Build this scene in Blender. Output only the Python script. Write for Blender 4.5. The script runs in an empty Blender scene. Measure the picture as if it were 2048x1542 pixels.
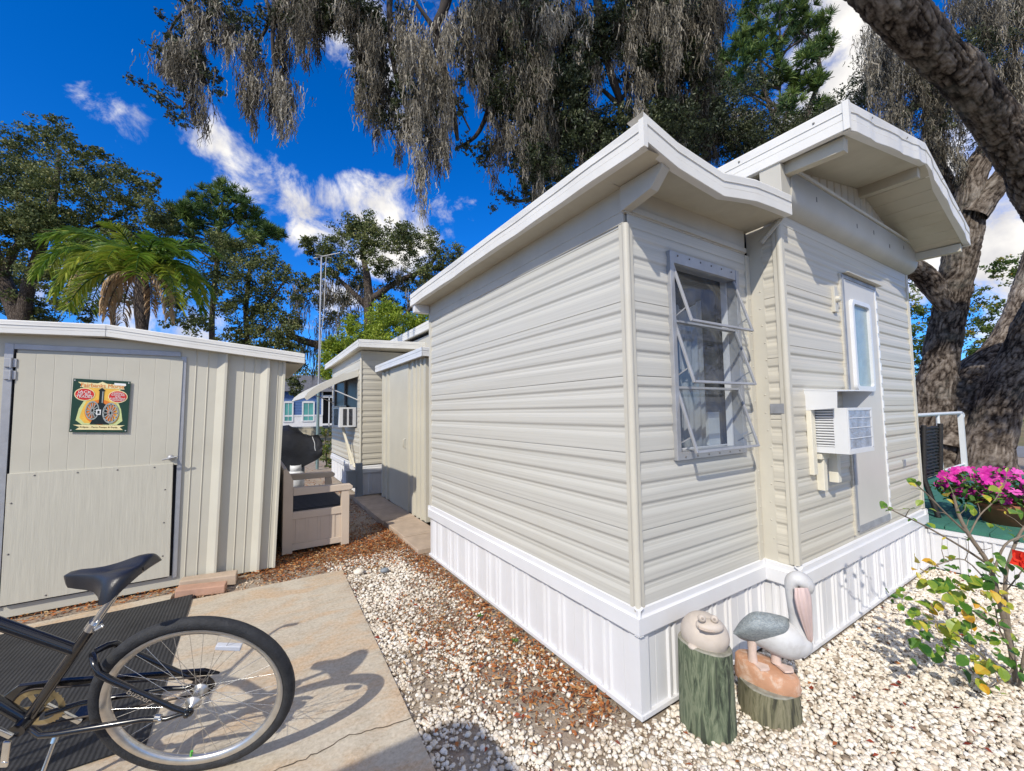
import bpy, math, random
import numpy as np
from mathutils import Vector, Matrix
rnd = random.Random(11)
NR = np.random.default_rng(11)
scene = bpy.context.scene
COL = scene.collection
R = math.radians
# ------------------------------------------------------------------ camera (solved from the wall lines of the home)
FPX, YAW, PITCH, ROLL = 820.655, 0.569343, 0.06126, 0.015099
CAM = np.array([-1.72598, -1.51284, 1.58])
_f = np.array([math.sin(YAW)*math.cos(PITCH), math.cos(YAW)*math.cos(PITCH), math.sin(PITCH)])
_r = np.array([math.cos(YAW), -math.sin(YAW), 0.0]); _d = np.cross(_f, _r)
RT = math.cos(ROLL)*_r + math.sin(ROLL)*_d; DN = -math.sin(ROLL)*_r + math.cos(ROLL)*_d; FW = _f
def ray(px, py): return RT*(px-1024)/FPX + DN*(py-771)/FPX + FW
def at(px, py, depth):                       # world point seen at a photo pixel, at this depth in metres
    return Vector(CAM + ray(px, py)*depth)
def depth_of(p): return float(np.dot(np.array(p)-CAM, FW))
cam = bpy.data.cameras.new("camera"); cam_o = bpy.data.objects.new("camera", cam); COL.objects.link(cam_o)
cam.sensor_fit = 'HORIZONTAL'; cam.sensor_width = 36.0; cam.lens = FPX/2048*36.0
cam.clip_start = 0.05; cam.clip_end = 2000
mw = Matrix.Identity(4)
for i in range(3):
    mw[i][0], mw[i][1], mw[i][2], mw[i][3] = RT[i], -DN[i], -FW[i], CAM[i]
cam_o.matrix_world = mw
scene.camera = cam_o
# ------------------------------------------------------------------ light
SUN = Vector((1.5, 1.0, -1.5)).normalized()      # the way the light travels
sl = bpy.data.lights.new("sun", 'SUN'); so = bpy.data.objects.new("sun", sl); COL.objects.link(so)
sl.energy = 3.5; sl.angle = R(0.55); sl.color = (1.0, 0.94, 0.83)
so.rotation_euler = SUN.to_track_quat('-Z', 'Y').to_euler(); so.location = (-10, -6, 12)
# ------------------------------------------------------------------ node helpers
class NT:
    def __init__(s, tree): s.t = tree; tree.nodes.clear()
    def n(s, typ, **kw):
        nd = s.t.nodes.new(typ)
        for k, v in kw.items():
            if k.startswith('i_'): nd.inputs[k[2:].replace('_', ' ')].default_value = v
            else: setattr(nd, k, v)
        return nd
    def l(s, a, b): s.t.links.new(a, b)
    def math(s, op, a, b=None, clamp=False):
        nd = s.t.nodes.new('ShaderNodeMath'); nd.operation = op; nd.use_clamp = clamp
        for i, v in enumerate((a, b)):
            if v is None: continue
            if isinstance(v, (int, float)): nd.inputs[i].default_value = v
            else: s.l(v, nd.inputs[i])
        return nd.outputs[0]
    def mix(s, fac, a, b, blend='MIX'):
        nd = s.t.nodes.new('ShaderNodeMix'); nd.data_type = 'RGBA'; nd.blend_type = blend
        for sock, v in ((nd.inputs[0], fac), (nd.inputs[6], a), (nd.inputs[7], b)):
            if isinstance(v, (int, float)): sock.default_value = v
            elif isinstance(v, (tuple, list)): sock.default_value = (*v[:3], 1)
            else: s.l(v, sock)
        return nd.outputs[2]
    def ramp(s, fac, stops):
        nd = s.t.nodes.new('ShaderNodeValToRGB'); e = nd.color_ramp.elements
        while len(e) < len(stops): e.new(0.5)
        for el, (p, c) in zip(e, stops):
            el.position = p; el.color = (*c, 1) if isinstance(c, (tuple, list)) else (c, c, c, 1)
        s.l(fac, nd.inputs[0]); return nd.outputs[0]
    def noise(s, vec, scale, detail=4, rough=.55, dist=0):
        nd = s.t.nodes.new('ShaderNodeTexNoise')
        nd.inputs['Scale'].default_value = scale; nd.inputs['Detail'].default_value = detail
        nd.inputs['Roughness'].default_value = rough; nd.inputs['Distortion'].default_value = dist
        if vec is not None: s.l(vec, nd.inputs['Vector'])
        return nd.outputs[0]
    def coords(s, scale=(1, 1, 1)):
        tc = s.t.nodes.new('ShaderNodeTexCoord'); mp = s.t.nodes.new('ShaderNodeMapping')
        mp.inputs['Scale'].default_value = scale
        s.l(tc.outputs['Object'], mp.inputs['Vector']); return mp.outputs[0]
def newmat(name):
    m = bpy.data.materials.new(name); m.use_nodes = True; t = NT(m.node_tree)
    out = t.n('ShaderNodeOutputMaterial'); b = t.n('ShaderNodeBsdfPrincipled')
    t.l(b.outputs[0], out.inputs[0]); return m, t, b, out
def M(name, col, rough=.6, metal=0., var=.08, vs=3., stretch=(1, 1, 1), bump=0., bs=40., bstretch=(1, 1, 1), spec=.4, dirt=None, ds=1.5, damt=.35, coat=0):
    m, t, b, out = newmat(name)
    n1 = t.noise(t.coords(stretch), vs, 5, .6)
    c1 = tuple(max(0, c*(1-var*1.6)) for c in col); c2 = tuple(min(1, c*(1+var*1.6)) for c in col)
    c = t.ramp(n1, [(.25, c1), (.75, c2)])
    if dirt:
        n2 = t.noise(t.coords(stretch), ds, 6, .68, .4)
        c = t.mix(t.math('MULTIPLY', t.ramp(n2, [(.48, 0.), (.72, 1.)]), damt), c, dirt)
    t.l(c, b.inputs['Base Color'])
    b.inputs['Roughness'].default_value = rough; b.inputs['Metallic'].default_value = metal
    b.inputs['Specular IOR Level'].default_value = spec
    if coat: b.inputs['Coat Weight'].default_value = coat
    if bump:
        bp = t.n('ShaderNodeBump'); bp.inputs['Strength'].default_value = bump; bp.inputs['Distance'].default_value = .01
        t.l(t.noise(t.coords(bstretch), bs, 4, .6), bp.inputs['Height']); t.l(bp.outputs[0], b.inputs['Normal'])
    return m
def tone_mat(name, stops, rough=.6, trans=0., spec=.3, bump=0, bs=60):
    m, t, b, out = newmat(name)
    a = t.n('ShaderNodeAttribute', attribute_name='tone')
    c = t.ramp(a.outputs['Fac'], stops)
    t.l(c, b.inputs['Base Color']); b.inputs['Roughness'].default_value = rough
    b.inputs['Specular IOR Level'].default_value = spec
    if bump:
        bp = t.n('ShaderNodeBump'); bp.inputs['Strength'].default_value = bump; bp.inputs['Distance'].default_value = .005
        t.l(t.noise(t.coords(), bs, 3), bp.inputs['Height']); t.l(bp.outputs[0], b.inputs['Normal'])
    if trans:
        tr = t.n('ShaderNodeBsdfTranslucent'); t.l(c, tr.inputs[0]); ms = t.n('ShaderNodeMixShader'); ms.inputs[0].default_value = trans
        t.l(b.outputs[0], ms.inputs[1]); t.l(tr.outputs[0], ms.inputs[2]); t.l(ms.outputs[0], out.inputs[0])
    return m
# ------------------------------------------------------------------ objects
ORG = {}
def thing(name, label, cat, loc=(0, 0, 0), group=None):
    o = bpy.data.objects.new(name, None); COL.objects.link(o); o.location = loc; o.empty_display_size = .1
    ORG[o.name] = Vector(loc); tag(o, label, cat, group); return o
def tag(o, label=None, cat=None, group=None, kind=None):
    if label: o['label'] = label
    if cat: o['category'] = cat
    if group: o['group'] = group
    if kind: o['kind'] = kind
    return o
def link_mesh(name, verts, faces, mats, parent=None, loc=(0, 0, 0), smooth=False, mi=None, tone=None, bevel=0):
    org = ORG[parent.name] if parent is not None else Vector(loc)
    me = bpy.data.meshes.new(name)
    V = np.asarray(verts, dtype=np.float32).reshape(-1, 3) - np.array(org, dtype=np.float32)
    if isinstance(faces, np.ndarray):
        k = faces.shape[1]; nf = len(faces)
        me.vertices.add(len(V)); me.vertices.foreach_set('co', V.ravel())
        me.loops.add(nf*k); me.loops.foreach_set('vertex_index', faces.astype(np.int32).ravel())
        me.polygons.add(nf); me.polygons.foreach_set('loop_start', np.arange(0, nf*k, k, dtype=np.int32))
        me.update(calc_edges=True)
    else:
        me.from_pydata([tuple(v) for v in V], [], faces); me.update()
    if not isinstance(mats, (list, tuple)): mats = [mats]
    for m in mats: me.materials.append(m)
    if mi is not None: me.polygons.foreach_set('material_index', np.asarray(mi, dtype=np.int32))
    if smooth is True: me.polygons.foreach_set('use_smooth', np.ones(len(me.polygons), dtype=bool))
    elif smooth: me.polygons.foreach_set('use_smooth', np.asarray(smooth, dtype=bool))
    if tone is not None:
        at_ = me.attributes.new('tone', 'FLOAT', 'FACE'); at_.data.foreach_set('value', np.asarray(tone, dtype=np.float32))
    o = bpy.data.objects.new(name, me); COL.objects.link(o)
    if parent is not None: o.parent = parent
    else: o.location = loc
    # a part's mesh is stored relative to its thing's base; a sub-part shares that base
    ORG[o.name] = org if parent is not None else Vector(loc)
    if bevel:
        bv = o.modifiers.new('bevel', 'BEVEL'); bv.width = bevel; bv.segments = 2; bv.limit_method = 'ANGLE'; bv.angle_limit = R(40)
        bv.harden_normals = False
    return o
class MB:
    def __init__(s): s.v = []; s.f = []; s.m = []; s.sm = []; s.bk = {}
    def add(s, vs, fs, m=0, sm=False):
        b = len(s.v); s.v += [tuple(v) for v in vs]
        for f in fs: s.f.append(tuple(i+b for i in f)); s.m.append(m); s.sm.append(sm)
        return s
    def box(s, x0, x1, y0, y1, z0, z1, m=0):
        x0, x1 = sorted((x0, x1)); y0, y1 = sorted((y0, y1)); z0, z1 = sorted((z0, z1))
        v = [(x, y, z) for z in (z0, z1) for y in (y0, y1) for x in (x0, x1)]
        return s.add(v, [(0, 2, 3, 1), (4, 5, 7, 6), (0, 1, 5, 4), (2, 6, 7, 3), (0, 4, 6, 2), (1, 3, 7, 5)], m)
    def hexa(s, p, m=0):       # 8 points: bottom 4 ccw, top 4 ccw
        return s.add(p, [(3, 2, 1, 0), (4, 5, 6, 7), (0, 1, 5, 4), (1, 2, 6, 5), (2, 3, 7, 6), (3, 0, 4, 7)], m)
    def bar(s, p0, p1, w, h, up=(0, 0, 1), m=0):
        p0, p1, up = Vector(p0), Vector(p1), Vector(up); d = (p1-p0).normalized(); a = d.cross(up).normalized()*w/2; b = a.cross(d).normalized()*h/2
        return s.hexa([p0-a-b, p0+a-b, p1+a-b, p1-a-b, p0-a+b, p0+a+b, p1+a+b, p1-a+b], m)
    def quad(s, a, b, c, d, m=0): return s.add([a, b, c, d], [(0, 1, 2, 3)], m)
    def prism(s, poly, ext, m=0):   # closed 3d polygon extruded by vector ext
        n = len(poly); e = Vector(ext); v = [Vector(p) for p in poly]; v += [p+e for p in v]
        return s.add(v, [tuple(range(n-1, -1, -1)), tuple(range(n, 2*n))] + [(i, (i+1) % n, n+(i+1) % n, n+i) for i in range(n)], m)
    def sheet(s, rows, m=0, sm=False):
        k = len(rows[0]); v = [p for r in rows for p in r]
        return s.add(v, [(i*k+j, i*k+j+1, (i+1)*k+j+1, (i+1)*k+j) for i in range(len(rows)-1) for j in range(k-1)], m, sm)
    def tube(s, pts, r, n=10, m=0, cap=True, sm=True):
        P = [Vector(p) for p in pts]; rs = r if isinstance(r, (list, tuple)) else [r]*len(P)
        t0 = (P[1]-P[0]).normalized(); a = t0.orthogonal().normalized(); rings = []
        for i, p in enumerate(P):
            t = (P[min(i+1, len(P)-1)]-P[max(i-1, 0)]).normalized()
            a = (a - t*a.dot(t)).normalized(); b = t.cross(a)
            rings.append([p+(a*math.cos(q)+b*math.sin(q))*rs[i] for q in [2*math.pi*j/n for j in range(n)]])
        v = [q for rg in rings for q in rg]; ln = 0.
        for i, p in enumerate(P):
            ln += (p-P[max(i-1, 0)]).length
            for j in range(n): s.bk[len(s.v)+i*n+j] = (rs[i]*math.cos(2*math.pi*j/n), rs[i]*math.sin(2*math.pi*j/n), ln)
        f = [(i*n+j, i*n+(j+1) % n, (i+1)*n+(j+1) % n, (i+1)*n+j) for i in range(len(P)-1) for j in range(n)]
        s.add(v, f, m, sm)
        if cap: s.add(rings[0], [tuple(range(n-1, -1, -1))], m); s.add(rings[-1], [tuple(range(n))], m)
        return s
    def lathe(s, prof, c=(0, 0, 0), n=24, m=0, sm=True, ax=None):
        c = Vector(c); X, Y, Z = ax if ax else (Vector((1, 0, 0)), Vector((0, 1, 0)), Vector((0, 0, 1)))
        v = [c+(X*math.cos(2*math.pi*j/n)+Y*math.sin(2*math.pi*j/n))*r+Z*z for r, z in prof for j in range(n)]
        f = [(i*n+j, i*n+(j+1) % n, (i+1)*n+(j+1) % n, (i+1)*n+j) for i in range(len(prof)-1) for j in range(n)]
        return s.add(v, f, m, sm)
    def build(s, name, mats, parent=None, loc=(0, 0, 0), bevel=0, smooth=None, bark=False):
        o = link_mesh(name, s.v, s.f, mats, parent, loc, smooth=(s.sm if smooth is None else smooth), mi=s.m, bevel=bevel)
        if bark:
            a = o.data.attributes.new('bk', 'FLOAT_VECTOR', 'POINT'); a.data.foreach_set('vector', np.array([s.bk.get(i, (0, 0, 0)) for i in range(len(s.v))], dtype=np.float32).ravel())
        return o
def smooth_path(pts, k=6):
    """Catmull-Rom through tuples of any length"""
    P = [np.array(p, float) for p in pts]; P = [2*P[0]-P[1]] + P + [2*P[-1]-P[-2]]; out = []
    for i in range(1, len(P)-2):
        for j in range(k):
            t = j/k; a, b, c, d = P[i-1], P[i], P[i+1], P[i+2]
            out.append(.5*((2*b)+(-a+c)*t+(2*a-5*b+4*c-d)*t*t+(-a+3*b-3*c+d)*t**3))
    out.append(P[-2]); return out
def text_on(parent, s, size, mat, pos, xdir, ydir, name='lettering', align='CENTER', extrude=.0004, fit=None):
    cu = bpy.data.curves.new(name, 'FONT'); cu.body = s; cu.size = size; cu.align_x = align; cu.align_y = 'CENTER'; cu.extrude = extrude
    cu.materials.append(mat); o = bpy.data.objects.new(name, cu); COL.objects.link(o)
    x = Vector(xdir).normalized(); y = (Vector(ydir)-x*Vector(ydir).dot(x)).normalized(); z = x.cross(y); p = Vector(pos)-ORG[parent.name]
    sx = 1
    if fit:
        bpy.context.view_layer.update(); w = o.dimensions.x
        if w > 1e-6: sx = fit/w
    bpy.context.view_layer.update(); dg = bpy.context.evaluated_depsgraph_get(); me = bpy.data.meshes.new_from_object(o.evaluated_get(dg)); me.name = name
    mm = Matrix.Identity(4)
    for i in range(3): mm[i][0], mm[i][1], mm[i][2], mm[i][3] = x[i]*sx, y[i], z[i], p[i]
    me.transform(mm); bpy.data.objects.remove(o); q = bpy.data.objects.new(name, me); COL.objects.link(q)
    q.parent = parent; ORG[q.name] = ORG[parent.name]; return q
# ------------------------------------------------------------------ sky: physical sky plus clouds by direction, some added out of view for fill light
world = bpy.data.worlds.new("World"); scene.world = world; world.use_nodes = True
t = NT(world.node_tree); wo = t.n('ShaderNodeOutputWorld'); bg = t.n('ShaderNodeBackground'); t.l(bg.outputs[0], wo.inputs[0])
sk = t.n('ShaderNodeTexSky'); sk.sky_type = 'NISHITA'; sk.sun_disc = False; sk.sun_elevation = math.asin(-SUN.z)
sk.sun_rotation = math.atan2(-SUN.x, -SUN.y); sk.altitude = 300; sk.air_density = 1.0; sk.dust_density = 0.2; sk.ozone_density = 3.0
hs = t.n('ShaderNodeHueSaturation'); hs.inputs['Saturation'].default_value = 1.12; hs.inputs['Value'].default_value = 1.0; hs.inputs['Hue'].default_value = .5
t.l(t.mix(1.0, sk.outputs[0], (.72, 1.16, 1.98), 'MULTIPLY'), hs.inputs['Color'])
tc = t.n('ShaderNodeTexCoord'); dirv = tc.outputs['Generated']
def dot(vec):
    nd = t.n('ShaderNodeVectorMath', operation='DOT_PRODUCT'); t.l(dirv, nd.inputs[0]); nd.inputs[1].default_value = tuple(vec); return nd.outputs['Value']
masks = None
def puff(c, r, amp=1.0):
    """one round lobe of cloud round direction c, angular radius r"""
    global masks
    c = np.array(c, float); c /= np.linalg.norm(c)
    nd = t.n('ShaderNodeMath', operation='MULTIPLY_ADD'); t.l(dot(c), nd.inputs[0]); nd.inputs[1].default_value = amp*2/r**2; nd.inputs[2].default_value = amp*(1-2/r**2)
    masks = nd.outputs[0] if masks is None else t.math('MAXIMUM', masks, nd.outputs[0])
def puffs(lst, amp=1.0, k=1.0):
    for px, py, r_ in lst:
        c = ray(px, py); puff(c, r_/FPX/np.linalg.norm(c)*amp, k)
puffs([(438, 290, 52), (470, 325, 52), (520, 365, 58), (570, 395, 58), (615, 425, 56)], 1.25, .85)
puffs([(668, 400, 44), (705, 395, 50), (735, 430, 74), (775, 445, 80), (815, 470, 60), (690, 455, 72), (640, 470, 56), (835, 500, 44), (780, 500, 70)], 1.25)
puffs([(160, 200, 34), (215, 225, 46), (250, 250, 44), (280, 235, 26)], 1.2, .42); puffs([(885, 430, 40), (930, 422, 34)], 1.2, .5)
puffs([(720, 60, 70), (780, 130, 60), (860, 60, 60), (880, 200, 50), (800, 240, 40), (970, 120, 60)], 1.2, .6)
puffs([(1690, -60, 120), (1700, 60, 110), (1680, 170, 100), (1760, 120, 90), (1980, 480, 130), (2050, 300, 130), (1900, 330, 90), (2040, 620, 100)], 1.3)
puffs([(230, 620, 90), (380, 640, 70), (110, 560, 60), (650, 610, 70), (900, 600, 60)], 1.1, .6)
for az, el, r_ in ((150, 30, .5), (185, 24, .45), (215, 40, .5), (120, 45, .45), (95, 25, .45), (250, 22, .4), (280, 35, .4), (170, 60, .45), (70, 60, .3)):   # unseen clouds added behind and right of the view for neutral fill light
    a_, e_ = R(az)+YAW, R(el); puff((math.sin(a_)*math.cos(e_), math.cos(a_)*math.cos(e_), math.sin(e_)), r_)
nz = t.n('ShaderNodeTexNoise'); nz.inputs['Scale'].default_value = 11.0; nz.inputs['Detail'].default_value = 10; nz.inputs['Roughness'].default_value = .64; nz.inputs['Distortion'].default_value = .35
t.l(dirv, nz.inputs['Vector'])
dens = t.math('ADD', t.math('MAXIMUM', masks, -1.0), t.math('MULTIPLY', t.math('SUBTRACT', nz.outputs[0], .5), 3.4))
mr = t.n('ShaderNodeMapRange', interpolation_type='SMOOTHSTEP'); mr.inputs['From Min'].default_value = .20; mr.inputs['From Max'].default_value = 1.15
t.l(dens, mr.inputs['Value'])
fac = mr.outputs[0]
nz2 = t.n('ShaderNodeTexNoise'); nz2.inputs['Scale'].default_value = 14.0; nz2.inputs['Detail'].default_value = 6; t.l(dirv, nz2.inputs['Vector'])
cc = t.ramp(nz2.outputs[0], [(.3, (7.0, 6.9, 7.2)), (.65, (12.0, 11.6, 10.9))])
t.l(t.mix(fac, hs.outputs[0], cc), bg.inputs['Color']); bg.inputs['Strength'].default_value = 0.085
scene.view_settings.view_transform = 'Standard'; scene.view_settings.look = 'None'; scene.view_settings.exposure = 0.24; scene.view_settings.gamma = 1.0
scene.render.film_transparent = False
try: scene.cycles.use_denoising = True
except Exception: pass
scene.cycles.max_bounces = 6; scene.cycles.diffuse_bounces = 3; scene.cycles.transparent_max_bounces = 8; scene.cycles.caustics_reflective = False; scene.cycles.caustics_refractive = False
# ------------------------------------------------------------------ materials
def siding_mat(name, col, axis):
    m, t, b, out = newmat(name)
    st = (.35, .35, 70.)
    n1 = t.noise(t.coords(st), 1.0, 3, .6); n2 = t.noise(t.coords((.6, .6, 190.)), 1.0, 2, .5); n3 = t.noise(t.coords((1.5, 1.5, 1.0)), 1.3, 4)
    c = t.ramp(n1, [(.3, tuple(x*.78 for x in col)), (.5, col), (.72, tuple(min(1, x*1.10) for x in col))])
    c = t.mix(.35, c, t.ramp(n2, [(.35, tuple(x*.86 for x in col)), (.65, tuple(min(1, x*1.05) for x in col))]))
    c = t.mix(t.math('MULTIPLY', t.ramp(n3, [(.5, 0.), (.75, 1.)]), .14), c, (.50, .47, .38))
    t.l(c, b.inputs['Base Color']); b.inputs['Roughness'].default_value = .42; b.inputs['Specular IOR Level'].default_value = .35
    return m
m_siding = siding_mat('vinyl_siding', (.555, .54, .485), 0)
m_siding2 = siding_mat('vinyl_siding_beige', (.575, .54, .455), 0)
m_trim = M('beige_trim', (.55, .52, .44), .45, var=.05, bump=.06, bs=18)
m_frieze = M('painted_board', (.50, .475, .41), .5, var=.06, vs=2, bump=.1, bs=25, dirt=(.33, .30, .24), damt=.25)
m_white = M('white_vinyl', (.70, .70, .71), .38, var=.03, vs=2.5, bump=.04, bs=8, dirt=(.62, .60, .56), ds=2., damt=.22)
m_fascia = M('white_fascia', (.74, .725, .68), .42, var=.04, vs=1.5, bump=.22, bs=5, dirt=(.55, .52, .46), ds=1.2, damt=.35)
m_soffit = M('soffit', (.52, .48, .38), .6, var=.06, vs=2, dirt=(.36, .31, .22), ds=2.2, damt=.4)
m_roof = M('roof_coating', (.66, .66, .64), .7, var=.08, vs=2, bump=.2, bs=20)
m_alu = M('aluminium', (.40, .405, .42), .5, .45, var=.08, vs=12, bump=.06, bs=60)
m_aludull = M('weathered_aluminium', (.36, .37, .39), .55, .45, var=.15, vs=10, bump=.1, bs=50)
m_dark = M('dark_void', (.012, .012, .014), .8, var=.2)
m_screw = M('screw_heads', (.20, .19, .18), .5, .6)
m_doorw = M('door_paint', (.59, .565, .51), .4, var=.04, vs=1.5, bump=.05, bs=12)
m_white2 = M('white_paint_metal', (.69, .70, .71), .35, var=.04, vs=4, dirt=(.6, .58, .52), ds=4, damt=.2)
m_cream = M('cream_wood', (.72, .68, .56), .55, var=.06, vs=6, bump=.12, bs=30, bstretch=(4, 4, 1))
m_shed = M('shed_metal', (.545, .52, .435), .48, var=.05, vs=1.3, bump=.10, bs=3.2, dirt=(.40, .36, .27), ds=1.1, damt=.22, spec=.35)
m_shedply = M('shed_plywood', (.54, .515, .43), .62, var=.05, vs=2.2, stretch=(14, 14, 1.2), bump=.2, bs=2.2, bstretch=(26, 26, 1.6))
m_curtain = M('pale_curtain', (.36, .37, .39), .8, var=.10, vs=3, stretch=(5, 1, 1))
def glass_mat(name, tint=(1, 1, 1), refl=.10, haze=.10):
    m, t, b, out = newmat(name)
    tr = t.n('ShaderNodeBsdfTransparent'); tr.inputs[0].default_value = (*tint, 1)
    gl = t.n('ShaderNodeBsdfGlossy'); gl.inputs['Roughness'].default_value = .03
    
    ms = t.n('ShaderNodeMixShader'); ms.inputs[0].default_value = refl; df = t.n('ShaderNodeBsdfDiffuse'); df.inputs[0].default_value = (.5, .52, .55, 1); m2 = t.n('ShaderNodeMixShader'); m2.inputs[0].default_value = haze; t.l(tr.outputs[0], m2.inputs[1]); t.l(df.outputs[0], m2.inputs[2]); t.l(m2.outputs[0], ms.inputs[1]); t.l(gl.outputs[0], ms.inputs[2]); t.l(ms.outputs[0], out.inputs[0])
    return m
m_glass = glass_mat('window_glass', (.86, .89, .91), .085, .05)
m_darkglass = M('dark_glass', (.02, .025, .03), .06, var=.3, spec=.8)
m_frost = M('frosted_glass', (.30, .38, .39), .18, var=.12, vs=8, spec=.6, bump=.2, bs=120)
m_foil = M('foil_screen', (.52, .54, .60), .38, .55, var=.22, vs=14, bump=.6, bs=26)
# ------------------------------------------------------------------ profiles
def siding_prof(z0, z1, zref, pitch=.413):
    pts = []; k0 = int(math.floor((zref-z1)/pitch))-1
    for k in range(k0, k0+14):
        top = zref-k*pitch
        L = [(-.004, .0112), (0, .0112), (.0012, -.002), (.0028, .0108), (.006, .0112)]
        for q in range(3):
            b = .044+.109*q
            L += [(b+a, o) for a, o in ((-.012, .0112), (-.004, .0115), (.002, .0112), (.008, .0095), (.014, .0052), (.019, .0032), (.024, .0030), (.029, .0034), (.033, .0054), (.037, .0036), (.041, .0055), (.045, .0038), (.049, .0058), (.056, .0074), (.063, .0094), (.070, .0109), (.077, .0112), (.085, .0112))]
        pts += [(top-a, o) for a, o in L]
    pts = sorted(set(pts), key=lambda p: -p[0]); out = []
    for i, (z, o) in enumerate(pts):
        if z0 < z < z1: out.append((z, o))
    def itp(zz):
        for (za, oa), (zb, ob) in zip(pts, pts[1:]):
            if zb <= zz <= za: return oa+(ob-oa)*(za-zz)/max(za-zb, 1e-6)
        return .0112
    return [(z1, itp(z1))]+out+[(z0, itp(z0))]
def siding(mb, axis, fixed, a0, a1, z0, z1, zref, m=0, sgn=-1, segs=1, wav=.0):
    rows = []
    for z, o in siding_prof(z0, z1, zref):
        r = []
        for i in range(segs+1):
            a = a0+(a1-a0)*i/segs; w = wav*math.sin(a*4.1+z*1.7)
            r.append((fixed+sgn*(o+w), a, z) if axis == 'y' else (a, fixed+sgn*(o+w), z))
        rows.append(r)
    mb.sheet(rows, m, True)
SK = [(0, 0), (.002, -.006), (.004, 0), (.09, 0), (.097, .013), (.112, .013), (.119, 0), (.14, 0), (.147, .013), (.162, .013), (.169, 0), (.25, 0), (.257, .013), (.272, .013), (.279, 0), (.30, 0), (.307, .013), (.322, .013), (.329, 0)]
def skirt(mb, axis, fixed, a0, a1, z0, z1, sgn=-1, m=0, ph=0.):
    pts = []
    k = math.floor((a0-ph)/.4)
    while k*.4+ph < a1:
        pts += [(k*.4+ph+a, o) for a, o in SK]; k += 1
    P = [(a0, 0)]+[p for p in pts if a0+.001 < p[0] < a1-.001]+[(a1, 0)]
    rows = [[((fixed+sgn*o, a, z) if axis == 'y' else (a, fixed+sgn*o, z)) for a, o in P] for z in (z0, z1)]
    mb.sheet(rows, m)
# ================================================================== MOBILE HOME
home = thing('mobile_home', 'beige lap sided mobile home with white skirting, louvred window and gabled end', 'mobile home', (0, 0, 0))
LEN = 2.9; XT = 1.264; YG = -.21; XR = 3.9
ZR = 2.172; ZG = 1.575
wx0, wx1, wz0, wz1 = .36, 1.05, 1.31, 2.47
b = MB(); siding(b, 'y', 0, .0, LEN, .54, 2.62, ZR, segs=14, wav=.0018)
b.build('side_wall', m_siding, home)
b = MB()
siding(b, 'x', 0, 0, wx0-.02, .54, 2.66, ZR); siding(b, 'x', 0, wx1+.02, 1.205, .54, 2.66, ZR)
siding(b, 'x', 0, wx0-.02, wx1+.02, .54, wz0-.02, ZR); siding(b, 'x', 0, wx0-.02, wx1+.02, wz1+.02, 2.66, ZR)
b.build('front_wall', m_siding, home)
b = MB(); b.box(-.018, .02, 0.0, LEN, 2.60, 2.85); b.box(-.021, -.016, 0, LEN, 2.665, 2.672)
b.box(-.02, 1.2, -.018, .02, 2.655, 2.84); b.box(.03, 1.2, -.030, -.010, 2.662, 2.695)
b.prism([(-.035, -.275, 2.775), (-.035, -.20, 2.695), (-.035, .0, 2.66), (-.035, 0.0, 2.80), (-.035, -.275, 2.80)], (.06, 0, 0))
b.build('frieze_board', m_frieze, home, bevel=.003)
# inner core so that nothing shows through
b = MB(); b.box(.02, 1.25, .62, LEN-.02, .1, 2.8); b.box(XT+.03, XR-.03, YG+.05, 11.9, .1, 3.05); b.box(.02, .34, .03, .62, .1, 2.8); b.box(1.08, 1.26, .03, .62, .1, 2.8); b.box(.34, 1.08, .03, .62, .1, 1.28); b.box(.34, 1.08, .03, .62, 2.5, 2.8)
b.build('inner_core', m_dark, home)
b = MB(); b.box(.02, 1.25, LEN-.01, LEN, .0, 2.8); b.box(1.22, 1.25, LEN, 12.0, .0, 3.1); b.box(1.22, XR, 11.97, 12, 0, 3.1)
b.build('back_wall', m_frieze, home)
def cornerpost(x, y, z0, z1, sx, sy):
    b = MB(); b.tube([(x+.001*sx, y+.001*sy, z0), (x+.001*sx, y+.001*sy, z1)], .0215, 14)
    b.box(x-.003*0, x-.034*sx, y+.018*sy, y+.002*sy, z0, z1); b.box(x+.018*sx, x+.002*sx, y, y-.034*sy, z0, z1); b.build('corner_trim', m_trim, home)
cornerpost(0, 0, .53, 2.598, -1, -1); cornerpost(XT, YG, .56, 2.90, -1, -1); cornerpost(XR, YG, .56, 2.90, 1, -1)
b = MB(); b.box(-.019, .004, LEN-.05, LEN, .54, 2.66); b.build('end_trim', m_trim, home, bevel=.002)
b = MB(); b.box(1.2, XT-.009, -.018, .01, .54, 2.652); b.box(XT-.008, XT+.02, -.105, 0, .54, 2.97); b.build('inner_corner_trim', m_trim, home, bevel=.002)
b = MB(); siding(b, 'y', XT, YG+.02, .0-.105, .55, 2.97, ZG-.08, sgn=-1); b.build('return_wall', m_siding2, home)
b = MB()
for zz in [.7+i*.12 for i in range(18)]:
    b.lathe([(.0, .0045), (.004, .003), (.005, 0)], (XT-.008, -.085+.012*math.sin(zz*9), zz), 8, ax=(Vector((0, 1, 0)), Vector((0, 0, 1)), Vector((-1, 0, 0))))
    if zz < 2.6: b.lathe([(.0, .0045), (.004, .003), (.005, 0)], (1.235, -.018, zz-.04), 8, ax=(Vector((1, 0, 0)), Vector((0, 0, 1)), Vector((0, -1, 0))))
b.build('trim_screws', m_trim, home)
b = MB(); b.box(XT-.021, XT-.014, -.195, -.11, 1.535, 1.60); b.build('metal_patch', m_aludull, home)
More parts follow.
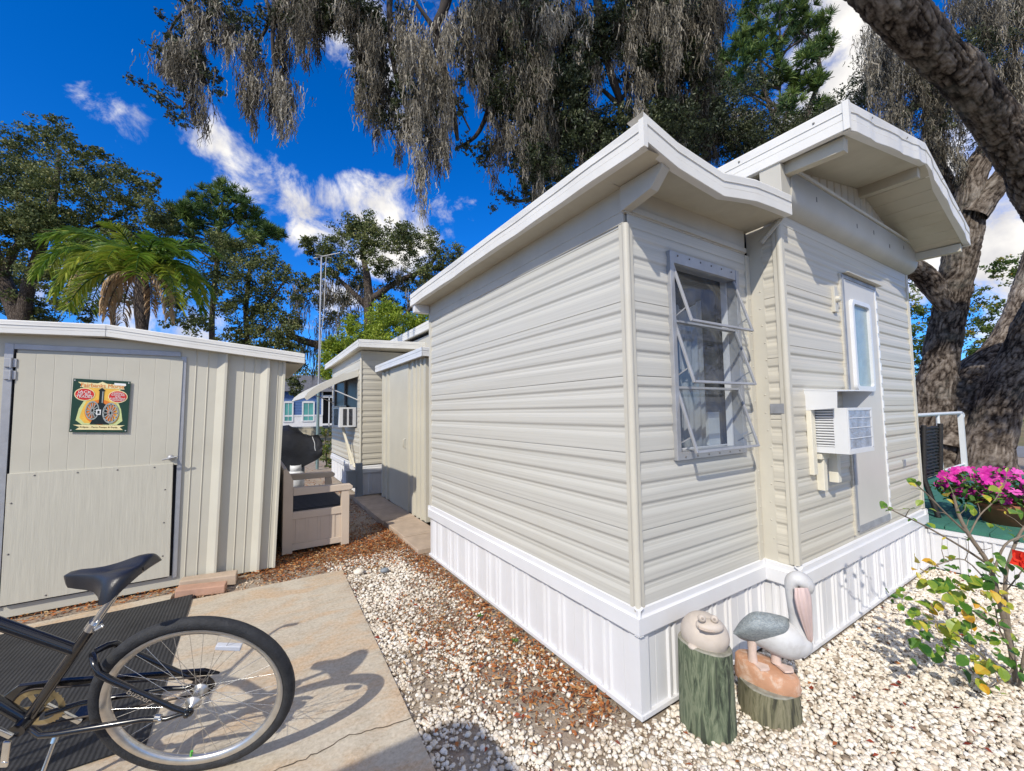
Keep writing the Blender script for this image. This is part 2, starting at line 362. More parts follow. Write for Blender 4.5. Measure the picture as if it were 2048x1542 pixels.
# gable end wall round the door
dx0, dx1, dz0, dz1 = 2.25, 2.93, .62, 2.60
b = MB()
siding(b, 'x', YG, XT+.02, dx0-.05, .55, 2.93, ZG, segs=3, wav=.0018); siding(b, 'x', YG, dx1+.03, XR-.02, .55, 2.93, ZG, segs=3, wav=.0018); siding(b, 'x', YG, dx0-.05, dx1+.03, dz1+.03, 2.93, ZG); siding(b, 'x', YG, dx0-.05, dx1+.03, .55, dz0+.02, ZG)
b.build('gable_wall', m_siding2, home)
b = MB()                                       # rolled nose band under the gable
prof = [(YG-.002, 2.885), (YG-.035, 2.892), (YG-.07, 2.915), (YG-.093, 2.95), (YG-.10, 2.99), (YG-.10, 3.135), (YG-.04, 3.15)]
b.sheet([[(x, y, z+.016*(x-XT)/2.6) for y, z in prof] for x in np.linspace(XT-.004, XR+.03, 12)], sm=True)
b.add([(XT-.004, y, z) for y, z in prof]+[(XT-.004, YG, 3.15)], [tuple(range(8))]); b.add([(XR+.03, y, z+.016) for y, z in prof]+[(XR+.03, YG, 3.166)], [tuple(range(8))])
b.build('nose_band', m_frieze, home)
def zs(x): return 3.175+.27*(x-1.13)/1.55 if x < 2.68 else 3.445-.365*(x-2.68)/1.30        # soffit height under the gable
b = MB(); xs = list(np.linspace(XT, XR, 40)); rows = [[], []]
for i, x in enumerate(xs):
    for dxx, o in ((-.02, 0), (-.006, 0), (0, .008), (.006, 0)):
        rows[0].append((x+dxx, YG-.035-(o if i % 2 else 0), 3.10)); rows[1].append((x+dxx, YG-.035-(o if i % 2 else 0), max(3.11, zs(x))))
b.sheet(rows); b.build('gable_panel', m_frieze, home)
b = MB(); b.bar((XT, YG-.095, 3.15), (XR+.03, YG-.095, 3.166), .035, .022); b.bar((XT+.13, YG-.05, 3.17), (XR-.1, YG-.05, 3.185), .03, .03); b.build('gable_rail', m_trim, home)
b = MB()
for xx, zz in ((1.62, 3.02), (2.35, 3.0), (2.72, 3.03), (3.1, 2.99), (3.5, 3.06)): b.box(xx, xx+.012, YG-.1025, YG-.1005, zz, zz+.035)
b.build('band_scuffs', m_screw, home)
YE = -.66; YB = 12.0
def gable_roof_edge(x0, zt0, x1, zt1, n=8):
    pass
# main roof slabs
EL, PK, ERR = (1.13, 3.325), (2.68, 3.62), (3.965, 3.235)
b = MB()
for (xa, za), (xb, zb) in ((EL, PK), (PK, ERR)):
    b.hexa([(xa, YE+.01, za-.035), (xb, YE+.01, zb-.035), (xb, YB, zb-.035), (xa, YB, za-.035), (xa, YE+.01, za-.006), (xb, YE+.01, zb-.006), (xb, YB, zb-.006), (xa, YB, za-.006)])
b.build('roof', m_roof, home)
def fascia(mb, p0, p1, h, out, n=10, wob=.004, flip=False):
    """bent sheet-metal fascia from p0 to p1 (top edge), height h, with a drip lip, a crease line and slight buckles"""
    p0, p1, out = Vector(p0), Vector(p1), Vector(out).normalized(); rows = []
    for i in range(n+1):
        u = i/n; p = p0.lerp(p1, u); w = wob*(math.sin(u*17.3+p0.x*5)+.7*math.sin(u*41+p0.y*3))
        rows.append([p+out*(-.09)+Vector((0, 0, .002)), p+out*(.006)+Vector((0, 0, .002)), p+out*.010+Vector((0, 0, -.006)), p+out*(.008+w)+Vector((0, 0, -.32*h)), p+out*(.0115+w)+Vector((0, 0, -.335*h)), p+out*(.0115+w)+Vector((0, 0, -.35*h)), p+out*(.006+w)+Vector((0, 0, -.36*h)), p+out*(.006+w)+Vector((0, 0, -.60*h)), p+out*(.001+w)+Vector((0, 0, -.61*h)), p+out*(.0085+w)+Vector((0, 0, -.63*h)), p+out*(.0085+w)+Vector((0, 0, -.985*h)), p+out*.004+Vector((0, 0, -h)), p+out*(-.035)+Vector((0, 0, -h+.002))])
    mb.sheet(rows)
b = MB()
fascia(b, (1.13, YB, 3.325), (1.13, YE, 3.325), .165, (-1, 0, 0), 40)
fascia(b, (1.13-.006, YE, 3.325), (2.68, YE, 3.62), .172, (0, -1, 0), 14, .004)
fascia(b, (2.68, YE, 3.62), (3.965, YE, 3.235), .168, (0, -1, 0), 12, .004)
fascia(b, (3.965, YE, 3.235), (3.965, YB, 3.235), .165, (1, 0, 0), 40)
b.box(1.116, 1.145, YE-.014, YE+.015, 3.158, 3.329); b.build('roof_fascia', m_fascia, home)
b = MB()
b.quad((1.135, YE+.004, 3.172), (2.68, YE+.004, 3.452), (2.68, YG, 3.452), (1.135, YG, 3.172))
b.quad((1.135, YG, 3.172), (XT+.02, YG, 3.196), (XT+.02, YB, 3.196), (1.135, YB, 3.172)); b.quad((XR-.02, YG, 3.09), (3.962, YG, 3.075), (3.962, YB, 3.075), (XR-.02, YB, 3.09))
rows = [[], []]
for i in range(8):
    for f_ in (0, .93, .965):
        u = (i+f_)/8; x = 2.68+1.283*u; z = 3.452-.377*u+(.006 if f_ == .93 or f_ == .965 else 0)*(1 if f_ == .965 else 0); rows[0].append((x, YE+.004, z)); rows[1].append((x, YG, z))
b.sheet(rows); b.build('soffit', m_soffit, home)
for xa, za, zb, w, h in ((1.225, 3.14, 3.125, .06, .085), (2.69, 3.41, 3.41, .06, .085), (3.90, 3.06, 3.05, .055, .075)):
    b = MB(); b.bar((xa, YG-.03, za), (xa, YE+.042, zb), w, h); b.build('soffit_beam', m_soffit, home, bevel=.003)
b = MB(); b.box(1.136, XT+.06, -.30, YG+.04, 2.96, 3.165); b.build('corner_block', m_frieze, home, bevel=.003)
b = MB()
for y in np.arange(-.5, 3, .45): b.lathe([(0, .006), (.006, .004), (.007, 0)], (1.122, y, 3.29), 8, ax=(Vector((0, 1, 0)), Vector((0, 0, 1)), Vector((-1, 0, 0))))
for x in (1.5, 2.2, 3.1, 3.6): b.lathe([(0, .006), (.006, .004), (.007, 0)], (x, YE-.012, zs(x)+.125), 8, ax=(Vector((1, 0, 0)), Vector((0, 0, 1)), Vector((0, -1, 0))))
b.build('fascia_screws', m_screw, home)
# lower roof over the side room
YF = -.30
def ze(x): # buckled front edge, top
    pts = [(-.2, 2.93), (0.05, 2.905), (.28, 2.885), (.45, 2.872), (.62, 2.905), (.8, 2.937), (1.0, 2.952), (1.25, 2.965)]
    for (a, za), (c, zc) in zip(pts, pts[1:]):
        if a <= x <= c: return za+(zc-za)*(x-a)/(c-a)
    return pts[-1][1]
b = MB(); xs = [-.2, .05, .28, .45, .62, .8, 1.0, 1.13]
b.sheet([[(x, YF+.02, ze(x)-.008) for x in xs], [(x, .3, 2.925) for x in xs], [(x, LEN+.1, 2.92) for x in xs]]); b.build('side_roof', m_roof, home)
b = MB()
fascia(b, (-.2, LEN+.09, 2.915), (-.2, YF, 2.93), .134, (-1, 0, 0), 30, .003)
xs2 = [-.206, .05, .28, .40, .45, .52, .62, .8, 1.0, 1.245]
for a, c in zip(xs2, xs2[1:]):
    n0 = Vector((a, YF, ze(a))); n1 = Vector((c, YF, ze(c))); fascia(b, n0, n1, .134, (0, -1, 0), 3, .0)
fascia(b, (-.2, LEN+.09, 2.915), (1.13, LEN+.09, 2.915), .134, (0, 1, 0), 4, .002)
b.add([(1.245, YF-.008, 2.965), (1.245, YF-.008, 2.832), (1.245, YF+.085, 2.85), (1.245, YF+.09, 2.975)], [(0, 1, 2, 3)])
b.box(-.2135, -.185, YF-.0135, YF+.015, 2.795, 2.934); b.build('side_roof_fascia', m_fascia, home)
b = MB()
b.quad((-.195, YF+.004, 2.80), (1.245, YF+.004, 2.835), (1.245, 0, 2.82), (-.195, 0, 2.80)); b.quad((-.195, 0, 2.80), (.0, 0, 2.80), (0, LEN+.08, 2.79), (-.195, LEN+.08, 2.79)); b.quad((-.195, LEN, 2.79), (1.2, LEN, 2.79), (1.2, LEN+.08, 2.79), (-.195, LEN+.08, 2.79))
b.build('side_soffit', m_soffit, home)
b = MB(); b.box(-.19, -.02, LEN-.02, LEN+.05, 2.70, 2.79); b.build('eave_block', m_white, home, bevel=.003)
# ---------------- skirting
def band(mb, axis, fixed, a0, a1, sgn=-1):
    prof = [(.0, .56), (.004, .553), (.020, .545), (.022, .515), (.026, .508), (.034, .505), (.036, .425), (.032, .418), (.0, .418)]
    rows = [[((fixed+sgn*o, a, z) if axis == 'y' else (a, fixed+sgn*o, z)) for o, z in prof] for a in (a0, a1)]
    mb.sheet(rows)
b = MB()
band(b, 'y', 0, -.036, LEN); band(b, 'x', 0, -.036, XT-.03); band(b, 'y', XT, YG-.036, -.03); band(b, 'x', YG, XT-.036, XR+.036); band(b, 'y', XR, YG-.036, .6, 1); b.box(XT-.034, XT-.002, -.034, .0, .43, .553); b.box(XR-.01, XR+.033, YG-.033, YG, .43, .55)
b.box(-.036, .0, LEN-.003, LEN, .418, .545)
b.build('skirting_band', m_white, home)
b = MB()
skirt(b, 'y', -.004, -.004, LEN, .022, .43, ph=.1); skirt(b, 'x', -.004, -.004, XT-.004, .022, .43, ph=.12); skirt(b, 'y', XT-.004, YG-.004, 0, .022, .43, ph=.02); skirt(b, 'x', YG-.004, XT-.004, XR, .022, .43, ph=.05)
b.prism([(-.019, .05, .02), (-.019, -.019, .02), (.05, -.019, .02), (.05, -.006, .02), (-.006, -.006, .02), (-.006, .05, .02)], (0, 0, .405))
b.box(XT-.022, XT+.0, YG-.008, YG+.03, .02, .425); b.box(XR-.06, XR+.0, YG-.014, YG-.006, .02, .425)
b.build('skirting_panel', m_white, home)
b = MB(); b.box(-.026, -.0, -.026, LEN, 0, .026); b.box(-.0, XT-.02, -.026, 0, 0, .026); b.box(XT-.026, XT, YG-.026, -.026, 0, .026); b.box(XT, XR, YG-.026, YG, 0, .026)
b.build('skirting_track', m_white, home, bevel=.003)
# ---------------- louvred awning window
b = MB()
yo = -.034
for x0, x1, z0, z1 in ((wx0-.025, wx0+.012, wz0-.03, wz1+.04), (wx1-.012, wx1+.025, wz0-.03, wz1+.04)): b.box(x0, x1, yo, .05, z0, z1)
b.box(wx0+.012, wx1-.012, yo+.003, .05, wz1-.03, wz1+.04); b.box(wx0+.012, wx1-.012, yo+.003, .05, wz0-.03, wz0+.014)
for zz in (2.095, 1.70): b.box(wx0+.012, wx1-.012, -.006, .02, zz-.007, zz+.007)
win = b.build('louvre_window', m_alu, home, bevel=.002)
b = MB()
for i in range(6): b.lathe([(0, .004), (.005, .003), (.006, 0)], (wx0+.05+i*.115, yo+.002, wz1+.018), 8, ax=(Vector((1, 0, 0)), Vector((0, 0, 1)), Vector((0, -1, 0)))); b.lathe([(0, .004), (.005, .003), (.006, 0)], (wx0+.05+i*.115, yo+.002, wz0-.012), 8, ax=(Vector((1, 0, 0)), Vector((0, 0, 1)), Vector((0, -1, 0))))
b.build('window_screws', m_screw, win)
tops = [wz1-.02, 2.10, 1.705]; ang = math.atan2(.118, .385)
for zt in tops:
    Ls = .395; dy, dz = -math.sin(ang), -math.cos(ang)
    def sp(x, s_, o=0): return (x, -.012+dy*s_-o*math.cos(ang), zt+dz*s_+o*math.sin(ang))
    b = MB(); fw = .015
    for x in (wx0+.018, wx1-.018): b.bar(sp(x, 0), sp(x, Ls), fw, .014, (0, -1, .3))
    for s_ in (.006, Ls-.006): b.bar(sp(wx0+.018, s_), sp(wx1-.018, s_), .014, fw, (0, dy, dz))
    sash = b.build('sash', m_alu, home, bevel=.0015)
    b = MB(); b.quad(sp(wx0+.026, .01), sp(wx1-.026, .01), sp(wx1-.026, Ls-.012), sp(wx0+.026, Ls-.012)); b.build('pane', m_glass, sash)
    b = MB(); b.bar((wx0+.02, .0, zt-.34), sp(wx0+.020, .30), .003, .007); b.bar((wx1-.02, .0, zt-.34), sp(wx1-.020, .30), .003, .007); b.build('sash_arm', m_aludull, sash)
b = MB(); b.quad((wx0, .09, wz0), (wx1, .09, wz0), (wx1, .09, wz1), (wx0, .09, wz1)); b.build('inner_pane', m_glass, home)
b = MB()
rows = [[], []]
for i in range(41):
    x = wx0+.11+(wx1-wx0-.15)*i/40; y = .20+.012*math.sin(i*1.3)+.006*math.sin(i*.5)
    rows[0].append((x, y, 1.28)); rows[1].append((x, y, 2.30+.05*math.sin(i*.2)))
b.sheet(rows, sm=True); b.build('curtain', m_curtain, home)
b = MB(); b.box(wx0+.02, wx1-.01, .045, .16, wz0-.01, wz0+.01); b.box(wx1-.03, wx1-.018, .03, .07, wz0, wz1); b.box(wx0+.04, wx1-.05, .05, .055, 1.330, 1.336); b.build('inner_sill', m_white, home)
b = MB(); b.box(.86, .99, .10, .12, 1.33, 1.55); b.build('window_card', m_white2, home)
# ---------------- door
b = MB(); b.box(dx0, dx1, YG-.019, YG+.03, dz0, dz1)
door = b.build('door', m_doorw, home, bevel=.003)
b = MB(); b.box(dx0-.035, dx0, YG-.026, YG+.03, dz0, dz1+.02); b.box(dx0-.035, dx1+.03, YG-.024, YG+.03, dz1, dz1+.03); b.build('door_frame', m_aludull, door, bevel=.002)
b = MB(); b.box(dx0-.06, dx0-.036, YG-.020, YG+.03, dz0-.03, dz1+.03); b.build('door_trim', m_siding2, door)
b = MB(); b.box(dx1, dx1+.022, YG-.024, YG+.03, dz0-.02, dz1); [b.box(dx1+.002, dx1+.026, YG-.029, YG-.02, zz, zz+.07) for zz in np.arange(dz0+.05, dz1-.1, .11)]; b.build('piano_hinge', m_white2, door, bevel=.002)
b = MB(); b.bar((dx0-.01, YG-.035, dz1+.04), (dx1+.08, YG-.035, dz1+.04), .05, .006); b.build('drip_cap', m_trim, door)
b = MB(); b.box(dx0+.01, dx1, YG-.024, YG, dz0-.02, dz0+.03); b.build('door_sweep', m_aludull, door)
def rrect(x0, x1, z0, z1, r, y, k=5):
    P = []
    for cx, cz, a0 in ((x1-r, z1-r, 0), (x0+r, z1-r, 90), (x0+r, z0+r, 180), (x1-r, z0+r, 270)):
        for i in range(k+1): a = R(a0+90*i/k); P.append((cx+r*math.cos(a), y, cz+r*math.sin(a)))
    return P
gx0, gx1, gz0, gz1 = 2.375, 2.705, 1.735, 2.405
o = rrect(gx0-.035, gx1+.035, gz0-.04, gz1+.035, .05, YG-.042); i_ = rrect(gx0, gx1, gz0, gz1, .03, YG-.042); o2 = rrect(gx0-.04, gx1+.04, gz0-.045, gz1+.04, .055, YG-.01); i2 = rrect(gx0, gx1, gz0, gz1, .03, YG-.012)
b = MB(); n = len(o); b.add(o2+o+i_+i2, [(k*n+j, k*n+(j+1) % n, (k+1)*n+(j+1) % n, (k+1)*n+j) for k in range(3) for j in range(n)])
dw = b.build('door_window', m_white2, door)
b = MB(); b.add(rrect(gx0, gx1, gz0, gz1, .03, YG-.0205), [tuple(range(n))]); b.build('door_pane', m_frost, door)
b = MB(); b.box(3.39, 3.445, YG-.021, YG, 1.01, 1.07); b.build('wall_vent', m_aludull, home, bevel=.002)
b = MB(); b.box(2.04, 2.10, YG-.03, YG, 2.30, 2.50); b.lathe([(.0, .03), (.022, .026), (.028, 0)], (2.075, YG-.028, 2.40), 14, ax=(Vector((1, 0, 0)), Vector((0, 0, 1)), Vector((0, -1, 0)))); b.build('wall_socket', m_trim, home, bevel=.004)
b = MB(); b.bar((XT-.03, YG-.04, 2.83), (XT-.055, YG+.08, 2.70), .012, .02); b.build('loose_strip', m_trim, home)

# ================================================================== window air conditioner on the gable wall
ac = thing('air_conditioner', 'white window air conditioner with louvred side and silver screen under a folded hood', 'air conditioner', (1.78, YG, 1.26))
ax0, ax1, ay0, ay1, az0, az1 = 1.56, 1.99, -.425, YG, 1.262, 1.565
b = MB(); b.box(ax0+.008, ax1-.004, ay0+.006, ay1+.02, az0+.006, az1)
b.box(ax0, ax0+.02, ay0, ay0+.075, az0, az1); b.box(ax0, ax0+.02, ay1-.02, ay1+.02, az0, az1); b.box(ax0, ax0+.02, ay0+.075, ay1-.02, az0, az0+.042); b.box(ax0, ax0+.02, ay0+.075, ay1-.02, az1-.012, az1)
b.build('body', m_white2, ac, bevel=.002)
b = MB()
for i in range(14): z = az0+.05+i*.0178; b.bar((ax0+.004, ay0+.075, z), (ax0+.004, ay1-.02, z), .016, .0075, (-.6, 0, 1))
b.build('side_louvres', m_white2, ac)
b = MB(); b.quad((ax0+.0062, ay0+.07, az0+.04), (ax0+.0062, ay1-.02, az0+.04), (ax0+.0062, ay1-.02, az1-.01), (ax0+.0062, ay0+.07, az1-.01)); b.build('vent_recess', m_dark, ac)
b = MB(); b.box(ax0+.02, ax1-.025, ay0-.002, ay0+.004, az0+.03, az1-.018); b.build('foil_screen', m_foil, ac)
b = MB()
for z in (az0+.03, az0+.10, az0+.17, az0+.235, az1-.016): b.box(ax0+.012, ax1-.012, ay0-.006, ay0-.002, z-.0025, z+.0025)
b.box(ax0, ax0+.02, ay0-.006, ay0, az0, az1); b.box(ax1-.025, ax1, ay0-.006, ay0, az0, az1); b.box(ax0+.02, ax1-.025, ay0-.006, ay0, az0, az0+.028); b.box(ax0+.02, ax1-.025, ay0-.006, ay0, az1-.016, az1)
b.build('screen_frame', m_white2, ac, bevel=.001)
b = MB()
b.prism([(1.49, YG-.003, 1.55), (1.49, -.40, 1.565), (1.49, -.405, 1.68), (1.49, YG-.003, 1.695)], (.006, 0, 0)); b.prism([(2.13, YG-.003, 1.52), (2.13, -.30, 1.56), (2.13, -.405, 1.68), (2.13, YG-.003, 1.695)], (-.006, 0, 0))
b.hexa([(1.488, -.408, 1.674), (2.132, -.408, 1.684), (2.132, YG-.003, 1.70), (1.488, YG-.003, 1.69), (1.488, -.408, 1.68), (2.132, -.408, 1.69), (2.132, YG-.003, 1.706), (1.488, YG-.003, 1.696)])
b.build('hood', m_white2, ac)
b = MB(); b.box(1.492, 1.553, YG-.04, YG-.008, 1.115, 1.56); b.build('side_board', m_cream, ac, bevel=.003)
b = MB(); b.box(1.60, 1.655, YG-.055, YG-.008, 1.0, 1.235); b.build('strut', m_cream, ac, bevel=.003)
b = MB(); b.box(1.70, 1.755, YG-.10, YG-.045, 1.05, 1.258); b.box(1.57, 1.90, YG-.06, YG-.02, 1.215, 1.258); b.build('strut', m_cream, ac, bevel=.003)
# ================================================================== METAL SHED
YS = 3.5
def lean(x, z): return x+.030*max(0, (x+3.4))/1.9*z
shed = thing('metal_shed', 'low beige metal garden shed with white roof edge and a sign on its door', 'shed', (-2.6, YS, 0))
def ztop(x): return 2.30+(.0 if x < -2.8 else -.10*(x+2.8)/1.55)-(0.035*(-2.8-x) if x < -2.8 else 0)
ribs = []
P = [(-4.6, 0.)]
for xr in np.arange(-4.4, -3.45, .21): P += [(xr-.006, 0), (xr, .006), (xr+.006, 0)]
for xr in (-3.41,): P += [(xr, 0)]
for xr in (-2.21, -2.12): P += [(xr-.006, 0), (xr, .007), (xr+.006, 0)]
P += [(-2.05, 0), (-1.985, .05), (-1.966, .05), (-1.962, .0), (-1.86, 0)]
for xr in (-1.83, -1.745): P += [(xr-.006, 0), (xr, .007), (xr+.006, 0)]
P += [(-1.69, 0), (-1.632, .05), (-1.612, .05), (-1.608, 0), (-1.54, 0), (-1.534, .006), (-1.528, 0), (-1.50, .0), (-1.49, .018), (-1.47, .018)]
b = MB(); b.sheet([[(lean(x, z if i == 0 else ztop(x)), YS-o, z if i == 0 else ztop(x)) for x, o in P] for i, z in enumerate((.0, 2.2))])
b.build('front_wall', m_shed, shed)
b = MB(); b.quad((-1.47, YS-.018, 0), (-1.47, 5.5, 0), (lean(-1.47, 2.1), 5.5, 2.16), (lean(-1.47, 2.1), YS-.018, 2.16)); b.quad((-4.6, YS, 0), (-4.6, 5.5, 0), (-4.6, 5.5, 2.2), (-4.6, YS, 2.2)); b.quad((-4.6, 5.5, 0), (-1.47, 5.5, 0), (-1.40, 5.5, 2.2), (-4.6, 5.5, 2.2))
b.build('side_wall', m_shed, shed)
b = MB()
fascia(b, (-4.8, YS-.11, 2.315), (-2.80, YS-.11, 2.385), .105, (0, -1, 0), 10, .002); fascia(b, (-2.80, YS-.11, 2.387), (-1.235, YS-.11, 2.225), .105, (0, -1, 0), 10, .002); fascia(b, (-1.235, YS-.12, 2.225), (-1.235, 5.6, 2.225), .10, (1, 0, 0), 6, .002)
b.build('roof_fascia', m_fascia, shed)
b = MB(); b.hexa([(-4.8, YS-.1, 2.285), (-2.8, YS-.1, 2.355), (-2.8, 5.6, 2.355), (-4.8, 5.6, 2.285), (-4.8, YS-.1, 2.312), (-2.8, YS-.1, 2.382), (-2.8, 5.6, 2.382), (-4.8, 5.6, 2.312)]); b.hexa([(-2.8, YS-.1, 2.355), (-1.24, YS-.1, 2.195), (-1.24, 5.6, 2.195), (-2.8, 5.6, 2.355), (-2.8, YS-.1, 2.382), (-1.24, YS-.1, 2.221), (-1.24, 5.6, 2.221), (-2.8, 5.6, 2.382)])
b.build('roof', m_roof, shed)
b = MB(); b.quad((-4.8, YS-.105, 2.21), (-2.8, YS-.105, 2.283), (-2.8, YS+.02, 2.283), (-4.8, YS+.02, 2.21)); b.quad((-2.8, YS-.105, 2.283), (-1.245, YS-.105, 2.124), (-1.245, YS+.02, 2.124), (-2.8, YS+.02, 2.283)); b.quad((-1.42, YS, 2.128), (-1.24, YS, 2.122), (-1.24, 5.6, 2.122), (-1.42, 5.6, 2.128))
b.build('eave_soffit', m_shed, shed)
# door
DX0, DX1 = -3.355, -2.335
b = MB(); pl = [(DX0+.012, 0)]
for xr in np.arange(DX0+.12, DX1-.03, .105): pl += [(xr-.003, 0), (xr, -.0014), (xr+.003, 0)]
pl += [(DX1+.028, 0)]
b.sheet([[(lean(x, z), YS-.022-o, z) for x, o in pl] for z in (1.12, 2.115)])
sdoor = b.build('door', m_shed, shed)
b = MB(); b.box(DX0+.006, DX1+.018, YS-.034, YS-.018, .105, 1.135); b.build('kick_panel', m_shedply, sdoor, bevel=.002)
b = MB()
for x, z in [(-3.2, 1.11), (-2.95, 1.11), (-2.7, 1.11), (-2.45, 1.11), (-3.32, .9), (-3.32, .5), (-2.37, .9), (-2.37, .6), (-2.37, .3), (-3.1, .13), (-2.6, .13)]: b.lathe([(0, .004), (.006, .003), (.007, 0)], (x, YS-.034, z), 8, ax=(Vector((1, 0, 0)), Vector((0, 0, 1)), Vector((0, -1, 0))))
b.build('door_screws', m_screw, sdoor)
b = MB(); b.box(DX0-.055, DX0-.005, YS-.016, YS+.01, .08, 2.19); b.box(DX0-.005, -2.29, YS-.014, YS+.01, 2.145, 2.19); b.hexa([(-2.30, YS-.016, .08), (-2.265, YS-.016, .08), (-2.265, YS, .08), (-2.30, YS, .08), (-2.285, YS-.016, 2.145), (-2.245, YS-.016, 2.145), (-2.245, YS, 2.145), (-2.285, YS, 2.145)])
b.build('door_frame', m_alu, shed, bevel=.002)
b = MB(); b.quad((DX1, YS-.004, .1), (-2.295, YS-.004, .1), (-2.29, YS-.004, 1.13), (DX1+.005, YS-.004, 1.13)); b.quad((DX0-.006, YS-.004, .1), (DX0+.012, YS-.004, .1), (DX0+.012, YS-.004, 2.15), (DX0-.004, YS-.004, 2.15)); b.quad((DX0, YS-.006, .09), (DX1, YS-.006, .09), (DX1, YS-.006, .107), (DX0, YS-.006, .107)); b.build('door_gap', m_dark, shed)
for z in (1.93, 2.03):
    b = MB(); b.box(DX0-.05, DX0+.02, YS-.03, YS-.015, z-.035, z+.035); b.tube([(DX0-.01, YS-.034, z-.04), (DX0-.01, YS-.034, z+.04)], .008, 8); b.build('hinge', m_alu, sdoor, bevel=.002)
b = MB(); hx, hz = -2.335, 1.19
b.lathe([(0, .018), (.018, .016), (.026, .004), (.027, 0)], (hx, YS-.034, hz), 16, ax=(Vector((1, 0, 0)), Vector((0, 0, 1)), Vector((0, -1, 0))))
b.tube([(hx, YS-.04, hz), (hx, YS-.085, hz)], .008, 10); b.tube([(hx-.055, YS-.085, hz-.012), (hx+.055, YS-.085, hz+.012)], [.007, .006], 10)
b.build('handle', m_alu, sdoor)
# sign ----------------------------------------------------------------
sign = thing('tin_sign', 'square green and yellow tin advertising sign with an engine on the shed door', 'sign', (-2.82, YS-.03, 1.46))
SA = Vector((-3.012, YS-.036, 1.456)); SU = Vector((.366, 0, -.018)); SVv = Vector((.010, 0, .457))
def S(u, v, k=0): return SA+SU*u+SVv*v+Vector((0, -.0006*k-.001, 0))
def flat(name, col, rough=.35, emis=0): return M(name, col, rough, var=.06, vs=20)
c_gr = flat('sign_green', (.018, .055, .035)); c_ye = flat('sign_yellow', (.85, .50, .08)); c_cr = flat('sign_cream', (.85, .74, .40)); c_re = flat('sign_red', (.62, .035, .03)); c_or = flat('sign_orange', (.78, .22, .03)); c_wh = flat('sign_white', (.85, .85, .82)); c_bk = flat('sign_black', (.012, .02, .02)); c_gy = flat('sign_grey', (.35, .38, .36)); c_lg = flat('sign_lime', (.62, .68, .30)); c_br = flat('sign_brown', (.20, .12, .03))
b = MB(); b.hexa([S(0, 0), S(1, 0), S(1, 0)+Vector((0, .004, 0)), S(0, 0)+Vector((0, .004, 0)), S(0, 1), S(1, 1), S(1, 1)+Vector((0, .004, 0)), S(0, 1)+Vector((0, .004, 0))]); b.build('plate', c_gr, sign)
def shape(name, pts, mat, k): bb = MB(); bb.add([S(u, v, k) for u, v in pts], [tuple(range(len(pts)))]); return bb.build(name, mat, sign)
def ell(cu, cv, ru, rv, n=28): return [(cu+ru*math.cos(2*math.pi*i/n), cv+rv*math.sin(2*math.pi*i/n)) for i in range(n)]
shape('sunburst', [(.20, .14), (.80, .14), (.90, .22), (.86, .44), (.79, .60), (.83, .86), (.17, .86), (.21, .60), (.13, .44), (.09, .22)], c_lg, 1)
shape('sun_panel', [(.24, .17), (.76, .17), (.84, .27), (.81, .44), (.74, .62), (.80, .84), (.20, .84), (.26, .62), (.19, .44), (.15, .27)], c_ye, 2)
shape('sun_disc', ell(.5, .38, .27, .24), c_or, 3)
shape('title_banner', [(.08, .94), (.42, .93), (.5, .965), (.58, .93), (.93, .92), (.88, .885), (.90, .835), (.12, .845), (.15, .89)], c_cr, 4)
shape('foot_banner', [(.05, .135), (.95, .135), (.86, .10), (.92, .045), (.10, .045), (.17, .095)], c_cr, 4)
for cu, cv in ((.21, .71), (.79, .69)): shape('oval_border', ell(cu, cv, .175, .122), c_cr, 5); shape('red_oval', ell(cu, cv, .16, .107), c_re, 6)
shape('engine_base', [(.33, .15), (.67, .15), (.60, .26), (.57, .36), (.40, .36), (.38, .26)], c_bk, 5); shape('engine_block', [(.38, .30), (.62, .30), (.60, .52), (.54, .56), (.54, .78), (.56, .80), (.50, .85), (.44, .80), (.46, .78), (.46, .56), (.40, .52)], c_bk, 6); shape('engine_shine', [(.51, .56), (.53, .56), (.53, .78), (.51, .78)], c_gy, 7)
def ring(name, cu, cv, ru, rv, w, mat, k, n=30):
    o_ = ell(cu, cv, ru, rv, n); i_ = ell(cu, cv, ru*(1-w), rv*(1-w), n); bb = MB(); bb.add([S(u, v, k) for u, v in o_+i_], [(j, (j+1) % n, n+(j+1) % n, n+j) for j in range(n)])
    for q in range(6):
        a = q*math.pi/6; bb.add([S(cu+ru*.9*math.cos(a)-.008*math.sin(a), cv+rv*.9*math.sin(a)+.008*math.cos(a), k), S(cu-ru*.9*math.cos(a)-.008*math.sin(a), cv-rv*.9*math.sin(a)+.008*math.cos(a), k), S(cu-ru*.9*math.cos(a)+.008*math.sin(a), cv-rv*.9*math.sin(a)-.008*math.cos(a), k), S(cu+ru*.9*math.cos(a)+.008*math.sin(a), cv+rv*.9*math.sin(a)-.008*math.cos(a), k)], [(0, 1, 2, 3)])
    return bb.build(name, mat, sign)
ring('flywheel', .36, .41, .12, .18, .16, c_gy, 8); ring('flywheel', .68, .37, .145, .20, .20, c_gy, 9); shape('engine_plate', [(.43, .33), (.51, .33), (.51, .43), (.43, .43)], c_wh, 10); shape('engine_plate', [(.45, .35), (.49, .35), (.49, .41), (.45, .41)], c_bk, 11)
shape('price_sticker', [(.71, .955), (.92, .95), (.92, .905), (.71, .915)], c_wh, 7)
xd, yd = SU, SVv
text_on(sign, "Fairbanks Morse", .048, c_or, S(.51, .885, 6), xd, yd, fit=.275)
for s_, v_ in (("JACK", .755), ("OF ALL", .71), ("TRADES", .665)): text_on(sign, s_, .030, c_wh, S(.21, v_, 8), xd, yd, fit=.085 if s_ != "TRADES" else .10)
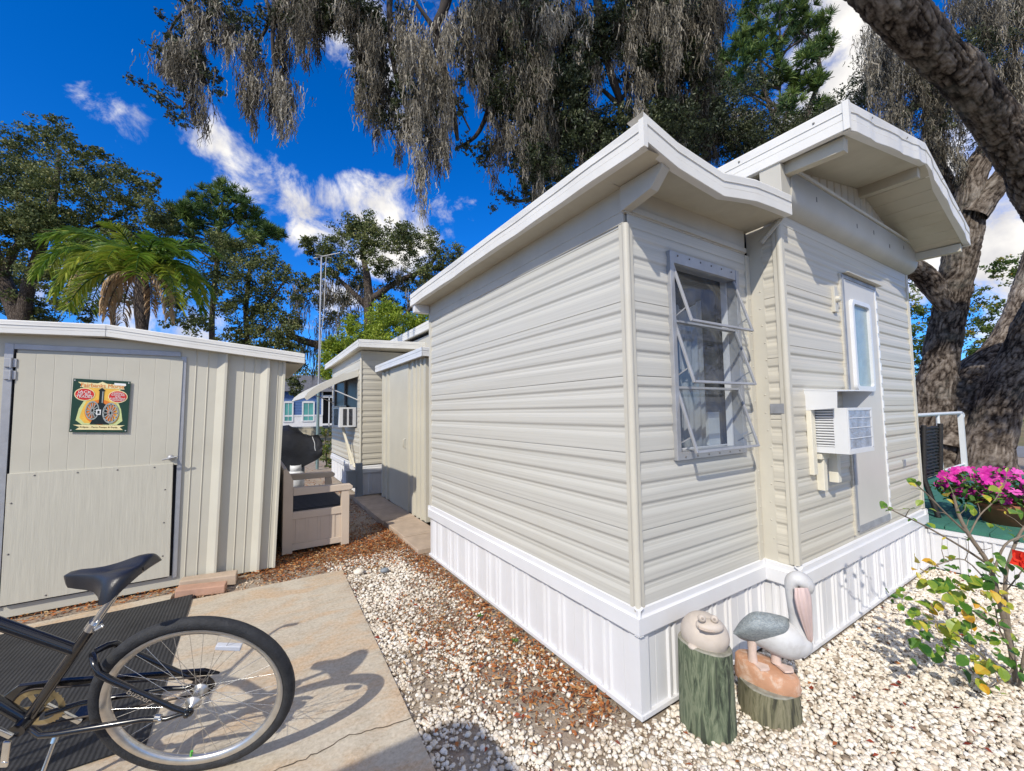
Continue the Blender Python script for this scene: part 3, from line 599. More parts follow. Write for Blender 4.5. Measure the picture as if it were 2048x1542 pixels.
for i, s_ in enumerate(("FARMING", "GASOLINE", "GAS", "& KEROSENE", "ENGINES")): text_on(sign, s_, .020, c_wh, S(.79, .755-.034*i, 8), xd, yd, fit=(.075, .09, .035, .10, .08)[i])
text_on(sign, "Eclipse - Farm Pumps & Equip.", .018, c_br, S(.5, .095, 6), xd, yd, fit=.24)
for u, v in ((.03, .965), (.97, .965), (.03, .03), (.97, .03)):
    b = MB(); b.lathe([(0, .004), (.005, .003), (.0065, 0)], S(u, v), 10, ax=(Vector((1, 0, 0)), Vector((0, 0, 1)), Vector((0, -1, 0)))); b.build('sign_screw', m_alu, sign)

# ================================================================== STORAGE BENCH (faces the path, its end towards us)
m_bench = M('resin_beige', (.60, .50, .40), .55, var=.04, vs=3, bump=.06, bs=30)
m_rubber = M('black_rubber', (.022, .022, .024), .75, var=.2, vs=20, bump=.35, bs=90)
bench = thing('storage_bench', 'beige resin garden storage bench with a dark seat beside the shed', 'bench', (-1.03, 4.5, 0))
def bench_end(y0, near):
    b = MB(); x0, x1 = -1.385, -.675; th = .07
    b.prism([(x0, y0, 0), (x0+.10, y0, 0), (x0+.10, y0, .82), (x0+.05, y0, .93), (x0, y0, .95)], (0, th, 0)); b.prism([(x1-.09, y0, 0), (x1, y0, 0), (x1, y0, .60), (x1-.02, y0, .66), (x1-.09, y0, .66)], (0, th, 0))
    b.box(x0+.1, x1-.09, y0+.008, y0+th-.008, .03, .10); b.box(x0+.1, x1-.09, y0+.008, y0+th-.008, .375, .455); b.box(x0+.1, x1-.09, y0+.022, y0+th-.022, .10, .375)
    for i in range(1, 8): x = x0+.1+(x1-.09-x0-.1)*i/8; b.box(x-.003, x-.035, y0+.016, y0+.024, .10, .375) if i % 2 else b.box(x+.0, x+.03, y0+.018, y0+.024, .10, .375)
    b.build('end_panel', m_bench, bench, bevel=.006)
    b = MB(); b.prism([(x0+.1, y0-.01, .645), (x1+.0, y0-.01, .645), (x1+.035, y0-.01, .66), (x1+.04, y0-.01, .69), (x1+.01, y0-.01, .715), (x0+.1, y0-.01, .735)], (0, th+.02, 0)); b.build('arm_rest', m_bench, bench, bevel=.006)
bench_end(3.85, True); bench_end(5.10, False)
b = MB(); b.box(-1.385, -1.345, 3.92, 5.10, .03, .95); b.build('backrest', m_bench, bench, bevel=.005)
b = MB(); b.box(-.735, -.705, 3.92, 5.10, .03, .43); b.build('front_panel', m_bench, bench, bevel=.004)
b = MB(); b.box(-1.34, -.68, 3.925, 5.095, .43, .465); [b.box(-1.32, -.70, y, y+.055, .465, .475) for y in np.arange(3.95, 5.05, .075)]; b.build('seat', M('dark_seat', (.03, .032, .036), .6, var=.15, bump=.3, bs=60), bench, bevel=.003)

# ================================================================== LOCKER
lock = thing('storage_locker', 'tall narrow beige metal storage locker standing against the home with a white roof edge', 'locker', (.8, 5.2, 0))
XL = .4
P = [(4.08, .012), (4.13, .012), (4.14, .0)]
for yr in (4.27, 4.43): P += [(yr-.05, 0), (yr-.042, .03), (yr-.01, .03), (yr, 0)]
P += [(4.55, 0), (4.56, .03), (4.62, .03), (4.63, 0), (4.80, 0), (4.805, .022), (5.79, .022), (5.80, 0), (5.93, 0), (5.94, .03), (6.0, .03), (6.01, 0), (6.2, 0), (6.21, .03), (6.3, .03), (6.32, .0)]
b = MB(); b.sheet([[(XL-o, y, z) for y, o in P] for z in (.035, 2.38)]); b.build('front_wall', m_shed, lock)
b = MB(); b.sheet([[(x, 4.08-o, z) for x, o in ((XL-.012, 0), (.44, 0), (.442, -.004), (.444, 0), (.55, 0), (.56, .02), (.60, .02), (.61, 0), (1.215, 0))] for z in (.035, 2.36)]); b.quad((XL, 6.32, .03), (1.215, 6.32, .03), (1.215, 6.32, 2.36), (XL, 6.32, 2.36)); b.build('side_wall', m_shed, lock)
b = MB(); b.box(XL-.026, XL, 4.82, 5.78, .10, 2.24); ld = b.build('door', m_shed, lock, bevel=.003)
b = MB(); b.tube([(XL-.028, 4.93, 1.16), (XL-.06, 4.93, 1.15), (XL-.06, 4.93, 1.03), (XL-.028, 4.93, 1.02)], .008, 8); b.build('handle', m_shed, ld)
b = MB(); fascia(b, (.30, 6.5, 2.475), (.30, 3.97, 2.49), .125, (-1, 0, 0), 10, .002); fascia(b, (.295, 3.97, 2.49), (1.24, 3.97, 2.49), .125, (0, -1, 0), 5, .002); b.build('roof_fascia', m_white2, lock)
b = MB(); b.hexa([(.31, 3.98, 2.45), (1.22, 3.98, 2.45), (1.22, 6.5, 2.44), (.31, 6.5, 2.44), (.31, 3.98, 2.485), (1.22, 3.98, 2.485), (1.22, 6.5, 2.47), (.31, 6.5, 2.47)]); b.build('roof', m_roof, lock)
b = MB(); b.quad((.30, 3.975, 2.372), (1.22, 3.975, 2.372), (1.22, 6.5, 2.36), (.30, 6.5, 2.36)); b.build('eave_soffit', m_soffit, lock)
# stepping pavers along the locker
m_paver = M('concrete_paver', (.46, .36, .27), .85, var=.12, vs=6, bump=.3, bs=60, dirt=(.30, .22, .16), damt=.4)
m_paver2 = M('red_paver', (.45, .27, .19), .85, var=.12, vs=8, bump=.35, bs=70, dirt=(.30, .2, .14), damt=.4)
y = 3.05
for i, ln in enumerate((.55, .9, .9, 1.15)):
    b = MB(); b.box(-.10+.02*(i % 2), .372, y, y+ln-.012, -.03, .035+.006*(i % 3)); o = b.build('stepping_paver', m_paver, None, (0.1, y, 0), bevel=.008)
    tag(o, ('short tan paver at the foot of the home, first along the locker', 'tan paver before the locker, lying just behind the short one', 'tan paver under the locker door, second from the grey power post', 'long tan paver at the foot of the grey power post')[i], 'paver', 'pavers laid along the locker'); y += ln

# ================================================================== REAR ADDITION
rear = thing('rear_addition', 'beige lap sided rear room behind the locker with an awning over its window', 'building', (.1, 6.8, 0))
XA, YA, YA2 = .1, 6.8, 10.05
b = MB(); siding(b, 'y', XA, YA, 7.05, .58, 2.66, 2.5); siding(b, 'y', XA, 7.05, 9.75, .58, 1.28, 2.5); siding(b, 'y', XA, 7.05, 9.75, 2.36, 2.66, 2.5); siding(b, 'y', XA, 9.75, YA2, .58, 2.66, 2.5); siding(b, 'y', XA, 8.2, 9.75, 1.28, 1.76, 2.5); b.build('side_wall', m_siding2, rear)
b = MB(); siding(b, 'x', YA, XA, 1.22, .58, 2.66, 2.5); b.build('end_wall', m_siding2, rear)
b = MB(); b.quad((XA, YA2, 0), (1.22, YA2, 0), (1.22, YA2, 2.9), (XA, YA2, 2.9)); b.build('back_wall', m_siding2, rear)
b = MB(); b.box(XA-.012, 1.22, YA-.012, YA2, 2.62, 2.80); b.build('frieze_board', m_frieze, rear)
b = MB(); b.tube([(XA, YA, .58), (XA, YA, 2.70)], .024, 10); b.build('corner_trim', m_trim, rear)
b = MB(); band(b, 'y', XA, YA-.036, YA2); band(b, 'x', YA, XA-.036, 1.22); b.build('skirting_band', m_white, rear)
b = MB(); skirt(b, 'y', XA-.004, YA, YA2, 0, .43); skirt(b, 'x', YA-.004, XA, 1.22, 0, .43); b.build('skirting_panel', m_white, rear)
b = MB(); fascia(b, (-.05, 10.35, 2.88), (-.05, 6.33, 2.94), .14, (-1, 0, 0), 16, .003); fascia(b, (-.055, 6.33, 2.94), (1.24, 6.33, 2.975), .14, (0, -1, 0), 8, .003); b.build('roof_fascia', m_fascia, rear)
b = MB(); b.hexa([(-.04, 6.34, 2.90), (1.13, 6.34, 2.93), (1.13, 10.3, 2.87), (-.04, 10.3, 2.84), (-.04, 6.34, 2.93), (1.13, 6.34, 2.965), (1.13, 10.3, 2.90), (-.04, 10.3, 2.87)]); b.build('roof', m_roof, rear)
b = MB(); b.quad((-.045, 6.335, 2.81), (1.2, 6.335, 2.835), (1.2, 10.3, 2.80), (-.045, 10.3, 2.77)); b.build('soffit', m_soffit, rear)
b = MB(); b.box(XA+.03, XA+.06, 7.05, 9.75, 1.28, 2.36); rw = b.build('window', M('shaded_glass', (.03, .035, .04), .35, var=.3), rear)
b = MB()
for yy in (7.05, 8.4, 9.72): b.box(XA-.012, XA+.03, yy, yy+.05, 1.28, 2.36)
b.box(XA-.012, XA+.03, 7.05, 9.77, 2.32, 2.37); b.build('window_frame', m_alu, rw, bevel=.003)
b = MB()
prof = [(XA-.01, 2.44), (-.25, 2.33), (-.60, 2.14), (-.72, 2.06), (-.82, 1.97), (-.87, 1.88), (-.86, 1.87), (-.80, 1.96), (-.70, 2.045), (-.59, 2.12), (-.25, 2.31), (XA-.01, 2.42)]
b.sheet([[(x, yy, z) for x, z in prof] for yy in (7.0, 8.4, 9.75)]); b.prism([(x, 6.985, z) for x, z in prof[:6]]+[(-.83, 6.985, 1.83), (-.60, 6.985, 2.0), (-.25, 6.985, 2.19), (XA-.01, 6.985, 2.31)], (0, .012, 0))
b.build('awning', M('awning_metal', (.60, .575, .50), .5, var=.05), rear)
for yy in (7.05, 9.7): b = MB(); b.tube([(-.55, yy, 2.12), (XA-.01, yy, 1.84)], .012, 8); b.build('awning_arm', m_white2, rear)
ac2 = thing('air_conditioner', 'white window air conditioner with dark grilles under the rear awning', 'air conditioner', (-.07, 7.6, 1.3))
b = MB(); b.box(-.22, XA, 7.2, 7.95, 1.30, 1.695); b.build('body', m_white2, ac2, bevel=.006)
for xa, xb in ((-.155, -.085), (-.045, .02)):
    b = MB()
    for i in range(14): b.box(xa, xb, 7.192, 7.199, 1.345+i*.0235, 1.345+i*.0235+.016)
    b.build('grille', m_dark, ac2)
b = MB()
for i in range(14): b.box(-.228, -.221, 7.35, 7.8, 1.345+i*.0235, 1.345+i*.0235+.016)
b.build('grille', m_dark, ac2)
b = MB(); b.bar((-.12, 7.45, 1.29), (XA-.035, 7.15, .50), .03, .04, (1, 0, 0)); b.build('strut', m_cream, ac2); b = MB(); b.bar((-.05, 7.75, 1.29), (XA-.03, 7.5, .52), .03, .04, (1, 0, 0)); b.build('strut', m_cream, ac2)
# power post
m_pgrey = M('grey_paint', (.22, .25, .28), .5, var=.08)
ped = thing('power_post', 'grey electric meter post with a box standing by the rear addition', 'electric post', (0, 6.6, 0))
b = MB(); b.box(-.03, .085, 6.55, 6.65, 0, .64); b.build('post', m_pgrey, ped, bevel=.004)
b = MB(); b.box(-.19, -.03, 6.52, 6.66, .20, .50); b.build('meter_box', m_pgrey, ped, bevel=.006)
b = MB(); b.prism([(-.20, 6.51, .50), (-.02, 6.51, .50), (-.02, 6.51, .515), (-.11, 6.51, .525), (-.20, 6.51, .515)], (0, .16, 0)); b.build('lid', m_pgrey, ped)
# ================================================================== BICYCLE
m_bk = M('black_gloss_paint', (.010, .010, .012), .22, var=.1, spec=.6, coat=.3)
m_tyre = M('tyre_rubber', (.030, .031, .034), .70, var=.25, vs=30, bump=.5, bs=140)
m_sad = M('saddle_vinyl', (.014, .015, .020), .36, var=.15, vs=20, spec=.5, bump=.12, bs=220)
m_crm = M('chrome', (.70, .69, .66), .22, .95, var=.08, vs=10)
m_rim = M('alloy_rim', (.62, .60, .56), .32, .85, var=.08, vs=20)
m_chain = M('oily_chain', (.06, .05, .045), .5, .7, var=.3, vs=60)
BC = Vector((-1.89069, .78716, .37199)); BH = Vector((-.939854, .341575, 0)); BU = Vector((-.089956, -.247517, .964699)); BN = Vector((.329517, .906676, .263357))
def B(u, v, o=0): return BC+BH*u+BU*v+BN*o
bike = thing('bicycle', 'black cruiser bicycle with a wide black saddle leaning on its kickstand on the concrete', 'bicycle', (-1.9, .8, 0))
def wheel(u0, name, hubw):
    c = B(u0, 0); ax = (BH, BU, BN); Rm, r = .3616, .0255
    b = MB(); n = 64
    prof = [(Rm+r*math.cos(a), r*math.sin(a)) for a in np.linspace(-2.62, 2.62, 15)]
    b.lathe([(p, q) for p, q in prof], c, n, ax=ax); w = b.build(name, m_tyre, bike)
    b = MB(); b.lathe([(.341, -.018), (.334, -.0185), (.318, -.013), (.312, 0), (.318, .013), (.334, .0185), (.341, .018)], c, n, ax=ax); b.build('rim', m_rim, w)
    b = MB()
    for i in range(36):
        a = 2*math.pi*i/36; side = 1 if i % 2 else -1; a2 = a+(.62 if (i//2) % 2 else -.62)
        p0 = c+(BH*math.cos(a2)+BU*math.sin(a2))*.026+BN*side*.030; p1 = c+(BH*math.cos(a)+BU*math.sin(a))*.316+BN*side*.003
        b.tube([p0, p1], .0011, 4, cap=False)
    b.build('spokes', m_crm, w)
    b = MB(); b.lathe([(0, -hubw), (.009, -hubw), (.009, -.045), (.030, -.034), (.030, -.028), (.019, -.024), (.019, .024), (.030, .028), (.030, .034), (.012, .045), (.012, hubw), (0, hubw)], c, 20, ax=ax); b.build('hub', m_rim, w)
    return w
rwh = wheel(0, 'rear_wheel', .075)
fwh = wheel(1.27, 'front_wheel', .06)
b = MB(); b.lathe([(.02, .036), (.046, .036), (.046, .052), (.036, .052), (.036, .060), (.018, .060)], B(0, 0), 22, ax=(BH, BU, BN)); b.build('sprocket', m_chain, rwh)
a_ = math.radians(123); p = [B(-.14+du, .215+dv, .0) for du, dv in ((-.05, .012), (.045, .03), (.05, .012), (-.045, -.010))]
b = MB(); b.prism([q-BN*.012 for q in p], BN*.024); b.build('reflector', M('clear_reflector', (.62, .64, .70), .15, var=.1, spec=.7), rwh, bevel=.003)
b = MB(); b.tube([B(.055, -.318), B(.049, -.285)], [.005, .005], 8); b.build('valve_cap', M('lime_plastic', (.10, .62, .04), .4), rwh)
# frame
b = MB()
BB = (.594, .004)
b.tube([B(*BB), B(.315, .41)], .0185, 16); b.tube([B(.395, .298), B(.70, .515), B(1.0, .665)], [.021, .022, .022], 16)
b.tube([B(*BB), B(.80, .27), B(1.02, .56)], .021, 16); b.tube([B(1.075, .50), B(1.015, .69)], .023, 16)
b.tube([B(*BB, -.045), B(*BB, .045)], .026, 16)
for sd in (-1, 1):
    b.tube([B(.335, .275, sd*.008), B(.315, .272, sd*.035), B(.298, .262, sd*.055), B(.285, .235, sd*.064), B(.255, .205, sd*.066), B(.05, .028, sd*.07), B(.0, -.006, sd*.072)], [.012, .013, .013, .013, .012, .010, .009], 12)
    b.tube([B(.560, -.012, sd*.03), B(.515, -.022, sd*.055), B(.46, -.016, sd*.064), B(.16, -.006, sd*.068), B(.08, -.020, sd*.070), B(.03, -.006, sd*.072), B(-.01, 0, sd*.072)], [.012, .012, .012, .011, .009, .009, .008], 12)
    b.lathe([(0, -.004), (.02, -.004), (.02, .004), (0, .004)], B(0, 0, sd*.072), 14, ax=(BH, BU, BN)); b.lathe([(0, -.010), (.011, -.010), (.011, .010), (0, .010)], B(0, 0, sd*.082), 6, ax=(BH, BU, BN))
b.build('frame', m_bk, bike)
b = MB(); b.lathe([(0, -.006), (.009, -.006), (.009, .006), (0, .006)], B(.10, -.013, -.075), 10, ax=(BU, BN, BH)); b.tube([B(.12, -.006, -.068), B(.10, -.010, -.069)], .0125, 12); b.build('brake_strap', m_crm, bike)
text_on(bike, "buzzer", .036, m_crm, B(.155, .118, -.0805), BH*-.74-BU*.67, BU*.74-BH*.67, name='lettering')
b = MB(); b.tube([B(*BB, .04), B(*BB, .058)], .02, 14); n = 36
for i in range(n):
    a0, a1 = 2*math.pi*i/n, 2*math.pi*(i+.5)/n; rr = .088
    q = [B(BB[0]+r_*math.cos(a), BB[1]+r_*math.sin(a), .052) for r_, a in ((.066, a0), (rr, a0), (rr+.005, (a0+a1)/2), (rr, a1), (.066, a1), )]; b.prism(q, BN*.003)
    q = [B(BB[0]+r_*math.cos(a), BB[1]+r_*math.sin(a), .052) for r_, a in ((.066, a1), (rr, a1), (rr, a0+2*math.pi/n), (.066, a0+2*math.pi/n))]; b.prism(q, BN*.003)
for i in range(5): a = i*2*math.pi/5; b.bar(B(*BB, .0535), B(BB[0]+.07*math.cos(a), BB[1]+.07*math.sin(a), .0535), .018, .003, BN)
b.build('chainring', M('brass_ring', (.45, .36, .20), .4, .7), bike)
b = MB(); b.bar(B(*BB, -.065), B(.70, .135, -.075), .022, .012, BN); b.build('crank', m_crm, bike, bevel=.003)
b = MB(); b.bar(B(*BB, .07), B(.488, -.127, .08), .022, .012, BN); b.build('crank', m_crm, bike, bevel=.003)
for (u, v, o) in ((.70, .135, -.13), (.488, -.127, .135)):
    b = MB(); c = B(u, v, o); b.hexa([c+BH*dx*.045+BN*dy*.045+Vector((0, 0, dz*.010)) for dz in (-1, 1) for dx, dy in ((-1, -1), (1, -1), (1, 1), (-1, 1))]); b.tube([c-BN*math.copysign(.06, o), c], .006, 8); b.build('pedal', m_bk, bike, bevel=.004)
b = MB(); b.lathe([(0, -.004), (.012, -.004), (.012, .004), (0, .004)], B(.63, -.11, -.07), 12, ax=(BH, BU, BN)); b.bar(B(.615, -.02, -.06), B(.635, -.125, -.07), .024, .010, BN); b.build('crank_arm', m_crm, bike, bevel=.003)
b = MB(); pts = []
for a in np.linspace(math.pi/2, 3*math.pi/2, 14): pts.append(B(.042*math.cos(a), .042*math.sin(a), .052))
for a in np.linspace(-math.pi/2, math.pi/2, 20): pts.append(B(BB[0]+.09*math.cos(a), BB[1]+.09*math.sin(a), .0535))
pts.append(pts[0]); b.tube(pts, .0042, 6); b.build('chain', m_chain, bike)
b = MB(); b.prism([B(u, v, .066) for u, v in ((-.06, .03), (.0, .062), (.25, .082), (.5, .105), (.66, .105), (.72, .06), (.70, .03), (.62, .075), (.4, .072), (.1, .045), (.0, .035))], BN*.016); b.build('chain_guard', m_bk, bike, bevel=.003)
b = MB(); b.tube([B(.47, -.03, -.04), B(.475, -.06, -.06)], .012, 10); b.tube([B(.472, -.05, -.055), B(.535, -.325, -.185), B(.55, -.333, -.20)], [.007, .0065, .0065], 10); b.build('kickstand', m_crm, bike)
# seat post and saddle
pd = Vector((.315-.594, .41-.004)).normalized()
def SPp(k, o=0): return B(.315+pd.x*k, .41+pd.y*k, o)
b = MB(); b.tube([SPp(-.02), SPp(.19)], .0135, 16); b.tube([SPp(-.028), SPp(.008)], .0215, 18); b.tube([SPp(-.012)+BH*-.035-BN*.006, SPp(-.012)+BH*-.02-BN*.03], .009, 10); b.tube([SPp(-.012)+BH*-.018-BN*.012, SPp(-.012)+BH*-.04-BN*.012], .006, 8)
b.build('seat_post', m_crm, bike)
tw = math.radians(9); pu, pv = SPp(.19).dot(BH)-BC.dot(BH), 0
def SD(u, v, o):      # saddle frame: slightly twisted on its post
    du = u-.2; return B(.2+du*math.cos(tw)-o*math.sin(tw), v, du*math.sin(tw)+o*math.cos(tw))
rows = []; secs = [(.412, .004, .600, .012), (.408, .016, .611, .030), (.395, .024, .619, .046), (.36, .029, .627, .056), (.32, .034, .630, .060), (.28, .047, .634, .064), (.245, .072, .640, .070), (.215, .100, .647, .076), (.185, .120, .654, .080), (.160, .128, .658, .078), (.138, .122, .660, .068), (.124, .098, .657, .050), (.117, .055, .650, .032), (.116, .004, .645, .022)]
for u, w, v, h in secs:
    r_ = []
    for i in range(25):
        a = math.pi*i/24; s_ = -math.cos(a); k = abs(s_)
        o = w*(math.copysign(k**.85, s_)); dv = -h*max(0, (k-.35)/.65)**2.3 - (.010*math.exp(-(o/.02)**2)*(1 if .13 < u < .26 else 0)); r_.append(SD(u-.012*(k**2)*(1 if u > .2 else -.4), v+dv, o))
    rows.append(r_)
b = MB(); b.sheet(rows, sm=True)
b.sheet([[rw_[0].lerp(rw_[-1], j/4)+BU*(.012*math.sin(math.pi*j/4)) for j in range(5)] for rw_ in rows])
sad = b.build('saddle', m_sad, bike)
b = MB(); b.tube([SD(.37, .575, -.012), SD(.25, .562, -.022), SD(.15, .60, -.045)], .0038, 8); b.tube([SD(.37, .575, .012), SD(.25, .562, .022), SD(.15, .60, .045)], .0038, 8); b.build('saddle_rail', m_crm, sad)
# front end
b = MB()
for sd in (-1, 1): b.tube([B(1.08, .48, sd*.03), B(1.10, .42, sd*.05), B(1.17, .2, sd*.055), B(1.27, 0, sd*.058)], [.014, .014, .012, .009], 12)
b.tube([B(1.08, .48, -.04), B(1.08, .48, .04)], .016, 12); b.build('fork', m_bk, bike)
b = MB(); b.tube([B(1.02, .69), B(1.0, .76)], .015, 12)
hb = [(.90, .86, .36), (.94, .86, .36), (1.0, .87, .33), (1.02, .83, .22), (1.0, .77, .05), (1.0, .77, -.05), (1.02, .83, -.22), (1.0, .87, -.33), (.94, .86, -.36), (.90, .86, -.36)]
b.tube([B(*p_) for p_ in smooth_path(hb, 5)], .0115, 12); b.build('handlebar', m_crm, bike)
for sd in (-1, 1): b = MB(); b.tube([B(.89, .86, sd*.36), B(.98, .865, sd*.350)], .017, 12); b.build('grip', m_bk, bike)

# ================================================================== covered barbecue and gas bottle
m_cover = M('black_cover_cloth', (.018, .019, .023), .45, var=.2, vs=6, bump=1., bs=5, spec=.5, bstretch=(1, 1, 1.6))
bbq = thing('covered_barbecue', 'barbecue under a creased black cloth cover behind the storage bench', 'barbecue', (-1.1, 7.6, 0))
rows = []
prof = [(-1.75, .95, .60), (-1.72, 1.18, .55), (-1.45, 1.30, .53), (-1.1, 1.31, .52), (-.92, 1.24, .55), (-.80, 1.15, .62), (-.62, 1.12, .68), (-.52, 1.06, .78), (-.52, .97, .85)]
for x, zt, zb in prof:
    r_ = []
    for i in range(22):
        q = i/21; yy = 7.25+.62*min(1, max(0, (q-.22)/.56)); zz = zt if .22 < q < .78 else zb+(zt-zb)*(q/.22 if q <= .22 else (1-q)/.22)
        k = .032*math.sin(q*23+x*17)+.03*math.sin(x*31+q*7); r_.append((x+.6*k, yy+(-.05 if q < .15 else .05 if q > .85 else 0)+k, zz+k*.9))
    rows.append(r_)
b = MB(); b.sheet(rows, sm=True); b.add(rows[-1], [tuple(range(22))]); b.build('cover', m_cover, bbq)
b = MB(); b.tube([B_ for B_ in [Vector((-.70, 7.22, 1.14)), Vector((-.66, 7.20, 1.02)), Vector((-.655, 7.19, .92)), Vector((-.63, 7.20, .82))]], .007, 6); b.build('drawstring', m_white2, bbq)
b = MB(); [b.box(x, x+.04, y_, y_+.04, 0, .75) for x in (-1.6, -.85) for y_ in (7.35, 7.75)]; b.box(-1.6, -.81, 7.35, 7.79, .14, .17); b.build('cart', m_pgrey, bbq)
gas = thing('gas_bottle', 'white propane gas bottle standing under the black barbecue cover', 'gas bottle', (-.98, 7.2, 0))
b = MB(); b.lathe([(0, .17), (.08, .17), (.13, .21), (.15, .28), (.152, .42), (.13, .50), (.06, .545), (.03, .55), (.03, .60), (0, .60)], (-.98, 7.15, 0), 24); b.build('tank', m_white2, gas)
b = MB(); b.lathe([(.10, 0), (.105, 0), (.105, .19), (.10, .19)], (-.98, 7.15, 0), 24); b.lathe([(.085, .52), (.095, .52), (.095, .63), (.085, .63)], (-.98, 7.15, 0), 20); b.build('collar', m_white2, gas)
# ================================================================== antenna mast
mast = thing('antenna_mast', 'tall thin metal antenna mast with a small crossbar aerial', 'antenna', (-.06, 11.5, 0))
b = MB(); b.tube([(-.06, 11.5, 0), (-.055, 11.5, 2.3)], .042, 10); b.build('lower_pole', M('teal_grey_paint', (.20, .28, .28), .5, .3), mast)
b = MB(); b.tube([(-.055, 11.5, 2.25), (-.02, 11.5, 6.2)], .024, 10); b.build('upper_pole', m_alu, mast)
b = MB(); b.tube([(-.22, 11.6, 6.16), (.46, 11.3, 6.36)], .014, 6); b.tube([(-.20, 11.5, 6.25), (.25, 11.5, 6.23)], .012, 6)
for k in range(5): b.tube([(-.18+.13*k, 11.45-.03*k, 6.17+.04*k), (-.10+.13*k, 11.75-.03*k, 6.17+.04*k)], .006, 5)
b.build('aerial', m_alu, mast)
b = MB(); b.tube([(.10, 11.45, 6.2), (.06, 11.47, 4.6), (-.0, 11.49, 3.9), (-.03, 11.5, 2.6)], .007, 5); b.build('cable', m_white2, mast)

# ================================================================== pilings and statues
def post_mat(name, ca, cb, cdark):
    m, t, bb, out = newmat(name)
    n1 = t.noise(t.coords((11, 11, 2.0)), 1.5, 6, .65, 1.2); n2 = t.noise(t.coords((60, 60, 3)), 1.0, 3)
    c = t.ramp(n1, [(.40, cdark), (.47, ca), (.54, cb), (.60, ca), (.67, cdark)]); c = t.mix(.22, c, t.ramp(n2, [(.35, cdark), (.65, cb)]))
    t.l(c, bb.inputs['Base Color']); bb.inputs['Roughness'].default_value = .8
    bp = t.n('ShaderNodeBump'); bp.inputs['Strength'].default_value = .5; bp.inputs['Distance'].default_value = .006; t.l(n2, bp.inputs['Height']); t.l(bp.outputs[0], bb.inputs['Normal']); return m
m_postg = post_mat('green_piling', (.10, .13, .075), (.21, .235, .15), (.020, .028, .018)); m_posto = post_mat('olive_piling', (.14, .135, .075), (.24, .22, .14), (.035, .035, .022))
m_end = M('end_grain', (.27, .26, .21), .85, var=.25, vs=20, bump=.5, bs=60)
def piling(name, label, cx, cy, r, h, tilt, mat, seed):
    rr = random.Random(seed); n = 36; ph = [rr.uniform(0, 6.28) for _ in range(4)]
    def rad(a): return r*(1+.025*math.sin(3*a+ph[0])+.012*math.sin(7*a+ph[1])+.008*math.sin(17*a+ph[2]))
    root = thing(name, label, 'wood post', (cx, cy, 0), 'sawn pilings by the front wall'); b = MB(); rows = []
    for k in range(7):
        q = k/6; r_ = []
        for j in range(n+1):
            a = 2*math.pi*j/n; x, y = rad(a)*math.cos(a)*(1.03-.05*q), rad(a)*math.sin(a)*(1.03-.05*q); r_.append((cx+x, cy+y, -.02+q*(h+.02+tilt[0]*x+tilt[1]*y)))
        rows.append(r_)
    b.sheet(rows, sm=True); b.build('log', mat, root)
    top = rows[-1][:-1]; b = MB(); rows = [[(cx+(p[0]-cx)*s_, cy+(p[1]-cy)*s_, p[2]+(.006 if s_ < .97 else 0)) for p in top+[top[0]]] for s_ in (1, .96, .6, .02)]; b.sheet(rows); b.build('cut_top', m_end, root); return root
piling('piling', 'tall green stained wood piling carrying the round frog statue', .255, -.205, .128, .385, (-.12, .05), m_postg, 3)
piling('piling', 'short olive wood piling under the pelican statue', .605, -.325, .142, .135, (-.05, .05), m_posto, 5)
# frog
m_frog = M('frog_stone', (.56, .49, .42), .62, var=.06, vs=10, bump=.12, bs=40, dirt=(.35, .28, .23), ds=6, damt=.4)
FR = Vector((.842, -.539, 0)); FB = Vector((.539, .842, 0)); UPZ = Vector((0, 0, 1))
dF = depth_of((.255, -.205, .47))
def z7(a, c, d): return at(1300+a*.2853, 1080+c*.2853, d)
frog = thing('frog_statue', 'round egg bodied pinkish frog statue sitting on the tall green piling', 'frog statue', (.255, -.205, .39))
def blob(mb, c, ax, rad, n=20, k=14, fn=None):
    rows = []
    for i in range(k+1):
        t_ = math.pi*i/k; r_ = []
        for j in range(n+1):
            a = 2*math.pi*j/n; d = Vector((math.sin(t_)*math.cos(a), math.sin(t_)*math.sin(a), math.cos(t_))); s_ = fn(d) if fn else 1
            r_.append(Vector(c)+(ax[0]*d.x*rad[0]+ax[1]*d.y*rad[1]+ax[2]*d.z*rad[2])*s_)
        rows.append(r_)
    mb.sheet(rows, sm=True)
fax = (FR, FB, (UPZ*.97-FR*.10-FB*.1).normalized()); fc = z7(378, 655, dF)
def ffn(d):
    s_ = 1-.10*d.z*(d.z > 0)
    f_ = max(0, d.x*.55-d.y*.62+d.z*.35); s_ += .10*max(0, f_-.55)/.45*(1 if d.z > -.2 else 0)
    return s_
b = MB(); blob(b, fc, fax, (.112, .112, .122), 36, 24, ffn)
blob(b, z7(418, 600, dF-.080), fax, (.066, .050, .030), 24, 16)
for zx, zy, rr_ in ((362, 549, .019), (452, 555, .018)): blob(b, z7(zx, zy, dF-.102), fax, (rr_, rr_, rr_), 14, 10)
for zx, zy in ((300, 745), (345, 800), (505, 790), (460, 815)): blob(b, z7(zx, zy, dF-.06), fax, (.024, .03, .014), 12, 8)
b.build('body', m_frog, frog)
b = MB(); b.tube([z7(x, y, d) for x, y, d in ((338, 600, dF-.10), (350, 622, dF-.118), (392, 636, dF-.130), (440, 643, dF-.130), (494, 632, dF-.105))], [.002, .004, .0045, .0045, .002], 8); b.build('mouth', M('frog_mouth', (.50, .41, .34), .7), frog)
b = MB(); [blob(b, z7(zx, zy, dF-.119), fax, (.006, .006, .006), 10, 6) for zx, zy in ((368, 549), (452, 554))]; b.build('eye', M('frog_eye', (.40, .33, .28), .5), frog)
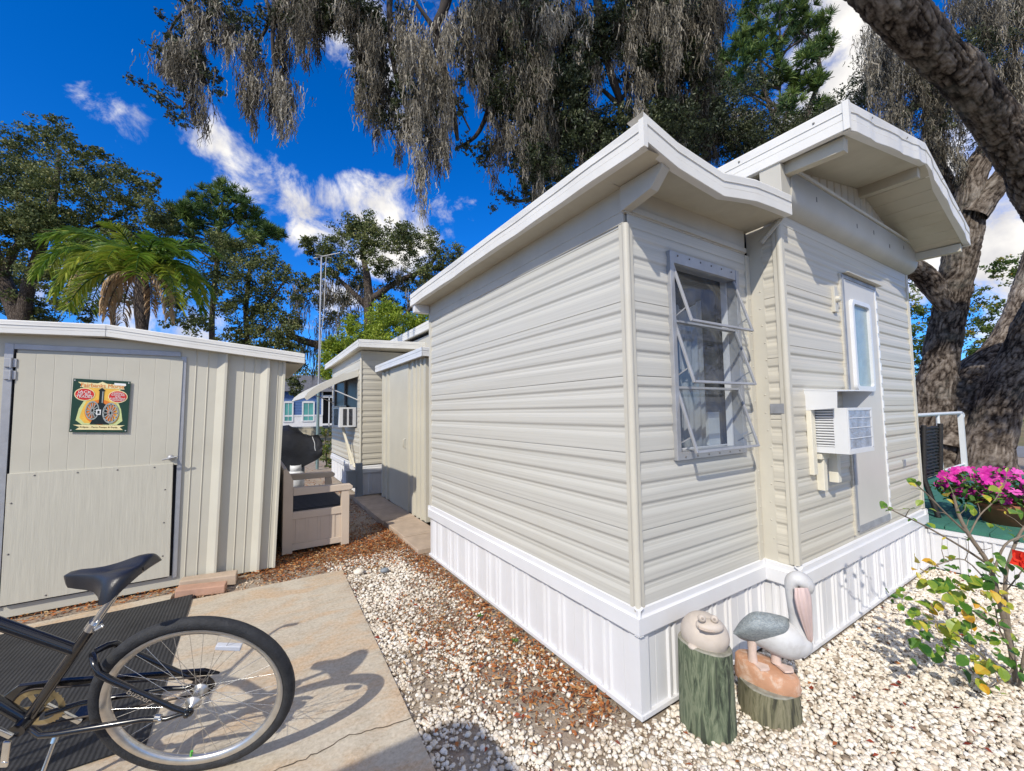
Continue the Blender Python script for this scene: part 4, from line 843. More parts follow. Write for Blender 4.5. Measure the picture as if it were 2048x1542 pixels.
# pelican
m_pel = M('pelican_white', (.56, .56, .56), .5, var=.05, vs=12, bump=.1, bs=60, dirt=(.36, .33, .30), ds=9, damt=.55)
m_wing = M('pelican_wing', (.245, .285, .305), .6, var=.25, vs=5, stretch=(8, 8, 22), bump=.5, bs=20, bstretch=(6, 6, 30), dirt=(.55, .57, .55), ds=16, damt=.85)
m_pink = M('pelican_pink', (.60, .46, .43), .5, var=.08, vs=10, bump=.25, bs=14, bstretch=(60, 60, 3))
m_terra = M('terracotta', (.50, .27, .16), .7, var=.12, vs=9, bump=.3, bs=50, dirt=(.66, .56, .47), ds=15, damt=.95)
pel = thing('pelican_statue', 'painted pelican statue with grey wing and pink pouch standing on a terracotta block', 'pelican statue', (.605, -.325, .14))
dP = depth_of((.605, -.325, .35)); KZ = .2853*dP/820
def loft(mb, pts, n=22, flat=1.0):
    """pts: (zx, zy, ddepth, radius in zoom px)"""
    P = [z7(a, c, dP+d) for a, c, d, r_ in pts]; rs = [r_*KZ for *_, r_ in pts]; mb.tube(P, rs, n)
b = MB()
loft(b, smooth_path([(592, 655, .05, 4), (640, 655, .045, 42), (720, 640, .03, 84), (820, 650, .01, 112), (920, 680, -.01, 124), (1000, 705, -.02, 118), (1060, 725, -.03, 92), (1100, 745, -.03, 45), (1112, 750, -.03, 6)], 4))
loft(b, smooth_path([(1010, 700, -.02, 92), (1040, 630, -.03, 68), (1032, 560, -.03, 50), (1010, 470, -.03, 40), (994, 390, -.03, 36), (990, 320, -.03, 40), (1006, 285, -.03, 50), (1045, 280, -.035, 58), (1085, 310, -.04, 56), (1108, 350, -.045, 40), (1122, 378, -.05, 16)], 4))
b.build('body', m_pel, pel)
b = MB(); rows = []
for i, (zx, zt, zb, off) in enumerate(smooth_path([(584, 640, 655, .0), (640, 560, 680, -.045), (715, 505, 705, -.085), (800, 505, 715, -.105), (880, 520, 712, -.11), (950, 540, 690, -.10), (985, 565, 655, -.06)], 4)):
    r_ = []
    for j in range(9):
        q = j/8; r_.append(z7(zx, zt+(zb-zt)*q, dP+.05*(1-q)**2+off*math.sin(math.pi*(.18+.72*q))))
    r_ = [z7(zx, zt+14, dP+.09)]+r_+[z7(zx, zb+4, dP+off*.2)]
    rows.append(r_)
b.sheet(rows, sm=True); b.build('wing', m_wing, pel)
b = MB(); rows = []
for zx, zy, w, d in ((1060, 335, 50, -.075), (1070, 400, 62, -.088), (1082, 480, 56, -.092), (1098, 570, 42, -.09), (1112, 640, 30, -.085), (1124, 700, 18, -.08), (1130, 720, 3, -.078)):
    r_ = [z7(zx+w*math.cos(a), zy, dP+d-w*KZ*.75*math.sin(a)+(.004*math.sin(a*9))) for a in np.linspace(math.pi*1.1, -math.pi*.1, 19)]; r_.append(z7(zx, zy, dP+d+.02)); r_.append(r_[0]); rows.append(r_)
b.sheet(rows, sm=True); b.build('pouch', m_pink, pel)
b = MB(); b.tube([z7(x, y, dP+d) for x, y, d in ((1012, 330, -.08), (1022, 400, -.09), (1048, 500, -.095), (1082, 610, -.09), (1120, 716, -.08))], [.004, .006, .006, .005, .004], 8); b.tube([z7(x, y, dP+d) for x, y, d in ((1122, 385, -.07), (1136, 500, -.075), (1139, 620, -.075), (1134, 716, -.075))], [.005, .005, .005, .005], 8); b.build('bill', m_pel, pel)
b = MB(); blob(b, z7(1056, 342, dP-.083), fax, (.006, .006, .006), 12, 8); b.build('eye', m_dark, pel)
# block and feet
U1 = (FR*.80-FB*.62).normalized(); U2 = UPZ.cross(U1).normalized(); bc = Vector((.60, -.325, 0))
def oval(sx, sy, z, tl=0): return [bc+U1*sx*math.cos(a)+U2*sy*math.sin(a)+UPZ*(z-tl*math.cos(a)) for a in np.linspace(0, 2*math.pi, 33)]
b = MB(); b.sheet([oval(.148, .093, .13), oval(.152, .096, .15), oval(.145, .092, .215, .02), oval(.135, .085, .225, .022), oval(.06, .04, .23, .01), oval(.002, .002, .232)], sm=True); b.build('block', m_terra, pel)
b = MB()
for q, dz in (((-.055, -.035), 0), ((.045, .02), 0)):
    ft = bc+U1*q[0]+U2*q[1]+UPZ*.228; b.tube([ft+UPZ*.15, ft+UPZ*.06, ft+UPZ*.01], [.026, .020, .024], 12)
    fd = (U1*.85-U2*.35).normalized(); sd = UPZ.cross(fd); b.prism([ft+sd*.012, ft-sd*.012, ft+fd*.06-sd*.035, ft+fd*.075-sd*.012, ft+fd*.08+sd*.01, ft+fd*.06+sd*.034], UPZ*.010)
b.build('leg', M('pelican_leg', (.64, .50, .43), .6, var=.1, vs=20), pel)

# ================================================================== DECK with rail
deck = thing('deck', 'raised deck with green carpeted boards, white skirting and a white pipe handrail', 'deck', (6, -1.2, 0))
m_green = M('green_outdoor_carpet', (.045, .17, .125), .9, var=.12, vs=10, bump=.4, bs=90)
b = MB()
yy = -3.2
while yy < .44: b.box(3.88, 9.4, yy, yy+.136, .385, .42); yy += .142
b.build('floor_boards', m_green, deck)
b = MB(); skirt(b, 'y', 3.905, -3.2, YG+.02, 0, .36, ph=.03); b.box(3.90, 9.4, .43, .45, 0, .385); b.build('skirting_panel', m_white, deck)
b = MB(); b.box(3.885, 3.91, -3.2, YG-.037, .335, .384); b.build('skirting_band', m_white, deck, bevel=.003)
b = MB(); rl = [(4.0, .40, 1.41), (6.5, .40, 1.42), (8.9, .40, 1.42), (9.2, .40, 1.415), (9.32, .40, 1.38), (9.26, .40, 1.33)]
b.tube([Vector(p_) for p_ in smooth_path(rl, 4)], .028, 10)
for x in (4.05, 5.6, 6.55, 7.7): b.tube([(x, .40, .42), (x, .40, 1.41)], .024, 8)
b.box(9.10, 9.17, .36, .43, .42, 1.40); b.tube([(4.05, .40, .52), (9.12, .40, .50)], .02, 8); b.build('handrail', m_white2, deck)
# wicker chair
m_wick = M('black_wicker', (.022, .020, .019), .55, var=.3, vs=50, bump=.8, bs=70, bstretch=(1, 1, 2.2))
chair = thing('wicker_chair', 'black wicker chair on the green deck at the corner of the home', 'chair', (4.6, .05, .42))
b = MB()
for i in range(15): z = .80+i*.037; b.tube([Vector((4.30+.62*k/8, -.13+.012*math.sin(i+k*math.pi)-.05*(z-.8), z+.004*math.sin(k*2.2+i))) for k in range(9)], .017, 6)
b.build('backrest', m_wick, chair)
b = MB(); b.box(4.30, 4.92, -.12, .45, .80, .86); b.build('seat', m_wick, chair, bevel=.01)
for x, y_, up in ((4.30, -.15, 1), (4.92, -.15, 1), (4.30, .45, 0), (4.92, .45, 0)):
    b = MB(); b.tube([(x+(.05 if x > 4.5 else -.05), y_-(.10 if up else 0), .42), (x, y_, .80), (x, y_-.03, 1.36 if up else 1.05)], .024, 8); b.build('leg', m_wick, chair)
for x in (4.30, 4.92): b = MB(); b.box(x-.03, x+.03, -.15, .47, 1.03, 1.07); b.build('armrest', m_wick, chair, bevel=.01)
# potted flowers
m_leafp = tone_mat('flower_leaf', [(0, (.03, .09, .015)), (.6, (.07, .17, .03)), (1, (.20, .28, .05))], .5, .25)
pot = thing('flower_pot', 'terracotta pot of bright magenta flowers on the edge of the green deck', 'flower pot', (4.5, -.68, .42))
b = MB(); b.lathe([(0, 0), (.17, 0), (.20, .14), (.225, .15), (.225, .20), (.205, .20), (.20, .18), (0, .18)], (4.5, -.68, .42), 28); b.build('pot', M('terracotta_pot', (.32, .12, .06), .75, var=.15, vs=8, bump=.2), pot)
def leaf_shape(c, d, up, L, W, fold=.15, k=4):
    d = d.normalized(); s_ = d.cross(up).normalized(); u_ = s_.cross(d).normalized(); prof = [(0, .02), (.22, .36), (.5, .5), (.78, .32), (1, .0)]
    lft = [c+d*(q*L)+s_*(w*W)+u_*(fold*W*w*2-.12*L*q*q) for q, w in prof]; mid = [c+d*(q*L)+u_*(-.12*L*q*q) for q, w in prof]; rgt = [c+d*(q*L)-s_*(w*W)+u_*(fold*W*w*2-.12*L*q*q) for q, w in prof]
    return lft+mid+rgt, [(i+a*5, i+1+a*5, i+1+(a+1)*5, i+(a+1)*5) for a in (0, 1) for i in range(4)]
def rv(r_=1): 
    while True:
        v = Vector((rnd.uniform(-1, 1), rnd.uniform(-1, 1), rnd.uniform(-1, 1)))
        if .1 < v.length < 1: return v.normalized()*r_
fl = []
for i in range(400):
    if len(fl) >= 105: break
    q = rv(rnd.random()**.33); p_ = Vector((4.5+q.x*.40, -.66+q.y*.52, .78+q.z*.15)); 
    if all((p_-w).length > .055 for w in fl): fl.append(p_)
V, F, T = [], [], []
for i in range(760):
    q = rv(rnd.random()**.4); p_ = Vector((4.5+q.x*.42, -.66+q.y*.54, .72+q.z*.19)); v, f = leaf_shape(p_, rv()+Vector((0, 0, .3)), Vector((0, 0, 1)), rnd.uniform(.05, .08), .035); k = len(V); V += v; F += [tuple(a+k for a in g) for g in f]; T += [rnd.random()]*len(f)
link_mesh('leaves', V, F, m_leafp, pot, tone=T)
m_mag = tone_mat('magenta_petal', [(0, (.42, .012, .24)), (.5, (.70, .03, .38)), (1, (.80, .14, .52))], .5, .2)
V, F, T = [], [], []
for p_ in fl:
    nrm = (Vector((-.75, -.55, .5))+rv(.6)).normalized(); a = nrm.orthogonal().normalized(); c = nrm.cross(a); r_ = rnd.uniform(.036, .052); tn = rnd.random()
    for j in range(5):
        an = 2*math.pi*j/5; pts = [p_+nrm*.0]+[p_+(a*math.cos(an+da)+c*math.sin(an+da))*r_*rr_+nrm*h for da, rr_, h in ((-.62, .55, .008), (-.42, .95, .012), (0, 1.05, .010), (.42, .95, .012), (.62, .55, .008))]
        k = len(V); V += pts; F.append(tuple(range(k, k+6))); T.append(min(1, max(0, tn+rnd.uniform(-.2, .2))))
link_mesh('blossoms', V, F, m_mag, pot, tone=T)
# ================================================================== hibiscus by the gravel
m_stem = M('grey_stem', (.20, .16, .12), .8, var=.2, vs=20, bump=.4, bs=60)
hib = thing('hibiscus_shrub', 'straggly hibiscus with bare grey stems, yellowing leaves and a red flower', 'shrub', (1.84, -1.0, 0))
stems = [[(2036, 1392, 2.33, 9), (2022, 1300, 2.34, 9), (1998, 1200, 2.36, 9), (1978, 1130, 2.38, 8), (1938, 1070, 2.4, 7), (1918, 1030, 2.42, 6), (1907, 990, 2.44, 4)],
 [(2040, 1395, 2.34, 8), (2016, 1240, 2.4, 7), (2012, 1150, 2.44, 6), (2036, 1075, 2.48, 5), (2060, 1040, 2.5, 4)], [(1978, 1130, 2.38, 5), (1920, 1092, 2.3, 4), (1850, 1052, 2.25, 3), (1800, 1028, 2.2, 2.4), (1768, 1012, 2.18, 1.6)],
 [(1938, 1070, 2.4, 4), (1895, 1030, 2.36, 3.2), (1858, 992, 2.34, 2.6), (1832, 968, 2.32, 1.6)], [(1985, 1150, 2.38, 5), (2010, 1090, 2.4, 4), (2050, 1070, 2.42, 3), (2080, 1050, 2.4, 3)],
 [(2030, 1370, 2.33, 6), (1985, 1330, 2.25, 4), (1940, 1290, 2.2, 3), (1900, 1260, 2.16, 2), (1862, 1240, 2.14, 1.4)], [(2012, 1260, 2.35, 5), (1960, 1230, 2.28, 3), (1910, 1200, 2.24, 2.4), (1880, 1165, 2.2, 1.6)],
 [(2005, 1230, 2.36, 4), (1985, 1180, 2.3, 3), (1930, 1120, 2.26, 2.4), (1880, 1128, 2.22, 2), (1862, 1140, 2.2, 1.4)], [(2036, 1392, 2.3, 6), (2050, 1300, 2.26, 5), (2075, 1220, 2.24, 4)], [(1938, 1070, 2.4, 3), (1960, 1030, 2.44, 2.6), (1990, 1000, 2.46, 2), (2010, 960, 2.48, 1.4)],
 [(1998, 1200, 2.36, 3), (2030, 1160, 2.3, 2.4), (2060, 1120, 2.28, 2)], [(2025, 1340, 2.3, 4), (1990, 1370, 2.2, 2.6), (1965, 1380, 2.16, 1.6)], [(2022, 1300, 2.34, 3), (2000, 1260, 2.2, 2.4), (1990, 1215, 2.16, 1.6)]]
V = MB(); tips = []
for st in stems:
    sp_ = smooth_path(st, 4); P = [at(a, c, d) for a, c, d, r_ in sp_]; V.tube(P, [max(.0014, r_*d/820*.5) for a, c, d, r_ in sp_], 7); tips += [(P[i], (P[i]-P[i-1]).normalized()) for i in range(len(P)//2, len(P))]
    for i in range(len(P)//3, len(P)-1, 3):
        e = P[i]+rv(.07)+Vector((0, 0, .05)); V.tube([P[i], P[i].lerp(e, .5)+rv(.01), e], [.0022, .0018, .001], 5, cap=False); tips.append((e, (e-P[i]).normalized()))
V.build('stems', m_stem, hib)
m_hleaf = tone_mat('hibiscus_leaf', [(0, (.022, .09, .012)), (.35, (.08, .20, .022)), (.6, (.27, .36, .04)), (.8, (.58, .46, .05)), (1, (.62, .32, .02))], .4, .3, .5)
lp = [(1775, 1012, 26, .35), (1790, 1022, 20, .4), (1832, 965, 26, .45), (1822, 972, 18, .75), (1852, 1008, 22, .5), (1862, 1055, 28, .5), (1855, 1135, 40, .9), (1850, 1150, 30, .85), (1800, 1195, 24, .45), (1815, 1205, 24, .4), (1870, 1180, 34, .55), (1880, 1170, 40, .35), (1905, 1180, 40, .45), (1920, 1190, 36, .6), (1868, 1215, 36, .3), (1895, 1215, 42, .55), (1910, 1200, 44, .6), (1930, 1215, 40, .3), (1840, 1215, 34, .5), (1850, 1232, 36, .45), (1830, 1230, 26, .5), (1878, 1228, 40, 1.), (1935, 1232, 40, .95), (1950, 1238, 30, .92), (1850, 1262, 34, .45), (1835, 1250, 30, .35), (1870, 1255, 40, .65), (1890, 1262, 44, .62), (1905, 1255, 40, .55), (1915, 1270, 36, .35), (1850, 1290, 36, .3), (1845, 1305, 34, .4), (1858, 1280, 40, .2), (1900, 1285, 28, .5), (1898, 1315, 42, .25), (1905, 1310, 40, .4), (1955, 1285, 26, .5), (1970, 1280, 24, .4), (1960, 1335, 44, .55), (1965, 1350, 55, .7), (1985, 1352, 44, .9), (1990, 1330, 40, .5), (1945, 1325, 40, .3), (2012, 1345, 32, .5), (2020, 1325, 34, .2), (2030, 1310, 30, .2), (1968, 1175, 38, .6), (1975, 1170, 36, .4), (1995, 1155, 34, .65), (1990, 1190, 30, .85), (2005, 1205, 30, .8), (1970, 1190, 30, .75), (2000, 1120, 32, .25), (1960, 1138, 30, .25), (1975, 1135, 26, .3), (1920, 1122, 26, .5), (1895, 1140, 24, .3), (1900, 1150, 22, .2), (2035, 1140, 30, .4), (2040, 1180, 30, .3), (2030, 1040, 36, .45), (2042, 1030, 40, .35), (1985, 1055, 26, .5), (1998, 1060, 26, .35), (2020, 1065, 24, .3), (1942, 1018, 26, .4), (1955, 1024, 22, .55), (1975, 1000, 30, .7), (1985, 990, 30, .6), (1902, 995, 24, .85), (2005, 1260, 30, .2), (2020, 1280, 30, .6), (2044, 1345, 34, .3), (1950, 1255, 34, .35), (1925, 1160, 26, .35), (2010, 1290, 26, .5), (1940, 1200, 38, .4), (1962, 1260, 30, .3)]
VV, FF, TT = [], [], []
lp += [(px+rnd.uniform(-26, 26), py+rnd.uniform(-22, 26), s_*rnd.uniform(.6, .9), min(1, max(0, tn+rnd.uniform(-.25, .15)))) for px, py, s_, tn in lp*3 if py > 1110 and rnd.random() < .75]
for px, py, s_, tn in lp:
    c = at(px-.3*s_, py-.35*s_, rnd.uniform(2.12, 2.38)); L = s_*2.25/820*rnd.uniform(.6, .88)
    d = Vector((rnd.uniform(-1, 1), rnd.uniform(-.9, .4), rnd.uniform(-.9, .15))); v, f = leaf_shape(c, d, Vector((-.45+rnd.uniform(-.5, .5), -.4+rnd.uniform(-.5, .5), .9)), L, L*.72, .22); k = len(VV); VV += v; FF += [tuple(a+k for a in g) for g in f]; TT += [min(1, max(0, tn+rnd.uniform(-.08, .08)+(.10 if i in (0, 3, 4, 7) else 0))) for i in range(8)]
for p_, d_ in tips:
    if rnd.random() < .55:
        L = rnd.uniform(.02, .05); v, f = leaf_shape(p_, d_+rv(.7), Vector((0, 0, 1))+rv(.4), L, L*.55, .2); k = len(VV); VV += v; FF += [tuple(a+k for a in g) for g in f]; TT += [rnd.choice((.15, .3, .4, .55, .8))]*8
link_mesh('leaves', VV, FF, m_hleaf, hib, tone=TT)
VV, FF, TT = [], [], []; c = at(2043, 1122, 2.2); nrm = Vector((-.7, -.6, .3)).normalized(); a = nrm.orthogonal().normalized(); e = nrm.cross(a)
for j in range(5):
    an = 2*math.pi*j/5+.4; d = a*math.cos(an)+e*math.sin(an)+nrm*.35; v, f = leaf_shape(c, d, nrm+rv(.25), .066, .072, .35); k = len(VV); VV += v; FF += [tuple(q+k for q in g) for g in f]; TT += [rnd.random() for _ in range(8)]
link_mesh('flower', VV, FF, tone_mat('red_petal', [(0, (.34, .004, .006)), (1, (.85, .06, .03))], .5, .2), hib, tone=TT)
b = MB(); b.tube([c, c+nrm*.06-Vector((0, 0, .005))], [.003, .002], 6); b.build('stamen', M('stamen_red', (.7, .08, .04), .5), hib)
# ================================================================== GROUND
m, t, bb, out = newmat('yard_soil'); m_soil = m
co = t.coords(); n1 = t.noise(co, .9, 6, .65, .3); n2 = t.noise(co, 60, 4, .7); n3 = t.noise(co, 3.5, 5, .6)
c = t.ramp(n1, [(.32, (.27, .20, .14)), (.5, (.36, .30, .235)), (.68, (.43, .385, .32))]); c = t.mix(.45, c, t.ramp(n2, [(.35, (.14, .10, .07)), (.6, (.44, .37, .29)), (.75, (.66, .60, .50))])); c = t.mix(t.math('MULTIPLY', t.ramp(n3, [(.5, 0.), (.7, 1.)]), .5), c, (.23, .095, .04))
t.l(c, bb.inputs['Base Color']); bb.inputs['Roughness'].default_value = .95
bp = t.n('ShaderNodeBump'); bp.inputs['Strength'].default_value = .7; bp.inputs['Distance'].default_value = .012; t.l(n2, bp.inputs['Height']); t.l(bp.outputs[0], bb.inputs['Normal'])
g = MB(); g.quad((-300, -300, -.03), (300, -300, -.03), (300, 300, -.03), (-300, 300, -.03)); tag(g.build('ground', m_soil), kind='structure')
m_grass = M('dry_lawn', (.20, .155, .07), .9, var=.3, vs=.6, dirt=(.10, .14, .04), ds=.3, damt=.8, bump=.6, bs=30)
g = MB(); g.quad((20, -12, -.024), (90, -12, -.024), (90, 60, -.024), (20, 60, -.024)); g.quad((-60, 14, -.024), (9, 14, -.024), (30, 48, -.024), (-60, 48, -.024)); tag(g.build('lawn', m_grass), kind='structure')
g = MB(); g.quad((15.2, -30, -.018), (19.6, -30, -.018), (28, 60, -.018), (22, 60, -.018)); tag(g.build('road', M('asphalt', (.20, .20, .205), .9, var=.1, vs=3, bump=.3, bs=80)), kind='structure')
# concrete apron
m, t, bb, out = newmat('old_concrete'); m_conc = m
co = t.coords(); n1 = t.noise(co, 1.3, 6, .65, .5); n2 = t.noise(co, 48, 6, .75); n3 = t.noise(t.coords((1, 2.2, 1)), 1.9, 6, .6, .6); n4 = t.noise(co, 7, 6, .7)
c = t.ramp(n1, [(.3, (.40, .345, .26)), (.5, (.53, .465, .36)), (.7, (.60, .54, .43))]); c = t.mix(t.math('MULTIPLY', t.ramp(n3, [(.45, 0.), (.60, 1.)]), .8), c, (.55, .31, .125))
c = t.mix(t.math('MULTIPLY', t.ramp(n4, [(.48, 0.), (.62, 1.)]), .45), c, (.27, .225, .165))
vo = t.n('ShaderNodeTexVoronoi'); vo.inputs['Scale'].default_value = 42; t.l(co, vo.inputs['Vector']); c = t.mix(t.ramp(vo.outputs['Distance'], [(.10, .75), (.22, 0.)]), c, t.mix(n2, (.62, .58, .50), (.22, .18, .13)))
c = t.mix(.5, c, t.ramp(n2, [(.3, (.24, .195, .14)), (.5, (.50, .44, .345)), (.72, (.74, .67, .56))]))
t.l(c, bb.inputs['Base Color']); bb.inputs['Roughness'].default_value = .88
bp = t.n('ShaderNodeBump'); bp.inputs['Strength'].default_value = .35; bp.inputs['Distance'].default_value = .006; t.l(n2, bp.inputs['Height']); t.l(bp.outputs[0], bb.inputs['Normal'])
g = MB()
edge = [(-.90, 3.01), (-.925, 2.3), (-.955, 1.45), (-.975, .9), (-1.0, .32), (-1.03, -.6), (-1.06, -5)]
poly = [(-.90, 3.01), (-1.5, 3.02), (-2.15, 3.05), (-2.27, 3.06), (-2.27, 3.30), (-3.2, 3.24), (-7, 3.3), (-7, -5)]+edge[::-1][:-1]
g.prism([(x, y, -.06) for x, y in poly], (0, 0, .06)); tag(g.build('concrete_slab', m_conc), kind='structure')
g = MB()                                        # cracks
def crack(pts, w): 
    L = []; Rr = []
    for i, (x, y) in enumerate(pts): L.append((x, y-w*rnd.uniform(.4, 1), .0022)); Rr.append((x, y+w*rnd.uniform(.4, 1), .0022))
    g.sheet([L, Rr])
gp = lambda px, py: Vector(CAM+ray(px, py)*(-CAM[2]/ray(px, py)[2]))
cp = [gp(*p_) for p_ in ((840, 1432), (790, 1448), (740, 1462), (700, 1470), (655, 1495), (610, 1518), (560, 1538), (520, 1560))]
cp = [(p_.x, p_.y) for p_ in cp]; cp2 = []
for (xa, ya), (xb, yb) in zip(cp, cp[1:]):
    for k in range(4): cp2.append((xa+(xb-xa)*k/4+rnd.uniform(-.006, .006), ya+(yb-ya)*k/4+rnd.uniform(-.008, .008)))
crack(cp2, .004); tag(g.build('slab_crack', M('crack_dirt', (.09, .07, .05), .95)), kind='structure')
# rubber mat
m, t, bb, out = newmat('ribbed_mat')
co = t.coords(); wv = t.n('ShaderNodeTexWave', wave_type='BANDS', bands_direction='X'); wv.inputs['Scale'].default_value = 14; wv.inputs['Distortion'].default_value = .3; t.l(co, wv.inputs['Vector'])
n1 = t.noise(co, 5, 5, .6); c = t.ramp(n1, [(.3, (.014, .014, .015)), (.7, (.030, .030, .031))]); c = t.mix(t.math('MULTIPLY', t.ramp(t.noise(co, 40, 4, .7), [(.58, 0.), (.78, 1.)]), .25), c, (.12, .11, .10)); t.l(c, bb.inputs['Base Color']); bb.inputs['Roughness'].default_value = .8
bp = t.n('ShaderNodeBump'); bp.inputs['Strength'].default_value = .8; bp.inputs['Distance'].default_value = .004; t.l(wv.outputs['Fac'], bp.inputs['Height']); t.l(bp.outputs[0], bb.inputs['Normal'])
g = MB(); rows = []
for i in range(25):
    u = i/24; rows.append([Vector((-2.112-1.6*v_, 1.2+(3.15-.06*v_-1.2)*u-.0, .008+.004*math.sin(u*9+v_*7))) for v_ in np.linspace(0, 1, 13)])
g.sheet(rows, sm=True); g.sheet([[p_-Vector((0, 0, .012)) for p_ in rows[-1]], rows[-1]]); g.sheet([[r_[0] for r_ in rows], [r_[0]-Vector((0, 0, .012)) for r_ in rows]])
tag(g.build('rubber_mat', m, None, (-2.9, 2, 0)), 'black ribbed rubber mat lying on the concrete before the shed door', 'mat')
g = MB(); g.hexa([(-2.245, 3.20, -.02), (-1.88, 3.09, -.02), (-1.865, 3.215, -.02), (-2.235, 3.345, -.02), (-2.245, 3.20, .05), (-1.88, 3.09, .05), (-1.865, 3.215, .05), (-2.235, 3.345, .05)]); tag(g.build('paver_block', m_paver2, None, (-2.05, 3.2, 0), bevel=.008), 'reddish concrete block at the corner of the black mat', 'paver')
g = MB(); g.hexa([(-2.235, 3.36, -.02), (-1.80, 3.255, -.02), (-1.79, 3.40, -.02), (-2.22, 3.48, -.02), (-2.235, 3.36, .075), (-1.80, 3.255, .075), (-1.79, 3.40, .075), (-2.22, 3.48, .075)]); tag(g.build('paver_block', m_paver, None, (-2.0, 3.37, 0), bevel=.008), 'tan concrete block pushed against the foot of the shed wall', 'paver')
# ---------------- gravel: loose stones
def ico():
    p = (1+5**.5)/2; V = np.array([(-1, p, 0), (1, p, 0), (-1, -p, 0), (1, -p, 0), (0, -1, p), (0, 1, p), (0, -1, -p), (0, 1, -p), (p, 0, -1), (p, 0, 1), (-p, 0, -1), (-p, 0, 1)], float); V /= np.linalg.norm(V[0])
    F = np.array([(0, 11, 5), (0, 5, 1), (0, 1, 7), (0, 7, 10), (0, 10, 11), (1, 5, 9), (5, 11, 4), (11, 10, 2), (10, 7, 6), (7, 1, 8), (3, 9, 4), (3, 4, 2), (3, 2, 6), (3, 6, 8), (3, 8, 9), (4, 9, 5), (2, 4, 11), (6, 2, 10), (8, 6, 7), (9, 8, 1)]); return V, F
IV, IF = ico()
def nrand(n, a, b): return NR.uniform(a, b, n)
def vnoise(x, y, s, seed=0):       # cheap smooth value noise
    r_ = np.random.default_rng(seed).random((64, 64)); X, Y = x*s, y*s; xi, yi = np.floor(X).astype(int), np.floor(Y).astype(int); fx, fy = X-xi, Y-yi; fx = fx*fx*(3-2*fx); fy = fy*fy*(3-2*fy)
    g_ = lambda i, j: r_[(xi+i) % 64, (yi+j) % 64]
    return (g_(0, 0)*(1-fx)+g_(1, 0)*fx)*(1-fy)+(g_(0, 1)*(1-fx)+g_(1, 1)*fx)*fy
def in_obst(x, y):
    home_ = ((x > -.035) & (y > -.035) & (x < XT)) | ((x > XT-.035) & (y > YG-.035) & (x < XR+.1)) | ((x > XR-.02) & (y > -3.2) & (x < 9.4))
    slab = (x < -.985+.035*(y-1.2)) & (y < 3.02) | (x < -2.2) & (y < 3.35)
    shed_ = (x < -1.46) & (y > 3.47); pv = (x > -.1) & (y > 3.0) & (x < 1.2)
    post = ((x-.255)**2+(y+.205)**2 < .118**2) | ((x-.605)**2+(y+.325)**2 < .13**2)
    return home_ | slab | shed_ | pv | post
def stones(name, n, x0, x1, y0, y1, dens, smin, smax, zb, mat, tonef, pw=1.6):
    x, y = nrand(n, x0, x1), nrand(n, y0, y1); k = (NR.random(n) < dens(x, y)) & ~in_obst(x, y); x, y = x[k], y[k]; m_ = len(x)
    s_ = smin+(smax-smin)*NR.random(m_)**pw; D = 1+NR.uniform(-.26, .26, (m_, 12)); V = IV[None]*D[:, :, None]*s_[:, None, None]*NR.uniform(.72, 1.2, (m_, 1, 3))
    q = NR.normal(size=(m_, 4)); q /= np.linalg.norm(q, axis=1)[:, None]; w, a, b_, c_ = q.T
    Rr = np.stack([np.stack([1-2*(b_*b_+c_*c_), 2*(a*b_-c_*w), 2*(a*c_+b_*w)], -1), np.stack([2*(a*b_+c_*w), 1-2*(a*a+c_*c_), 2*(b_*c_-a*w)], -1), np.stack([2*(a*c_-b_*w), 2*(b_*c_+a*w), 1-2*(a*a+b_*b_)], -1)], 1)
    V = np.einsum('nij,nkj->nki', Rr, V); V[:, :, 2] *= .78; V += np.stack([x, y, zb(x, y)+s_*NR.uniform(.1, .62, m_)], -1)[:, None]
    F = (IF[None]+12*np.arange(m_)[:, None, None]).reshape(-1, 3); tn = np.repeat(tonef(m_), 20)
    return link_mesh(name, V.reshape(-1, 3), F, mat, None, (0, 0, 0), tone=tn)
def dens_white(x, y):
    n = vnoise(x+9, y+9, 2.1, 1); n2 = vnoise(x+9, y+9, 6, 4); mid = np.clip((n-.25)*1.7, .05, .85)*np.clip((n2-.15)*1.8, .15, 1)
    mid *= np.clip(1.15-.25*np.maximum(0, y-1.0), .18, 1); edge_ = np.clip((-.03-x)/.28, .12, 1); mid = mid*edge_
    right = .96-.25*np.clip((vnoise(x+5, y+5, 3, 6)-.6)*3, 0, 1)
    w = np.clip((x*.6-y*.9+.25)/.55, 0, 1); return mid*(1-w)*.9+right*w
m_stone = tone_mat('white_marble_chips', [(0, (.22, .17, .12)), (.06, (.44, .36, .27)), (.18, (.66, .58, .47)), (.5, (.75, .68, .57)), (.8, (.79, .74, .65)), (1, (.82, .79, .73))], .75, 0, .3, .5, 180)
zb0 = lambda x, y: -.028+0*x
tag(stones('gravel', 38000, -1.1, 4.0, -2.2, 4.0, lambda x, y: dens_white(x, y)*np.where(y > 3.4, .25, 1), .006, .0185, zb0, m_stone, lambda n: NR.random(n)), kind='stuff')
tag(stones('gravel', 30000, -1.02, .0, -1.2, 3.4, lambda x, y: np.clip(.25+(vnoise(x+9, y+9, 2.1, 1)-.25)*1.5+.75*np.clip((.75-y)/.7, 0, 1), .12, 1)*np.clip((vnoise(x+9, y+9, 5, 4)-.1)*1.9, .2, 1)*np.clip(np.maximum((-.02-x)/.16, (.35-y)/.4), .3, 1)*np.clip(1.2-.22*np.maximum(0, y-.6), .4, 1), .004, .0165, lambda x, y: -.022+0*x, m_stone, lambda n: NR.random(n)), kind='stuff')
